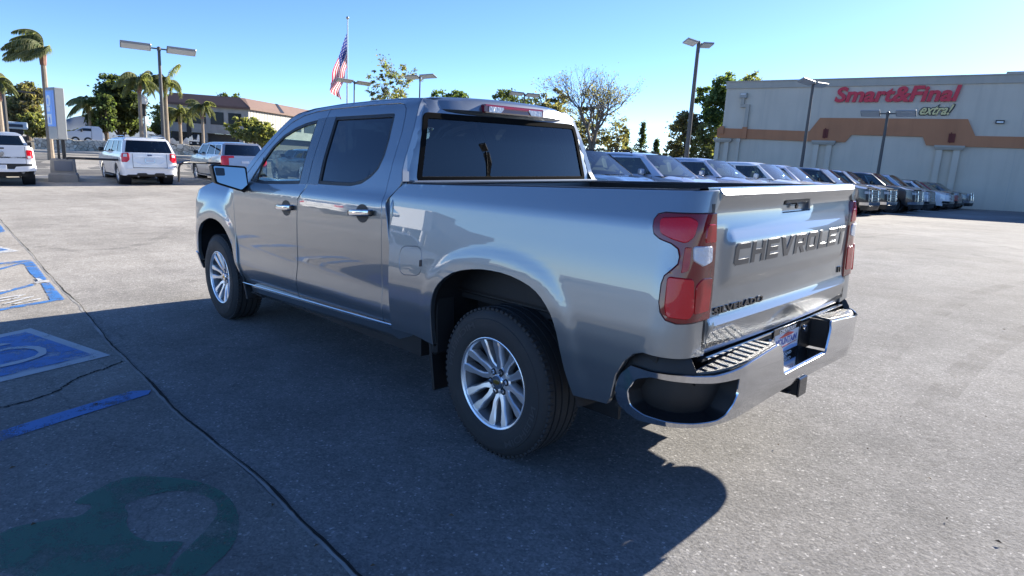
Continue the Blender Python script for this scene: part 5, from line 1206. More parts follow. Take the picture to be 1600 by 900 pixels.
def PK(**k):    # crew cab pickup like the main one
    d = dict(kind='pickup', L=5.88, W=2.03, H=1.92, wb=3.745, xr=1.19, r=.40, zb=1.32, zc=1.28, zn=1.10, xc=4.55, x3=2.05, xr1=3.75, xr2=2.12, xcab=2.05, zrear=1.42, zrb=.6, sill=.48, rlean=.0, flean=.10, doors=[2.22, 3.22, 4.45], tumble=.24,
             wins=[(.07, .46, .09, .47), (.50, .93, .51, .95)], seats=(3.1, 2.3), over=over_truck_row, sticker=True); d.update(k); return d
def SV(**k):    # large suv
    d = dict(kind='suv', L=5.3, W=2.03, H=1.92, wb=3.07, xr=1.15, r=.40, zb=1.28, zc=1.24, zn=1.06, xc=4.05, x3=.10, xr1=3.20, xr2=.42, sill=.40, doors=[1.55, 2.45, 3.75], tumble=.22, rails=True,
             wins=[(.05, .27, .06, .28), (.30, .58, .31, .59), (.62, .93, .62, .95)], seats=(2.9, 2.0), over=over_truck_row, sticker=True); d.update(k); return d
# left: parked by the street, tails towards us
gpl = 'vehicles parked by the street'
make_car(PK(paint=WHITE, over=over_pickup_rear, L=5.9, W=2.05, H=1.96, sticker=False, zb=1.38, zrear=1.45, zc=1.34, rgf=(.12, .80), mmat=BLK, darkrim=True), 'parked_pickup', 'white pickup parked tail-out beside the sign pylon, cut by the left edge', 'pickup truck', gpl, loc=(27.0, .10), rz=math.radians(-4))
make_car(SV(paint=WHITE, over=over_suv_rear, H=1.93, sticker=False, railmat=CHR2, rgf=(.06, .84), darkfront=True, mmat=BLK, rlean=.04, r=.41), 'parked_suv', 'white SUV with roof rails parked tail-out right of the sign pylon', 'suv', gpl, loc=(26.6, -4.62), rz=math.radians(-3))
make_car(SV(paint=SILV, over=over_suv2_rear, H=1.90, sticker=False, darkfront=True, rails=False, rlean=.08, r=.41, rgf=(.06, .86)), 'parked_suv', 'silver SUV with wide red tail lights, half hidden by the mirror of the grey pickup', 'suv', gpl, loc=(26.6, -8.45), rz=math.radians(-3.5))
make_car(SV(paint=BLUEC, over=over_plain, H=1.75, L=4.6, wb=2.7, xc=3.3, xr1=2.6, sticker=False, rails=False, doors=[1.3, 2.1, 3.1], r=.36, darkfront=True), 'parked_suv', 'dark blue SUV whose roof just shows above the grey pickup\'s windshield pillar', 'suv', gpl, loc=(25.4, -12.0), rz=0)
make_car(SV(paint=LAV, over=over_plain, H=1.90, sticker=False, rails=False), 'parked_suv', 'pale silver SUV seen only through the cab windows of the grey pickup', 'suv', gpl, loc=(17.0, -12.0), rz=math.radians(88))
# right: the dealer's row, noses towards the open lot
ROW = [(-9.6, 'sv', BLUEC, 'dark blue', 'nearest the cab of the grey pickup'), (-12.5, 'sv', LAV, 'pale silver', 'with black roof rails, second from the cab of the grey pickup'), (-16.4, 'pk', LAV, 'pale silver', 'third from the cab of the grey pickup'), (-19.8, 'pk', WHITE, 'white', 'fourth from the cab of the grey pickup'),
       (-22.7, 'pk', LAV, 'silver', 'with its grille just past the grey pickup tailgate'), (-26.0, 'pk', BLACKC, 'black', 'with bright grille bars, nearest of the black ones'), (-29.0, 'pk', BLACKC, 'black', 'with sun glare on the windshield, second of the black ones'), (-32.3, 'pk', DGREY, 'dark grey', 'behind the two black pickups'),
       (-35.9, 'sv', SILV, 'silver', 'with a black grille, just before the white one near the store'), (-39.9, 'svs', WHITE, 'white', 'with a black grille near the far end of the row'), (-43.0, 'svs', REDC, 'red', 'in the row before the store wall'), (-46.0, 'svs', GREYC, 'grey', 'last in the row, right against the store wall')]
for i, (y, k, pm_, cn, wh) in enumerate(ROW):
    gm = BLKG if pm_ in (WHITE, SILV, REDC) else CHR
    if k == 'pk': S = PK(paint=pm_, gmat=gm, mmat=pm_ if i < 5 else BLKG); nm, ct = 'row_pickup', 'pickup truck'
    elif k == 'sv': S = SV(paint=pm_, gmat=gm, rails=i == 1, mmat=pm_); nm, ct = 'row_suv', 'suv'
    else: S = SV(paint=pm_, gmat=gm, L=4.7, W=1.86, H=1.68, zb=1.12, zc=1.10, zn=.94, wb=2.75, xr=1.0, r=.36, xc=3.45, xr1=2.65, doors=[1.35, 2.15, 3.2], sill=.33, rails=i % 2 == 0); nm, ct = 'row_suv', 'suv'
    nose = 6.0 + (.0, -.2, .1, -.1, .15, 0, .12, -.18, .1, 0, .2, .1)[i]; L_ = S['L']
    make_car(S, nm, '%s %s %s' % (cn, 'pickup' if k == 'pk' else 'SUV', wh), ct, 'new vehicles in the row facing the lot', loc=(nose + L_, y), rz=PI)

make_car(SV(paint=WHITE, over=over_suv_rear, H=1.93, sticker=False, darkfront=True), 'parked_suv', 'white SUV added outside the frame to be mirrored in the doors of the grey pickup', 'suv', loc=(15.5, 8.2), rz=math.radians(80))  # unseen vehicle, added only for the door reflections
make_car(PK(paint=WHITE, over=over_pickup_rear, sticker=False), 'parked_pickup', 'white pickup added outside the frame to be mirrored in the doors of the grey pickup', 'pickup truck', loc=(23.0, 12.0), rz=math.radians(95))  # second unseen vehicle, also there just to be reflected
# ================================================================== store
STO = pmat('stucco_light', (.62, .545, .44), rough=.9, noise=.06, nscale=.5, bump=.3, bscale=30); STO2 = pmat('stucco_grey', (.46, .415, .345), rough=.9, noise=.05, nscale=.6, bump=.3, bscale=30)
STB = pmat('stucco_terracotta', (.50, .215, .105), rough=.9, noise=.07, nscale=.7, bump=.3, bscale=30); STR = pmat('plaque_red', (.16, .03, .02), rough=.7)
SRED = pmat('sign_red', (.62, .008, .035), rough=.4); SYEL = pmat('sign_cream', (.75, .62, .28), rough=.5); SBLK = pmat('sign_black', (.03, .03, .03), rough=.5)
POLE = pmat('painted_pole', (.09, .085, .08), rough=.5, metal=.2); POLEL = pmat('lamp_head_grey', (.33, .33, .32), rough=.5, metal=.3); LENS = pmat('lamp_lens', (.70, .72, .72), rough=.25)
FO = np.array([24.2, -46.9]); FE = np.array([-.98767, -.15678]); FN = np.array([-.15678, .98767])   # along facade, out of facade
def fc(a, z, o=0.0): p = FO + FE * a + FN * o; return (float(p[0]), float(p[1]), float(z))
def fbox(mb, a0, a1, z0, z1, o0, o1, mat):
    V = [fc(a, z, o) for a in (a0, a1) for z in (z0, z1) for o in (o0, o1)]
    mb.add(V, [(0, 1, 3, 2), (4, 6, 7, 5), (0, 4, 5, 1), (2, 3, 7, 6), (0, 2, 6, 4), (1, 5, 7, 3)], mat)
def stain(m, amt=.09):
    N, L = m.node_tree.nodes, m.node_tree.links; b = N['Principled BSDF']; tc = N.new('ShaderNodeTexCoord'); mp = N.new('ShaderNodeMapping'); mp.inputs['Scale'].default_value = (1.6, 1.6, .12); L.new(tc.outputs['Object'], mp.inputs[0])
    n = N.new('ShaderNodeTexNoise'); n.inputs['Scale'].default_value = 1.4; n.inputs['Detail'].default_value = 7; L.new(mp.outputs[0], n.inputs['Vector']); r = N.new('ShaderNodeMapRange'); r.inputs[1].default_value = .45; r.inputs[2].default_value = .75; r.inputs[3].default_value = 1; r.inputs[4].default_value = 1 - amt; L.new(n.outputs['Fac'], r.inputs[0])
    old = b.inputs['Base Color'].links[0].from_socket; s = N.new('ShaderNodeVectorMath'); s.operation = 'SCALE'; L.new(old, s.inputs[0]); L.new(r.outputs[0], s.inputs['Scale']); L.new(s.outputs[0], b.inputs['Base Color'])
for m_ in (STO, STO2, STB): stain(m_)
def store():
    T = empty('store_building', fc(0, 0)); tag(T, 'long beige stucco store with terracotta band and red lettering', 'store'); T.location = (0, 0, 0)
    mb = MB(); fbox(mb, 0, 45, -1, 8.35, -40, 0, STO); mb.obj('wall', T, None)
    mb = MB(); fbox(mb, -.06, 45.1, 8.35, 8.86, -40.1, .10, STO2); fbox(mb, -.12, 45.2, 8.86, 8.93, -40.2, .16, STO2); fbox(mb, 18.2, 45.3, 8.93, 9.06, -39, .10, STO2); mb.obj('cornice', T, None)
    up = [(-.35, 5.22), (6.78, 5.08), (7.41, 6.08), (16.62, 6.05), (17.20, 4.96), (45, 4.90)]; lo = [(-.35, 4.45), (6.24, 4.34), (9.36, 4.33), (9.72, 4.88), (14.22, 4.84), (14.50, 4.26), (16.72, 4.24), (45, 4.16)]
    mb = MB(); P = lo + up[::-1]; V, F = cdt(P, (), 2.0, 2.0); n = len(V)
    mb.add([fc(a, b, .14) for a, b in V], F, STB)
    m = len(P); mb.add([fc(a, b, .14) for a, b in P] + [fc(a, b, -.05) for a, b in P], [(i, (i + 1) % m, m + (i + 1) % m, m + i) for i in range(m)], STB); fbox(mb, -.36, 0, 4.5, 5.2, -.3, .10, STB); mb.obj('band', T, None)
    for a0, a1, z1 in ((-.52, .98, 4.38), (7.1, 8.75, 4.40), (15.0, 16.75, 4.28), (23.6, 25.3, 4.2), (32, 33.7, 4.2)):
        mb = MB(); w = a1 - a0; zt = z1 - .30
        V = []
        for z_, e in ((z1, 0), (z1 - .12, 0), (zt, .10)): V += [fc(a0 + e, z_, 0.001), fc(a1 - e, z_, 0.001), fc(a1 - e, z_, .40 - e), fc(a0 + e, z_, .40 - e)]
        mb.add(V, [(0, 1, 2, 3)] + [(r * 4 + k, r * 4 + (k + 1) % 4, r * 4 + 4 + (k + 1) % 4, r * 4 + 4 + k) for r in (0, 1) for k in range(4)] + [(8, 9, 10, 11)], STO2)
        c = mb.obj('capital', T, None)
        for s0_, s1_ in ((.16, .52), (w - .60, w - .22)):
            mb = MB(); fbox(mb, a0 + s0_, a0 + s1_, -.6, zt + .001, .001, .24, STO); mb.obj('pilaster_shaft', T, None)
        mb = MB(); fbox(mb, a0 + .05, a1 - .05, -.6, .75, .002, .30, STO2); mb.obj('pilaster_base', T, None)
    for a0, a1, z0, z1 in ((-.15, .22, 4.75, 5.36), (7.78, 8.12, 4.62, 5.25), (15.72, 16.10, 4.50, 5.08), (24.3, 24.6, 4.5, 5.05)):
        mb = MB()
        if a0 < 0 or a0 < 1: fbox(mb, a0, a1, z0, z1, .14, .26, STB)
        else: fbox(mb, a0, a1, z0, z1, .141, .20, STR); fbox(mb, a0 + .1, a0 + .16, z0 - .05, z1 + .08, .15, .24, STR)
        mb.obj('wall_plaque', T, None)
    mb = MB(); fbox(mb, 1.22, 1.75, 7.60, 7.98, .001, .34, CONC); fbox(mb, 1.28, 1.69, 7.84, 7.92, .30, .36, pmat('white_metal', (.75, .75, .73), rough=.4)); fbox(mb, 1.34, 1.60, 7.05, 7.60, .001, .22, STO2); fbox(mb, 1.34, 2.05, 6.86, 7.10, .001, .22, STO2); fbox(mb, 1.78, 2.05, 5.30, 6.86, .001, .22, STO2); fbox(mb, 1.74, 2.10, 4.40, 5.32, .14, .30, STB); fbox(mb, 1.36, 1.66, 4.1, 4.4, .001, .26, STO); fbox(mb, 1.40, 1.62, -.5, 4.1, .001, .20, STO); mb.obj('downspout', T, None)
    mb = MB(); fbox(mb, 18.14, 18.62, 5.78, 6.0, .001, .16, SBLK); fbox(mb, 18.20, 18.56, 5.82, 5.92, .16, .17, LENS); mb.obj('wall_light', T, None)
    mb = MB()
    for a_ in np.arange(3.1, 44, 4.1): fbox(mb, a_, a_ + .025, 5.3 if not 6.2 < a_ < 17.4 else 6.15, 8.34, .001, .006, pmat('joint_beige', (.52, .48, .41), rough=.9)); fbox(mb, a_, a_ + .025, -.5, 4.1, .001, .006, MATS['joint_beige'])  # joints coloured slightly darker than the wall stucco
    mb.obj('control_joints', T, None)
    for a_, w_ in ((27, 2.2), (34, 3.0)): mb = MB(); fbox(mb, a_, a_ + w_, 8.9, 10.0, -9, -6.5, POLEL); mb.obj('roof_unit', T, None)
    # raised sign letters, each line its own thing on the wall
    def sign(name, word, a0, a1, z0, z1, mat, depth, label, shear, bold, o0=.03, parts=True):
        S_ = empty(name, (0, 0, 0)); tag(S_, label, 'store sign'); V0, F0 = text_mesh(word, bold=bold, shear=shear, ext=.5); a, b = V0.min(0), V0.max(0)
        # split by letter
        x = 0
        V, F = V0, F0; adj = {}; par = list(range(len(V)))
        def find(i):
            while par[i] != i: par[i] = par[par[i]]; i = par[i]
            return i
        for f in F:
            for k in f[1:]: par[find(k)] = find(f[0])
        comps = {}
        for f in F: comps.setdefault(find(f[0]), []).append(f)
        for cmp_ in comps.values():
            idx = sorted({i for f in cmp_ for i in f}); mp = {i: k for k, i in enumerate(idx)}
            P = [fc(a0 + (V[i][0] - a[0]) / (b[0] - a[0]) * (a1 - a0), z0 + (V[i][1] - a[1]) / (b[1] - a[1]) * (z1 - z0), o0 + (V[i][2] + .5) * depth) for i in idx]
            mb = MB(); mb.add(P, [tuple(mp[i] for i in f) for f in cmp_], mat); mb.obj('letter', S_, None)
        return S_
    sign('store_sign', 'Smart&Final', 8.22, 15.95, 7.20, 8.30, SRED, .14, 'big red italic store name lettering high on the beige wall', .17, .034)
    s2 = sign('store_sign', 'extra!', 13.78, 15.70, 6.33, 7.02, SYEL, .06, 'small cream script lettering below the red store name', .5, .02, o0=.07)
    V0, F0 = text_mesh('extra!', bold=.075, shear=.5, ext=.5); a, b = V0.min(0), V0.max(0); mb = MB()
    mb.add([fc(13.70 + (p[0] - a[0]) / (b[0] - a[0]) * 2.08, 6.27 + (p[1] - a[1]) / (b[1] - a[1]) * .81, .02 + (p[2] + .5) * .045) for p in V0], F0, SBLK); mb.obj('letter_outline', s2, None)
store()
# ================================================================== lamps, flag, pylon, rails
def lamp(uL, vL, uR, vR, D, label, wide=.34, thick=.09, gap=.4, group='parking lot lamps', prad=.085, lens=True, drop=.0, tilt=.45):
    PL = at(uL, vL, D); r = ray(uR, vR); k = (PL[2] - CAM_C[2]) / r[2]; PR = CAM_C + r * k
    if abs(math.hypot(*(PR - CAM_C)[:2]) - D) > 12: PR = at(uR, vR, D); PR[2] = PL[2]
    c = (PL + PR) / 2; ax = (PR - PL)[:2]; ln = float(np.hypot(*ax)); th = math.atan2(ax[1], ax[0]); zg = float(G(c[0], c[1])); H = c[2] - zg
    cv = (CAM_C - c)[:2]; sy_ = 1 if (-math.sin(th) * cv[0] + math.cos(th) * cv[1]) > 0 else -1
    T = empty('parking_lamp', (c[0], c[1], zg), th, label, 'lamp post', group)
    mb = MB(); mb.tube([(0, 0, .5), (0, 0, H - .05)], [prad, prad * .72], POLE, n=10); mb.obj('pole', T)
    mb = MB(); mb.lathe([(.28, -.6), (.28, .55), (.25, .6), (0, .6)], CONCD, n=18); mb.obj('base', T)
    mb = MB(); mb.box((0, 0, H - .02), (gap * 1.6, .07, .07), POLE, ch=.015); mb.lathe([(.09, H - .12), (.09, H + .05), (.05, H + .09), (0, H + .09)], POLE, n=10); mb.obj('bracket', T)
    for s in (1, -1):
        L2 = ln / 2 - gap / 2; cx = s * (gap / 2 + L2 / 2)
        mb = MB(); R = Matrix.Rotation(-s * drop, 3, 'Y') @ Matrix.Rotation(sy_ * tilt, 3, 'X'); q_ = R @ Vector((0, 0, -thick / 2 - .004)); mb.box((cx, 0, H + (-.5 * L2 * math.sin(drop) if drop else 0)), (L2, wide, thick), POLEL, R, ch=.025); h = mb.obj('lamp_head', T)
        mb = MB(); mb.box((cx + q_.x, q_.y, H + q_.z + (-.5 * L2 * math.sin(drop) if drop else 0)), (L2 * .92, wide * .80, .012), LENS, R); mb.obj('lens', h, None)
        # small tilted lip so the lens is visible from below
    return T
lamp(187, 68, 306, 83, 39, 'tall twin-head lot lamp behind the white SUV', wide=.55, thick=.12, gap=.7, prad=.10)
lamp(526, 124, 580, 132, 62, 'twin-head lamp right beside the flagpole', wide=.6, gap=.4)
lamp(634, 121.5, 680, 118.5, 60, 'twin-head lamp rising behind the front of the grey pickup\'s roof', wide=.6, gap=.3)
lamp(797, 145, 842, 150, 62, 'twin-head lamp above the red brake light of the grey pickup', wide=.6, gap=.3)
lamp(912, 170, 946, 166.5, 66, 'thin dark lamp in front of the bare tree', wide=.5, gap=.3)
lamp(1071, 63, 1112, 71, 32, 'tallest lamp, with short flood heads, behind the vehicle row', wide=.42, thick=.09, gap=.35, prad=.12, drop=.1)
lamp(1251, 124, 1290, 134, 40, 'lamp in front of the store\'s plain left wall', wide=.45, gap=.25, prad=.10, drop=.05)
lamp(1345, 177, 1432, 177, 44, 'wide twin-head lamp in front of the cream script lettering', wide=.6, thick=.12, gap=.8, prad=.10)
# flagpole and flag
fp = at(542, 240, 66); zt = at(542, 30, 66)[2]; zg = float(G(fp[0], fp[1]))
T = empty('flagpole', (fp[0], fp[1], zg), 0, 'tall white flagpole with a ball finial', 'flagpole'); mb = MB(); mb.tube([(0, 0, 0), (0, 0, zt - zg)], [.11, .05], pmat('white_pole', (.55, .56, .55), rough=.35, metal=.5), n=10); mb.obj('pole', T)
mb = MB(); mb.lathe([(0, -.16), (.11, -.11), (.16, 0), (.11, .11), (0, .16)], pmat('finial', (.7, .68, .6), rough=.3, metal=.8), n=14, O=(0, 0, zt - zg + .12)); mb.obj('finial', T)
def cloth(name, c):
    m, N, L = nmat(name); N.remove(N['Principled BSDF']); d = N.new('ShaderNodeBsdfDiffuse'); t = N.new('ShaderNodeBsdfTranslucent'); d.inputs[0].default_value = (*c, 1); t.inputs[0].default_value = (*c, 1); x = N.new('ShaderNodeMixShader'); x.inputs[0].default_value = .55; L.new(d.outputs[0], x.inputs[1]); L.new(t.outputs[0], x.inputs[2]); L.new(x.outputs[0], N['Material Output'].inputs[0]); return m
FW = cloth('flag_white', (.80, .78, .76)); FR = cloth('flag_red', (.62, .03, .05)); FB = cloth('flag_blue', (.04, .06, .24))
lat = np.array([TAN[0], TAN[1]]); vw = np.array([STN[0], STN[1]])
def flagp(a, b):
    u = (1 - a) * ((1 - b) * 541.6 + b * 513.5) + a * ((1 - b) * 543 + b * 530); top = 52 + (132 - 52) * b + 6 * math.sin(b * PI); bot = 101 + (157 - 101) * b
    bow = -9 * math.sin(b * PI) * (1 - .3 * a) - 3.5 * math.sin(a * PI) * b; P = at(u + bow * .2 + 2.2 * math.sin(b * 9 + a * 5) * b, top + (bot - top) * a, 66)
    d = .35 * math.sin(b * 11 + a * 6) * (b ** .5) + .2 * math.sin(a * 9 + b * 4) * b; return (P[0] + vw[0] * d, P[1] + vw[1] * d, P[2])
mb = MB(); na, nb = 39, 42; V = [flagp(i / na, j / nb) for i in range(na + 1) for j in range(nb + 1)]
byc = {}
for i in range(na):
    for j in range(nb):
        s = int(i / 3); m_ = FR if s % 2 == 0 else FW
        if s < 7 and j / nb < .40: m_ = FW if (i % 4 == 1 and j % 3 == 1) else FB
        byc.setdefault(m_.name, (m_, []))[1].append((i * (nb + 1) + j, i * (nb + 1) + j + 1, (i + 1) * (nb + 1) + j + 1, (i + 1) * (nb + 1) + j))
o0 = True
for m_, fs in byc.values():
    if o0: mb.add(V, fs, m_); o0 = False
    else:
        k = mb.mid(m_); mb.f += fs; mb.mi += [k] * len(fs)
tag(mb.obj('flag', None, 80), 'limp red, white and blue stars-and-stripes flag hanging from the tall flagpole', 'flag')
# sign pylon
pb = ground_pt(101, 284); zg = float(G(pb[0], pb[1])); PD = math.hypot(*(pb - CAM_C)[:2]); zl = lambda v: float(at(96, v, PD)[2]) - zg; z_top, z_fb, z_cb, z_bt = zl(138), zl(199), zl(218.5), zl(248)
T = empty('sign_pylon', (pb[0], pb[1], zg), math.atan2(TAN[1], TAN[0]), 'blue and grey sign pylon standing on a concrete block between the white vehicles', 'sign pylon')
# local frame: x picture right, y away from the camera
mb = MB()
V = []
for z_, w, d in ((0, .50, .42), (.30, .49, .41), (.38, .42, .36), (z_bt - .02, .39, .34), (z_bt, .35, .30)): V += [(-w, -d, z_), (w, -d, z_), (w, d, z_), (-w, d, z_)]
mb.add(V, [(i * 4 + k, i * 4 + (k + 1) % 4, i * 4 + 4 + (k + 1) % 4, i * 4 + 4 + k) for i in range(4) for k in range(4)] + [(16, 17, 18, 19)], CONCD); mb.box((.03, -.375, z_bt * .70), (.60, .02, z_bt * .42), pmat('blue_grey_panel', (.13, .15, .19), rough=.8)); mb.obj('concrete_base', T, None)
mb = MB(); mb.box((-.12, 0, (z_bt + z_cb) / 2), (.08, .16, z_cb - z_bt + .3), BLK); mb.box((.06, 0, (z_bt + z_cb) / 2), (.12, .16, z_cb - z_bt + .3), BLK); mb.obj('sign_post', T)
RZ = Matrix.Rotation(math.radians(25), 3, 'Z'); PG = pmat('pylon_grey', (.24, .25, .25), rough=.5, noise=.05)
mb = MB(); mb.box((-.10, .1, (z_top + z_cb) / 2), (.36, .88, z_top - z_cb), PG, RZ, ch=.03); CB = mb.obj('cabinet', T)
SB = pmat('sign_blue', (.02, .16, .62), rough=.3); SBL = pmat('sign_sky', (.05, .25, .75), rough=.3); SW = pmat('sign_white', (.5, .56, .66), rough=.3)
def face(a, b, z0, z1, mat, off, name):
    mb = MB(); V = []
    for aa, zz in ((a, z0), (b, z0), (b, z1), (a, z1)):
        p = RZ @ Vector((-.182 - off, aa * .84, 0)); V.append((p.x - .10, p.y + .1, z_fb + (zz - 2.2) / 1.9 * (z_top - .08 - z_fb)))
    mb.add(V, [(3, 2, 1, 0)], mat); return mb.obj(name, CB, None)
face(-.50, .50, 2.22, 4.05, SB, .004, 'sign_face'); face(-.18, .48, 2.24, 3.98, SBL, .008, 'sign_panel')
def blob(poly, mat, off, name):
    mb = MB(); V = []
    for aa, zz in poly: p = RZ @ Vector((-.182 - off, aa * .84, 0)); V.append((p.x - .10, p.y + .1, z_fb + (zz - 2.2) / 1.9 * (z_top - .08 - z_fb)))
    mb.add(V, [tuple(range(len(V)))[::-1]], mat); mb.obj(name, CB, None)
blob([(.44, 3.25), (.40, 3.72), (.28, 3.82), (.05, 3.80), (-.05, 3.66), (.0, 3.30), (.2, 3.22)], SW, .012, 'sign_emblem'); blob([(.40, 2.98), (.05, 2.98), (.05, 3.20), (.40, 3.20)], SW, .012, 'sign_emblem'); blob([(.46, 2.32), (-.05, 2.32), (-.05, 2.85), (.46, 2.85)], SW, .012, 'sign_emblem'); blob([(.30, 2.38), (.12, 2.38), (.12, 2.62), (.22, 2.75), (.30, 2.62)], SB, .016, 'sign_emblem'); blob([(.32, 3.36), (.20, 3.32), (.14, 3.60), (.24, 3.70), (.32, 3.6)], SBL, .016, 'sign_emblem')
# rails
def rail(pts, label):
    P = [ground_pt(u, v) if z is None else np.r_[at(u, v, z)] for u, v, z in pts]; c = P[0]; zg = float(G(c[0], c[1])); T = MB(); T.tube([tuple(p - np.array([c[0], c[1], zg])) for p in P], .045, BLK, n=8)
    o = T.obj('tubular_rail', None); o.location = (c[0], c[1], zg); tag(o, label, 'rail')
rail([(104, 249, 29.5), (104.5, 247.5, 29.5), (108, 246.8, 29.5), (200, 250.5, 30.5), (243, 253, 31), (247, 256, 31), (247, 284, 31)], 'long low black rail running right from the sign pylon behind the white SUV')
rail([(279.5, 284, 30), (279.5, 262, 30), (281, 257.5, 30), (286, 254.5, 30), (294, 253.5, 30.3), (345, 255.5, 31), (349, 258, 31), (349, 285, 31)], 'black hooped rail end between the white and the silver SUV')
# stone wall along the far pavement with planting
STNW = None
def stonewall():
    m, N, L = nmat('field_stone'); b = N['Principled BSDF']; b.inputs['Roughness'].default_value = .9
    tc = N.new('ShaderNodeTexCoord'); v = N.new('ShaderNodeTexVoronoi'); v.inputs['Scale'].default_value = 3.2; L.new(tc.outputs['Object'], v.inputs['Vector'])
    v2 = N.new('ShaderNodeTexVoronoi'); v2.feature = 'DISTANCE_TO_EDGE'; v2.inputs['Scale'].default_value = 3.2; L.new(tc.outputs['Object'], v2.inputs['Vector'])
    s = N.new('ShaderNodeSeparateColor'); L.new(v.outputs['Color'], s.inputs[0]); cr = N.new('ShaderNodeValToRGB'); cr.color_ramp.elements[0].color = (.40, .35, .27, 1); cr.color_ramp.elements[1].color = (.80, .74, .62, 1); L.new(s.outputs[0], cr.inputs[0])
    r = N.new('ShaderNodeMapRange'); r.inputs[1].default_value = .004; r.inputs[2].default_value = .04; r.inputs[3].default_value = .4; r.inputs[4].default_value = 1; L.new(v2.outputs['Distance'], r.inputs[0])
    sc = N.new('ShaderNodeVectorMath'); sc.operation = 'SCALE'; L.new(cr.outputs[0], sc.inputs[0]); L.new(r.outputs[0], sc.inputs['Scale']); L.new(sc.outputs[0], b.inputs['Base Color'])
    bp = N.new('ShaderNodeBump'); bp.inputs['Strength'].default_value = 1; bp.inputs['Distance'].default_value = .1; L.new(r.outputs[0], bp.inputs['Height']); L.new(bp.outputs[0], b.inputs['Normal'])
    for nm, q0, q1, mat, h, lb in (('stone_wall', -7.5, 22, m, .95, 'low field-stone wall across the street behind the sign pylon'), ('retaining_wall', -20, -7.6, pmat('dark_block_wall', (.07, .068, .062), rough=.9, noise=.2), 1.05, 'dark low wall across the street above the white pickup')):
        mb = MB(); qs = np.arange(q0, q1 + .01, .5); V = []
        for q in qs:
            hh = h + (.07 * math.sin(q * 3.1) + .05 * math.sin(q * 7.7) if nm == 'stone_wall' else 0)
            for p, z_ in ((60.0, -.2), (60.05 + .03 * math.sin(q * 5), hh * .5), (60.1, hh), (60.5, hh + .02), (60.55, -.2)): x, y = PQ(p, q); V.append((x, y, float(G(x, y)) + z_))
        mb.add(V, [(i * 5 + k, i * 5 + k + 1, i * 5 + k + 6, i * 5 + k + 5) for i in range(len(qs) - 1) for k in range(4)], mat); tag(mb.obj(nm, None, None), lb, 'wall')
stonewall()
def bank():     # raised ground behind the wall
    mb = MB()
    def f(q, p): x, y = PQ(p, q); return (x, y, float(G(x, y)) + .55 * sst((p - 60.2) / 3) + .05 * math.sin(q * .7 + p) + .0 * q)
    mb.grid(f, np.arange(-60, 90, 3.), [60.3, 61, 62, 63.5, 66, 72, 80, 100, 140, 200], SOIL); tag(mb.obj('planted_bank', None, 60), kind='structure')
bank()
def bankz(x, y): p = (x - CAM_C[0]) * STN[0] + (y - CAM_C[1]) * STN[1]; return float(G(x, y)) + .55 * float(sst((p - 60.2) / 3))
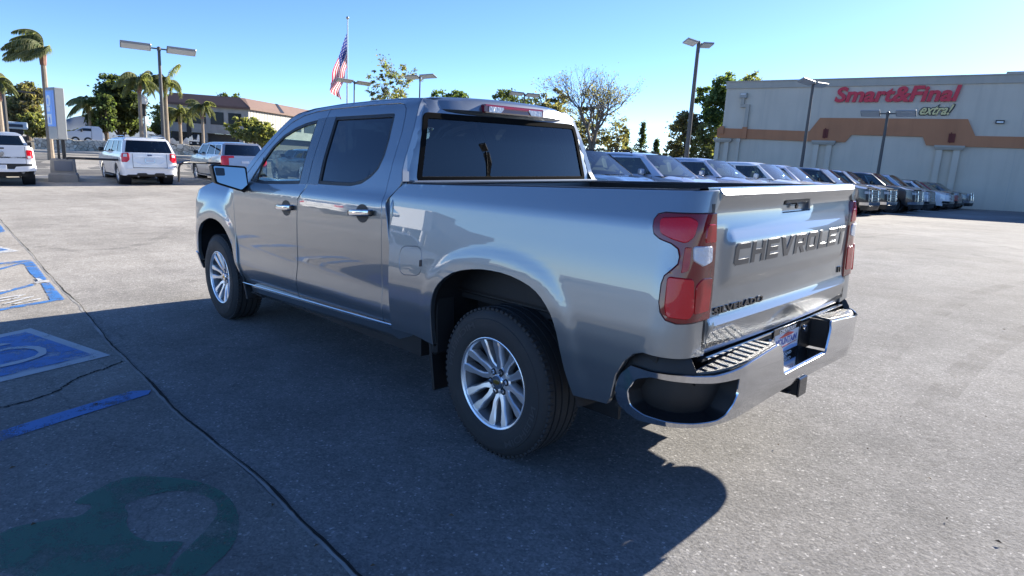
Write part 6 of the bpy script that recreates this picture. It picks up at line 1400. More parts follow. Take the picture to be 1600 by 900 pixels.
# office building
OFW = pmat('weathered_board', (.42, .405, .37), rough=.85, noise=.15, nscale=1.2); OFR = pmat('brown_roof', (.17, .105, .085), rough=.8, noise=.10, nscale=.8); OFD = pmat('dark_opening', (.015, .016, .02), rough=.4); OGL = pmat('office_glass', (.012, .015, .022), rough=.15, spec=.25)
def office():
    A = at(388, 168, 84); zE = A[2]; L0 = at(262, 170, 84 * 1.02)[:2]; A2 = A[:2]; Rr = at(540, 180, 108)[:2]; zg = bankz(*A2)
    T = empty('office_building', (A2[0], A2[1], zg), 0, 'two-storey grey office with a brown mansard roof beyond the palms', 'office building')
    eL = (L0 - A2) / np.hypot(*(L0 - A2)); eR = (Rr - A2) / np.hypot(*(Rr - A2)); lL = float(np.hypot(*(L0 - A2))); lR = float(np.hypot(*(Rr - A2)))
    def P(e, s, z, out=0.0):
        n = np.array([e[1], -e[0]]);
        if n @ (CAM_C[:2] - A2) < 0: n = -n
        v = e * s + n * out; return (float(v[0]), float(v[1]), z - zg)
    zt = at(400, 154, 84.5)[2]; zf = at(388, 212, 84)[2]; zw0, zw1 = at(388, 198, 84)[2], at(388, 178.5, 84)[2]
    def quad(mb, e, s0, s1, z0, z1, out, mat, th=.0):
        V = [P(e, s0, z0, out), P(e, s1, z0, out), P(e, s1, z1, out), P(e, s0, z1, out)]; V += [P(e, s0, z0, out - .3), P(e, s1, z0, out - .3), P(e, s1, z1, out - .3), P(e, s0, z1, out - .3)]
        mb.add(V, [(0, 1, 2, 3), (4, 7, 6, 5), (0, 4, 5, 1), (1, 5, 6, 2), (2, 6, 7, 3), (3, 7, 4, 0)], mat)
    mb = MB(); quad(mb, eL, 0, lL, zf, zE, 0, OFW); quad(mb, eR, 0, lR, zf, zE, 0, OFW); mb.obj('upper_wall', T, None)
    mb = MB(); quad(mb, eL, 0.3, lL, zg - 1, zf, -1.2, pmat('ground_floor_wall', (.10, .095, .09), rough=.8)); quad(mb, eR, .3, lR, zg - 1, zf, -1.2, pmat('ground_floor_wall', (.1,) * 3)); mb.obj('ground_floor', T, None)
    mb = MB(); dx = 1.1
    n = []
    for e, l in ((eL, lL), (eR, lR)):
        V = [P(e, -.25, zE, .35), P(e, l, zE, .35), P(e, l - .0, zt, -dx), P(e, 1.1, zt, -dx)]; mb.add(V, [(0, 1, 2, 3)], OFR); mb.add([P(e, -.25, zE - .25, .35), P(e, l, zE - .25, .35), P(e, l, zE, .35), P(e, -.25, zE, .35)], [(0, 1, 2, 3)], OFR)
    c0 = P(eL, 1.1, zt, -dx); c1 = P(eR, 1.1, zt, -dx); cc = P(eR, -.25, zE, .35); cl = P(eL, -.25, zE, .35); mb.add([cl, cc, c1, c0], [(0, 1, 2, 3)], OFR); mb.add([c0, c1, P(eR, lR, zt, -dx), P(eL, lL, zt, -dx)], [(0, 1, 2, 3)], OFR); mb.obj('mansard_roof', T, None)
    mb = MB(); mb.add([P(eR, 6.6, zE - .02, .39), P(eR, 7.6, zE - .02, .39), P(eR, 8.5, zt + .03, -dx + .04), P(eR, 7.9, zt + .03, -dx + .04)], [(0, 1, 2, 3)], OFD); mb.obj('roof_gap', T, None)
    k = 0
    for s in np.arange(.8, lL - 1, 1.95):
        mb = MB(); quad(mb, eL, s, s + 1.45, zw0, zw1, .02, OFD); w = mb.obj('window', T, None); mb = MB(); quad(mb, eL, s + .1, s + 1.35, zw0 + .08, zw1 - .08, .05, OGL); mb.obj('pane', w, None)
        if k % 4 == 3: mb = MB(); quad(mb, eL, s - .35, s + .15, zg, zE - .9, .06, OFD); mb.obj('downpipe_recess', T, None)
        k += 1
    for s in (9.5, 13.5, 17.5, 21.5):
        mb = MB(); quad(mb, eR, s, s + 3.2, zw0, zw1, .02, OFD); w = mb.obj('window', T, None); mb = MB(); quad(mb, eR, s + .1, s + 3.1, zw0 + .08, zw1 - .08, .05, OGL); mb.obj('pane', w, None)
    mb = MB()
    for s in np.arange(.4, 9, .62): quad(mb, eR, s, s + .03, zf, zE, .015, pmat('board_joint', (.12, .115, .105), rough=.9))
    mb.obj('board_joints', T, None)
    for s in (.6, 4.6, 8.6): mb = MB(); quad(mb, eL, s, s + .5, zg - 1, zf, -.05, OFW); mb.obj('column', T, None)
office()
# lantern street lamp
lp = at(228, 222, 61); zt_ = at(228, 150, 61)[2]; zg = bankz(*lp[:2]) ; h = zt_ - zg
T = empty('street_lantern', (lp[0], lp[1], zg), 0, 'old-style lantern lamp with a white globe among the palm trunks', 'street lamp')
mb = MB(); mb.tube([(0, 0, 0), (0, 0, h - 1.5)], [.13, .09], pmat('pale_pole', (.40, .39, .36), rough=.6), n=10); mb.obj('pole', T)
mb = MB(); mb.lathe([(.10, h - 1.6), (.16, h - 1.5), (.12, h - 1.1), (.22, h - .75), (.24, h - .66)], BLK, n=12); mb.obj('collar', T); mb = MB(); mb.lathe([(.24, h - .66), (.34, h - .45), (.30, h - .15), (.12, h + .02), (.05, h + .12), (0, h + .14)], pmat('globe_white', (.85, .85, .82), rough=.3), n=16); mb.obj('globe', T)
# thin utility pole on the left
up_ = at(10.5, 200, 52); zt2 = at(9.5, 134, 52)[2]; zg = float(G(up_[0], up_[1])); T = empty('utility_pole', (up_[0], up_[1], zg), 0, 'dark utility pole with a crossarm behind the white pickup', 'utility pole')
mb = MB(); mb.tube([(0, 0, 0), (0, 0, zt2 - zg)], [.12, .09], POLE, n=8); mb.obj('pole', T); mb = MB(); mb.tube([(0, 0, zt2 - zg - .25), (TAN[0] * 1.6, TAN[1] * 1.6, zt2 - zg - .3)], .06, POLE, n=6); mb.obj('crossarm', T)
# white van and other traffic behind the wall
def boxcar(name, label, cat, u0, u1, vt, vb, D, paint, van=True):
    A = at(u0, vb, D); B = at(u1, vb + (u1 - u0) * .03, D * 1.0); e = (B - A)[:2]; Lg = float(np.hypot(*e)); th = math.atan2(e[1], e[0]); H = at((u0 + u1) / 2, vt, D)[2] - (A[2] + B[2]) / 2
    T = empty(name, (A[0], A[1], (A[2] + B[2]) / 2), th, label, cat)
    # local: x towards picture right = vehicle rear, nose on the left
    r = .34 * H / 2.0 + .04
    if van: prof = [(0.0, .35), (0.0, .85), (.25, 1.05), (.95, 1.18), (1.55, H - .12), (1.9, H), (Lg - .25, H), (Lg, H - .25), (Lg, .35)]
    else: prof = [(0, .3), (0, .65), (.3, .78), (Lg * .25, .86), (Lg * .38, H - .04), (Lg * .5, H), (Lg * .72, H - .03), (Lg * .86, .95), (Lg, .88), (Lg, .3)]
    W2 = .95; V = []; n = len(prof)
    for y, k in ((-W2, 1.0), (W2, 1.0)):
        for x, z_ in prof: V.append((x, y * (1 - .18 * max(0, (z_ - .9)) / max(.1, H - .9)), z_))
    mb = MB(); mb.add(V, [tuple(range(n)), tuple(range(n, 2 * n))[::-1]] + [(i, (i + 1) % n, n + (i + 1) % n, n + i) for i in range(n)], paint); mb.obj('body', T, None)
    sgn = -1
    for y0 in (-1, 1):
        def yy(z_): return y0 * (W2 * (1 - .18 * max(0, (z_ - .9)) / max(.1, H - .9)) + .008)
        mb = MB()
        if van: ws = [[(1.15, 1.22), (1.62, H - .22), (2.25, H - .22), (2.25, 1.22)]]
        else: ws = [[(Lg * .30, .90), (Lg * .40, H - .10), (Lg * .55, H - .07), (Lg * .55, .92)], [(Lg * .57, .92), (Lg * .57, H - .07), (Lg * .72, H - .10), (Lg * .82, .95)]]
        for w in ws: mb.add([(x, yy(z_), z_) for x, z_ in w], [tuple(range(len(w)))], CARG if van else OGL)
        mb.obj('side_window', T, None)
        for x in ((1.0, Lg - 1.15) if van else (Lg * .17, Lg * .82)):
            mb = MB(); mb.lathe([(r * 1.0, -.01), (r * 1.0, .01), (0, .012)], RUB, n=20, O=(x, y0 * (W2 + .0), r + .02), axis='y'); w = mb.obj('wheel', T); mb = MB(); mb.lathe([(r * .55, -.03), (r * .55, .03), (0, .03)], ALLOY, n=14, O=(x, y0 * (W2 + .002), r + .02), axis='y'); mb.obj('rim', w)
    if van: mb = MB(); mb.box((2.25, -W2 * 1.0, 1.1), (.02, .02, 1.3), LINE); mb.box((1.5, -W2 - .1, 1.25), (.15, .2, .25), BLK, ch=.03); mb.obj('side_mirror', T)
    return T
boxcar('panel_van', 'long white panel van parked above the stone wall', 'van', 98, 161, 196.5, 224.5, 72, WHITE)
boxcar('sedan', 'small silver car showing over the roof of the white SUV', 'car', 222, 258, 210.5, 226, 66, SILV, False); boxcar('sedan', 'dark car at the left end of the stone wall behind the sign pylon', 'car', 56, 88, 204, 216, 74, BLACKC, False)
boxcar('sedan', 'white car just right of the white SUV roof, by the palm trunk', 'car', 262, 296, 219, 230, 68, WHITE, False); boxcar('sedan', 'white car partly hidden behind the silver SUV', 'car', 296, 312, 217, 226, 66, WHITE, False)
# pale bus-like trailer roof far left
A = at(-20, 212, 62); B = at(45, 214, 62); e = (B - A)[:2]; th = math.atan2(e[1], e[0]); H = at(20, 190, 62)[2] - A[2]; Lg = float(np.hypot(*e))
T = empty('box_trailer', (A[0], A[1], A[2]), th, 'pale blue-white box trailer above the white pickup\'s roof', 'trailer'); mb = MB(); mb.box((Lg / 2, 1.2, H / 2 + .3), (Lg, 2.4, H - .6), pmat('trailer_white', (.50, .60, .66), rough=.5), ch=.06); mb.obj('body', T)
mb = MB(); mb.box((Lg / 2, -.02, H - .28), (Lg - .6, .05, .22), pmat('trailer_stripe', (.02, .04, .07), rough=.5)); mb.obj('roof_stripe', T); mb = MB(); mb.lathe([(.45, 0), (.45, .25), (0, .25)], RUB, n=18, O=(Lg * .7, .05, .42), axis='y'); mb.obj('wheel', T)
A = at(-60, 213, 33); T = empty('parked_car_roof', (A[0], A[1], float(G(A[0], A[1]))), 0)
bpy.data.objects.remove(T)
# unseen dealership buildings, added for the grey pickup's paint and glass to mirror
def showroom():
    T = empty('unseen_showroom', (78, 50, float(G(78, 50))), 0, 'white and grey dealership showroom with a glass front, added unseen behind the viewer for reflections', 'building')
    mb = MB(); mb.box((10, 6, 2.6), (46, 12, 5.6), pmat('showroom_wall', (.55, .55, .54), rough=.6)); mb.obj('wall', T)
    mb = MB(); mb.box((10, -.6, 4.5), (46.6, 1.4, 1.5), pmat('showroom_fascia', (.72, .73, .74), rough=.4)); mb.obj('fascia', T)
    for k in range(11):
        mb = MB(); mb.box((-11 + k * 4.2, -.03, 1.9), (3.6, .06, 3.4), OGL); w = mb.obj('window', T)
    for k in range(12): mb = MB(); mb.box((-13.1 + k * 4.2, -.9, 1.9), (.35, .35, 3.9), pmat('showroom_fascia', (.7,) * 3)); mb.obj('column', T)
    T = empty('unseen_service_building', (-40, -30, float(G(-40, -30))), 0, 'low dark service building with a stepped roofline, added unseen behind the viewer for reflections', 'building')  # unseen building, added for the rear window to reflect
    mb = MB(); mb.box((0, -6, 2.4), (10, 34, 5.4), pmat('service_wall', (.16, .15, .14), rough=.8)); mb.box((0, -16, 5.6), (10, 10, 1.2), pmat('service_wall', (.16,) * 3)); mb.obj('wall', T)
    for k in range(5): mb = MB(); mb.box((5.02, -18 + k * 6, 1.7), (.06, 4, 3.2), pmat('roll_door', (.4, .4, .4), rough=.6)); mb.obj('door', T)
showroom()
T = empty('parking_lamp', (-17, -15, float(G(-17, -15))), .8, 'twin-head lot lamp added unseen behind the viewer to be mirrored in the rear window of the grey pickup', 'lamp post'); mb = MB(); mb.tube([(0, 0, 0), (0, 0, 6.4)], [.1, .08], POLE, n=10); mb.obj('pole', T)  # unseen lamp, added for its reflection in the rear window
for s__ in (1, -1): mb = MB(); mb.box((s__ * 1.2, 0, 6.4), (1.7, .5, .1), POLEL, ch=.02); mb.obj('lamp_head', T)
# ================================================================== trees
def leafmat(name, c, trans=.58):
    g_ = sum(c) / 3; c = tuple((.74 * x + .26 * g_) * 1.5 for x in c)
    m, N, L = nmat(name); N.remove(N['Principled BSDF']); tc = N.new('ShaderNodeTexCoord'); n = N.new('ShaderNodeTexNoise'); n.inputs['Scale'].default_value = .9; n.inputs['Detail'].default_value = 3; L.new(tc.outputs['Object'], n.inputs['Vector'])
    r = N.new('ShaderNodeMapRange'); r.inputs[1].default_value = .3; r.inputs[2].default_value = .7; r.inputs[3].default_value = .7; r.inputs[4].default_value = 1.35; L.new(n.outputs['Fac'], r.inputs[0])
    s = N.new('ShaderNodeVectorMath'); s.operation = 'SCALE'; s.inputs[0].default_value = c; L.new(r.outputs[0], s.inputs['Scale'])
    d = N.new('ShaderNodeBsdfDiffuse'); t = N.new('ShaderNodeBsdfTranslucent'); L.new(s.outputs[0], d.inputs[0])
    s2 = N.new('ShaderNodeVectorMath'); s2.operation = 'MULTIPLY'; s2.inputs[1].default_value = (1.25, 1.25, .5); L.new(s.outputs[0], s2.inputs[0]); L.new(s2.outputs[0], t.inputs[0])
    x = N.new('ShaderNodeMixShader'); x.inputs[0].default_value = trans; L.new(d.outputs[0], x.inputs[1]); L.new(t.outputs[0], x.inputs[2]); L.new(x.outputs[0], N['Material Output'].inputs[0]); return m
LG = [leafmat('leaf_green_a', (0.099, 0.153, 0.045)), leafmat('leaf_green_b', (0.153, 0.207, 0.063)), leafmat('leaf_green_c', (0.063, 0.099, 0.036))]
LY = [leafmat('leaf_yellow_a', (0.17, 0.19, 0.07)), leafmat('leaf_yellow_b', (0.13, 0.155, 0.06)), leafmat('leaf_yellow_c', (0.21, 0.21, 0.09))]
LB = [leafmat('leaf_brown_a', (.165, .150, .085)), leafmat('leaf_brown_b', (.115, .125, .060)), leafmat('leaf_brown_c', (.20, .17, .105))]
LD = [leafmat('leaf_dark_a', (0.063, 0.090, 0.040)), leafmat('leaf_dark_b', (0.090, 0.117, 0.050)), leafmat('leaf_dark_c', (0.045, 0.063, 0.029))]
LP = [leafmat('palm_a', (0.17, 0.176, 0.074)), leafmat('palm_b', (0.081, 0.115, 0.047)), leafmat('palm_c', (0.189, 0.203, 0.101))]
BARK = pmat('bark_brown', (.12, .09, .065), rough=.95, noise=.3, nscale=3, bump=.5, bscale=20); BARKT = pmat('bark_twig', (.17, .14, .11), rough=.95); BARKG = pmat('bark_grey', (.24, .215, .18), rough=.95, noise=.25, nscale=3); BARKP = pmat('palm_bark', (.30, .24, .18), rough=.95, noise=.2, nscale=4)
def quads(C, s, mats, name, parent, asp=.6, flat=0.0, seed=0, down=0.0):
    rg = np.random.default_rng(seed); n = len(C); a = rg.normal(0, 1, (n, 3)); a /= np.linalg.norm(a, axis=1)[:, None]
    b = rg.normal(0, 1, (n, 3)); b -= (b * a).sum(1)[:, None] * a; b /= np.linalg.norm(b, axis=1)[:, None]
    sz = s * rg.uniform(.55, 1.35, n)[:, None]; a = a * sz; b = b * sz * asp
    V = np.empty((n, 4, 3)); V[:, 0] = C - a; V[:, 1] = C - b * .9 + a * .1; V[:, 2] = C + a; V[:, 3] = C + b * .9 + a * .1
    me = bpy.data.meshes.new(name); me.vertices.add(4 * n); me.loops.add(4 * n); me.polygons.add(n)
    me.vertices.foreach_set('co', V.reshape(-1)); me.loops.foreach_set('vertex_index', np.arange(4 * n)); me.polygons.foreach_set('loop_start', np.arange(0, 4 * n, 4)); me.polygons.foreach_set('loop_total', np.full(n, 4))
    for m in mats: me.materials.append(m)
    me.polygons.foreach_set('material_index', rg.integers(0, len(mats), n)); me.update(calc_edges=True); me.validate(verbose=False)
    o = bpy.data.objects.new(name, me); COL.objects.link(o); o.parent = parent; return o
def crown_pts(blobs, n, rg, ncl=None, cl=.28):
    """leaf clumps spread through several lobes, hollow towards the middle, gaps between clumps"""
    w = np.array([b[3] * b[4] * b[5] for b in blobs]) ** (2 / 3); w /= w.sum(); out = []
    for b, k in zip(blobs, w):
        m = max(6, int((ncl or 90) * k)); d = rg.normal(0, 1, (m, 3)); d /= np.linalg.norm(d, axis=1)[:, None]; r = rg.uniform(.25, 1, m)[:, None] ** .5
        c = np.array(b[:3]) + d * r * np.array(b[3:6]); q = int(n * k / m) + 1; s = cl * (b[3] + b[4] + b[5]) / 3
        e = rg.normal(0, 1, (m, q, 3)) * s * .5 * rg.uniform(.6, 1.2, (m, 1, 1)); e[:, :, 2] *= .7; out.append((c[:, None, :] + e).reshape(-1, 3))
    return np.concatenate(out)
def tree(u, vt, vb, D, wpx, label, mats, n=5000, ls=.22, kind='broad', group=None, lobes=6, seed=1, trunk=.25, bark=None, zb=None, low=.25, ncl=110, cl=.28, open_=0, name='broadleaf_tree'):
    """crown spans wpx photo pixels around u, top at vt; foot on the ground"""
    rg = np.random.default_rng(seed); P = at(u, vb, D); zg = bankz(P[0], P[1]) if zb is None else zb; top = at(u, vt, D)[2]; H = top - zg
    W = wpx / FPX * D / (1 + ((u - 800) / FPX) ** 2); T = empty(name, (P[0], P[1], zg), 0, label, 'tree', group); bk = bark or BARK
    blobs = []; cz0 = H * (low + (1 - low) * .5); rz = H * (1 - low) * .5
    blobs.append((0, 0, cz0, W * .32, W * .32, rz * .80))
    for i in range(lobes):
        a = 2 * PI * i / lobes + rg.uniform(-.5, .5); r = W * rg.uniform(.16, .30); s = rg.uniform(.16, .26); blobs.append((r * math.cos(a), r * math.sin(a), cz0 + rz * rg.uniform(-.6, .62), W * s, W * s, min(W * s * .9, rz * .6)))
    C = crown_pts(blobs, int(n * 1.8), rg, int(ncl * 1.25), cl); C = C[C[:, 2] > .4]; C[:, 2] *= 1; z9 = np.percentile(C[:, 2], 99.6); C[:, 2] = np.where(C[:, 2] > H * low, H * low + (C[:, 2] - H * low) * (H - H * low) / max(.5, z9 - H * low), C[:, 2]); wx_ = W / (np.percentile(C[:, 1], 98.5) - np.percentile(C[:, 1], 1.5)); C[:, :2] *= wx_
    quads(C, ls * .74, mats, 'crown', T, seed=seed)
    mb = MB(); mb.tube([(0, 0, -.3), (.05 * W * rg.uniform(-1, 1) * .3, 0, H * low * .6), (0, 0, cz0)], [trunk, trunk * .8, trunk * .45], bk, n=8); mb.obj('trunk', T)
    mb = MB()
    for b in blobs[1:]:
        m = rg.uniform(.3, .5); mb.tube([(0, 0, H * low * rg.uniform(.5, 1.0)), (b[0] * m, b[1] * m, H * low + (b[2] - H * low) * .55), (b[0], b[1], b[2] + b[5] * .3)], [trunk * .5, trunk * .32, trunk * .1], bk, n=5)
        for _ in range(5 + open_):
            d = rg.normal(0, 1, 3); d /= np.linalg.norm(d); mb.tube([(b[0] * .7, b[1] * .7, b[2] * .85 + H * low * .15), (b[0] + d[0] * b[3], b[1] + d[1] * b[4], b[2] + d[2] * b[5])], [trunk * .22, trunk * .05], bk, n=4, cap=False)
    mb.obj('limbs', T); return T
def bare_tree(u, vt, vb, D, wpx, label, seed=3, leaves=1800, zb=None):
    rg = np.random.default_rng(seed); P = at(u, vb, D); zg = bankz(P[0], P[1]) if zb is None else zb; H = at(u, vt, D)[2] - zg; W = wpx / FPX * D / (1 + ((u - 800) / FPX) ** 2)
    T = empty('bare_tree', (P[0], P[1], zg), 0, label, 'tree'); mb = MB(); tips = []
    def grow(p, d, l, r, lev):
        q = p + d * l; mb.tube([tuple(p), tuple((p + q) / 2 + rg.normal(0, .03 * l, 3)), tuple(q)], [r, r * .82, r * .62], BARKT, n=5 if lev < 3 else 3, cap=False)
        if lev >= 7: tips.append(q); return
        k = 4 if lev == 1 else 3 if lev < 3 else int(rg.integers(2, 4)) if lev < 5 else 2
        for i in range(k):
            e = rg.normal(0, 1, 3); e -= (e @ d) * d; e /= np.linalg.norm(e); sp = (.40 if lev == 0 else .48) * rg.uniform(.6, 1.3); nd = d * math.cos(sp) + e * math.sin(sp); nd[2] += .13; nd[0] *= W / H * 1.25 if lev < 2 else 1; nd[1] *= W / H * 1.25 if lev < 2 else 1; nd /= np.linalg.norm(nd)
            grow(q, nd, l * rg.uniform(.62, .86), r * .58, lev + 1)
        if lev > 2: tips.append(q)
    grow(np.array([0, 0, -.2]), np.array([0, 0, 1.]), H * .22, H * .024, 0); V = np.array(mb.v); sc = H / V[:, 2].max(); wx = W / (np.percentile(V[:, 0], 99) - np.percentile(V[:, 0], 1)) ; mb.v = [tuple(v) for v in V * np.array([wx, wx, sc])]
    mb.obj('branches', T); t = np.array(tips) * np.array([wx, wx, sc]); pick = t[rg.integers(0, len(t), leaves)]; keep = rg.uniform(0, 1, leaves) < np.clip(1.15 - pick[:, 2] / H * 1.2, .06, 1); C = pick[keep] + rg.normal(0, .25, (keep.sum(), 3)); quads(C, .10, LB, 'leaves', T, seed=seed); return T
def conifer(u, vt, vb, D, wpx, label, seed, group=None, zb=None):
    rg = np.random.default_rng(seed); P = at(u, vb, D); zg = bankz(P[0], P[1]) if zb is None else zb; H = at(u, vt, D)[2] - zg; W = wpx / FPX * D * .95 / (1 + ((u - 800) / FPX) ** 2); T = empty('conifer_tree', (P[0], P[1], zg), 0, label, 'tree', group)
    mb = MB(); mb.tube([(0, 0, 0), (0, 0, H * .97)], [.22, .03], BARK, n=6); mb.obj('trunk', T); C = []
    for k in range(46):
        t = (k + rg.uniform(0, 1)) / 46; z_ = H * (.10 + .88 * t); r = W * (1 - t) ** .85 * rg.uniform(.35, 1.15); a = rg.uniform(0, 2 * PI)
        for s in np.linspace(.15, 1, 10):
            for _ in range(5): C.append((r * s * math.cos(a) + rg.normal(0, .18), r * s * math.sin(a) + rg.normal(0, .18), z_ - .12 * r * s + rg.normal(0, .2) + .05 * r * s * s))
    quads(np.array(C), .24, LD, 'crown', T, asp=.4, seed=seed); return T
def palm(u, vc, vb, D, wpx, label, seed, lean=(0, 0), wind=0.0, thick=.2, frn=17, group='palm trees along the street', zb=None, hgt=1.0, shaft=True):
    """vc: pixel height of the crown centre, wpx: crown width"""
    rg = np.random.default_rng(seed); P = at(u, vb, D); zg = bankz(P[0], P[1]) if zb is None else zb; zc = at(u, vc, D)[2]; H = zc - zg; Rr = wpx / FPX * D * .5 * 1.25 / (1 + ((u - 800) / FPX) ** 2)
    T = empty('palm_tree', (P[0], P[1], zg), 0, label, 'palm tree', group)
    k = np.linspace(0, 1, 9); tr_ = [(lean[0] * t * t, lean[1] * t * t, H * t) for t in k]; mb = MB(); mb.tube([(a, b, c - .3 * (i == 0)) for i, (a, b, c) in enumerate(tr_)], [thick * (1.25 if i == 0 else 1.0 - .25 * i / 8) for i in range(9)], BARKP, n=9); mb.obj('trunk', T)
    if shaft: mb = MB(); mb.tube([(lean[0], lean[1], H - .9 * hgt), (lean[0], lean[1], H - .35 * hgt), (lean[0], lean[1], H + .15)], [thick * .95, thick * 1.15, thick * .4], pmat('crownshaft', (.26, .14, .10), rough=.9, noise=.3, nscale=5), n=8); mb.obj('old_boots', T)
    V = []; F = []; MI = []; wx = TAN * -wind; C0 = np.array([lean[0], lean[1], H])
    for f in range(frn):
        a = 2 * PI * f / frn + rg.uniform(-.25, .25); el = rg.uniform(.15, 1.25); d = np.array([math.cos(a) * math.cos(el), math.sin(a) * math.cos(el), math.sin(el)]); p = C0.copy(); L_ = Rr * rg.uniform(1.05, 1.45); nseg = 16; st = L_ / nseg; pts = [p.copy()]
        for i in range(nseg):
            d = d + np.array([wx[0] * .10, wx[1] * .10, -.135 - .03 * i / nseg]); d /= np.linalg.norm(d); p = p + d * st; pts.append(p.copy())
        for i in range(1, nseg + 1):
            t = (pts[i] - pts[i - 1]); t /= np.linalg.norm(t); s_ = np.cross(t, [0, 0, 1]); l = np.linalg.norm(s_); s_ = s_ / l if l > .1 else np.array([1, 0, 0]); ll = Rr * .30 * math.sin(PI * min(1, (i + 1.5) / (nseg + 3))) ** .6
            for sd in (1, -1):
                for h_ in (0, .25, .5, .75):
                    b0 = pts[i - 1] + (pts[i] - pts[i - 1]) * h_; dr = s_ * sd * rg.uniform(.45, 1) + t * .55 + np.array([wx[0] * .35, wx[1] * .35, rg.uniform(-1.5, -.35)]); dr /= np.linalg.norm(dr); e = b0 + dr * ll * rg.uniform(.7, 1.1) * .6; e2 = e + (dr * .4 + np.array([0, 0, -1.0])) * ll * .55; w = t * .028
                    n0 = len(V); V += [tuple(b0 - w), tuple(b0 + w), tuple(e + w), tuple(e - w), tuple(e2)]; F += [(n0, n0 + 1, n0 + 2, n0 + 3), (n0 + 3, n0 + 2, n0 + 4)]; mi = int(rg.integers(0, 3)); MI += [mi, mi]
        w = .03
        for i in range(nseg):
            n0 = len(V); q0, q1 = pts[i], pts[i + 1]; V += [(q0[0], q0[1], q0[2] - w), (q0[0], q0[1], q0[2] + w), (q1[0], q1[1], q1[2] + w), (q1[0], q1[1], q1[2] - w)]; F.append((n0, n0 + 1, n0 + 2, n0 + 3)); MI.append(2)
    me = bpy.data.meshes.new('fronds'); me.from_pydata(V, [], F)
    for m in LP: me.materials.append(m)
    me.polygons.foreach_set('material_index', MI); o = bpy.data.objects.new('fronds', me); COL.objects.link(o); o.parent = T; return T
def shrub(u, vt, vb, D, wpx, label, mats, n=600, ls=.14, seed=1, zb=None):
    rg = np.random.default_rng(seed); P = at(u, vb, D); zg = bankz(P[0], P[1]) if zb is None else zb; H = max(.3, at(u, vt, D)[2] - zg); W = wpx / FPX * D / (1 + ((u - 800) / FPX) ** 2); T = empty('shrub', (P[0], P[1], zg), 0, label, 'shrub', 'shrubs')
    C = crown_pts([(0, 0, H * .5, W * .5, W * .5, H * .5)], n, rg, 25, .3); C = C[C[:, 2] > .02]; quads(C, ls, mats, 'foliage', T, seed=seed); mb = MB(); mb.tube([(0, 0, -.1), (0, 0, H * .5)], [.06, .03], BARK, n=5); mb.obj('stem', T)
palm(80, 78, 245, 47, 78, 'tall palm with wind-blown fronds above the sign pylon', 5, wind=1.9, thick=.17, frn=22, lean=(0, 0), zb=-.1)
palm(4, 128, 230, 40, 52, 'palm cut by the left edge of the photo', 6, wind=-.3, thick=.17, frn=20, zb=-.3)
palm(142, 163, 216, 76, 54, 'small palm above the white panel van', 7, wind=.4, thick=.14, frn=19)
palm(222, 128, 222, 60, 54, 'tall palm in front of the big dark tree, left of the lantern', 8, wind=.4, thick=.17, frn=22)
palm(262, 130, 222, 62, 58, 'tall palm right of the twin-head lamp pole', 9, wind=.6, thick=.17, frn=22)
palm(283, 178, 232, 64, 44, 'short bushy palm left of the office', 10, wind=.1, thick=.15, frn=20)
palm(318, 168, 232, 60, 36, 'slim palm at the left end of the office roof', 11, wind=.15, thick=.13, frn=20)
tree(190, 122, 226, 78, 82, 'big dark broadleaf tree behind the white van and palms', LD, n=9000, ls=.26, seed=21, low=.10, ncl=160); tree(168, 150, 226, 74, 34, 'small dark green tree at the left of the big dark tree', LD + [LG[0]], n=2600, ls=.22, seed=22, low=.1)
tree(46, 132, 226, 82, 58, 'brown-green spreading tree left of the sign pylon', LB, n=7000, ls=.26, seed=23, low=.08, ncl=150); tree(24, 152, 228, 88, 50, 'dusky tree behind the left palm', LD, n=4500, ls=.26, seed=24, low=.08)
tree(60, 178, 226, 70, 42, 'bright green low tree directly behind the sign pylon', LY, n=3000, ls=.22, seed=25, low=.05); tree(118, 200, 226, 120, 40, 'low far tree just over the van roof', LD, n=1500, ls=.3, seed=26, low=.05)
tree(262, 160, 230, 92, 44, 'mottled tree behind the lamp pole', LY, n=4200, ls=.26, seed=27, low=.05, ncl=140); tree(288, 152, 232, 98, 52, 'tall green tree between the palms and the office', LG, n=5600, ls=.28, seed=28, low=.06, ncl=140); tree(312, 160, 232, 104, 40, 'green tree at the far left corner of the office', LD, n=3600, ls=.28, seed=29, low=.06)
tree(352, 147, 228, 125, 26, 'treetop peeking over the office roof', LD, n=1600, ls=.3, seed=30, low=.3); tree(372, 148, 228, 128, 16, 'narrow treetop right of the other one over the office roof', LG, n=900, ls=.3, seed=31, low=.3)
tree(405, 187, 232, 50, 66, 'round yellow-green tree in front of the office', LY, n=5200, ls=.16, seed=32, low=.28, ncl=150, zb=.3, cl=.22)
tree(608, 92, 240, 62, 74, 'thinly leafed tree with visible branches right of the flagpole', LB + [LG[1]], n=2600, ls=.15, seed=33, low=.22, ncl=110, open_=6, trunk=.2, bark=BARKG, lobes=9, cl=.20, zb=.2)
tree(703, 142, 245, 84, 52, 'green treetop just left of the pickup\'s roof spoiler', LG, n=2600, ls=.24, seed=34, low=.4, zb=.2); tree(672, 150, 245, 90, 18, 'small treetop behind the pickup\'s roof', LD, n=700, ls=.24, seed=36, low=.4, zb=.2)
tree(802, 140, 250, 80, 76, 'dark open tree behind the lamp over the brake light', LD, n=2600, ls=.24, seed=35, low=.15, ncl=90, open_=3, lobes=8, zb=.2); tree(858, 138, 250, 76, 62, 'brown-green tree between the open tree and the bare one', LB, n=5200, ls=.24, seed=37, low=.05, ncl=120, zb=.2)
bare_tree(922, 101, 255, 64, 116, 'large nearly bare tree with fine twigs and a few brown leaves', seed=4, leaves=11000, zb=.2)
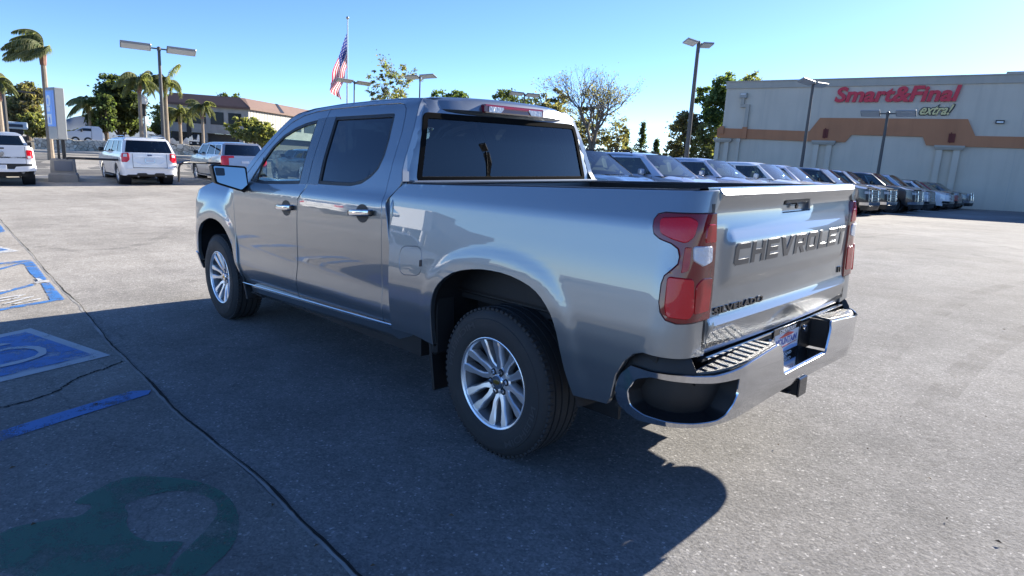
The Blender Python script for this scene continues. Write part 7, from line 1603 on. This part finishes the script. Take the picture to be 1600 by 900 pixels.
tree(905, 170, 256, 68, 92, 'brown-leafed lower tree within the bare tree\'s branches', LB, n=3200, ls=.18, seed=38, low=.1, ncl=130, open_=4, bark=BARKG, lobes=9, zb=.2, cl=.2); tree(960, 178, 258, 70, 40, 'brown-leafed small tree under the right side of the bare tree', LB, n=1100, ls=.17, seed=39, low=.15, open_=4, bark=BARKG, zb=.2)
conifer(975, 202, 262, 112, 26, 'broad conifer left of the slim one', 51, zb=.2); conifer(999, 190, 262, 110, 22, 'slimmest and tallest conifer of the three', 52, zb=.2); conifer(1022, 218, 264, 112, 20, 'shortest conifer, nearest the tall lamp pole', 53, zb=.2)
for i, (u, vt, w) in enumerate(((935, 236, 40), (968, 238, 36), (1000, 240, 38), (1034, 241, 34))): tree(u, vt, 262, 96, w, ['low olive hedge tree under the bare tree', 'low olive hedge tree under the broad conifer', 'low olive hedge tree under the slim conifer', 'low olive hedge tree left of the tall lamp pole'][i], LY if i % 2 else LB, n=900, ls=.24, seed=60 + i, low=.02, zb=.2)
tree(1128, 122, 262, 78, 92, 'big green tree at the left end of the store', LG, n=11000, ls=.26, seed=41, low=.10, ncl=190, zb=.2, lobes=9); tree(1160, 114, 262, 84, 34, 'treetop rising above the store\'s left corner', LY, n=1400, ls=.24, seed=42, low=.5, zb=.2); tree(1066, 176, 262, 76, 66, 'brown-green tree left of the big green one, behind the tall lamp', LB, n=4600, ls=.24, seed=43, low=.06, ncl=120, zb=.2); tree(1105, 196, 262, 72, 64, 'lower yellow-green tree beside the store corner', LY, n=2600, ls=.22, seed=44, low=.05, ncl=110, zb=.2)
for i in range(9): shrub(112 + i * 14, 221 + (i % 3), 228, 60.8, 16, ['leafy shrub on top of the stone wall nearest the pylon', 'second shrub along the stone wall from the pylon', 'third shrub along the stone wall from the pylon', 'fourth shrub along the stone wall from the pylon', 'fifth shrub along the stone wall, beside the white SUV', 'sixth shrub along the wall, behind the white SUV', 'seventh shrub along the wall, behind the white SUV', 'eighth shrub along the wall, behind the white SUV', 'ninth shrub along the wall, right of the lantern'][i], [LY, LG][i % 2], seed=80 + i, n=260, ls=.10)
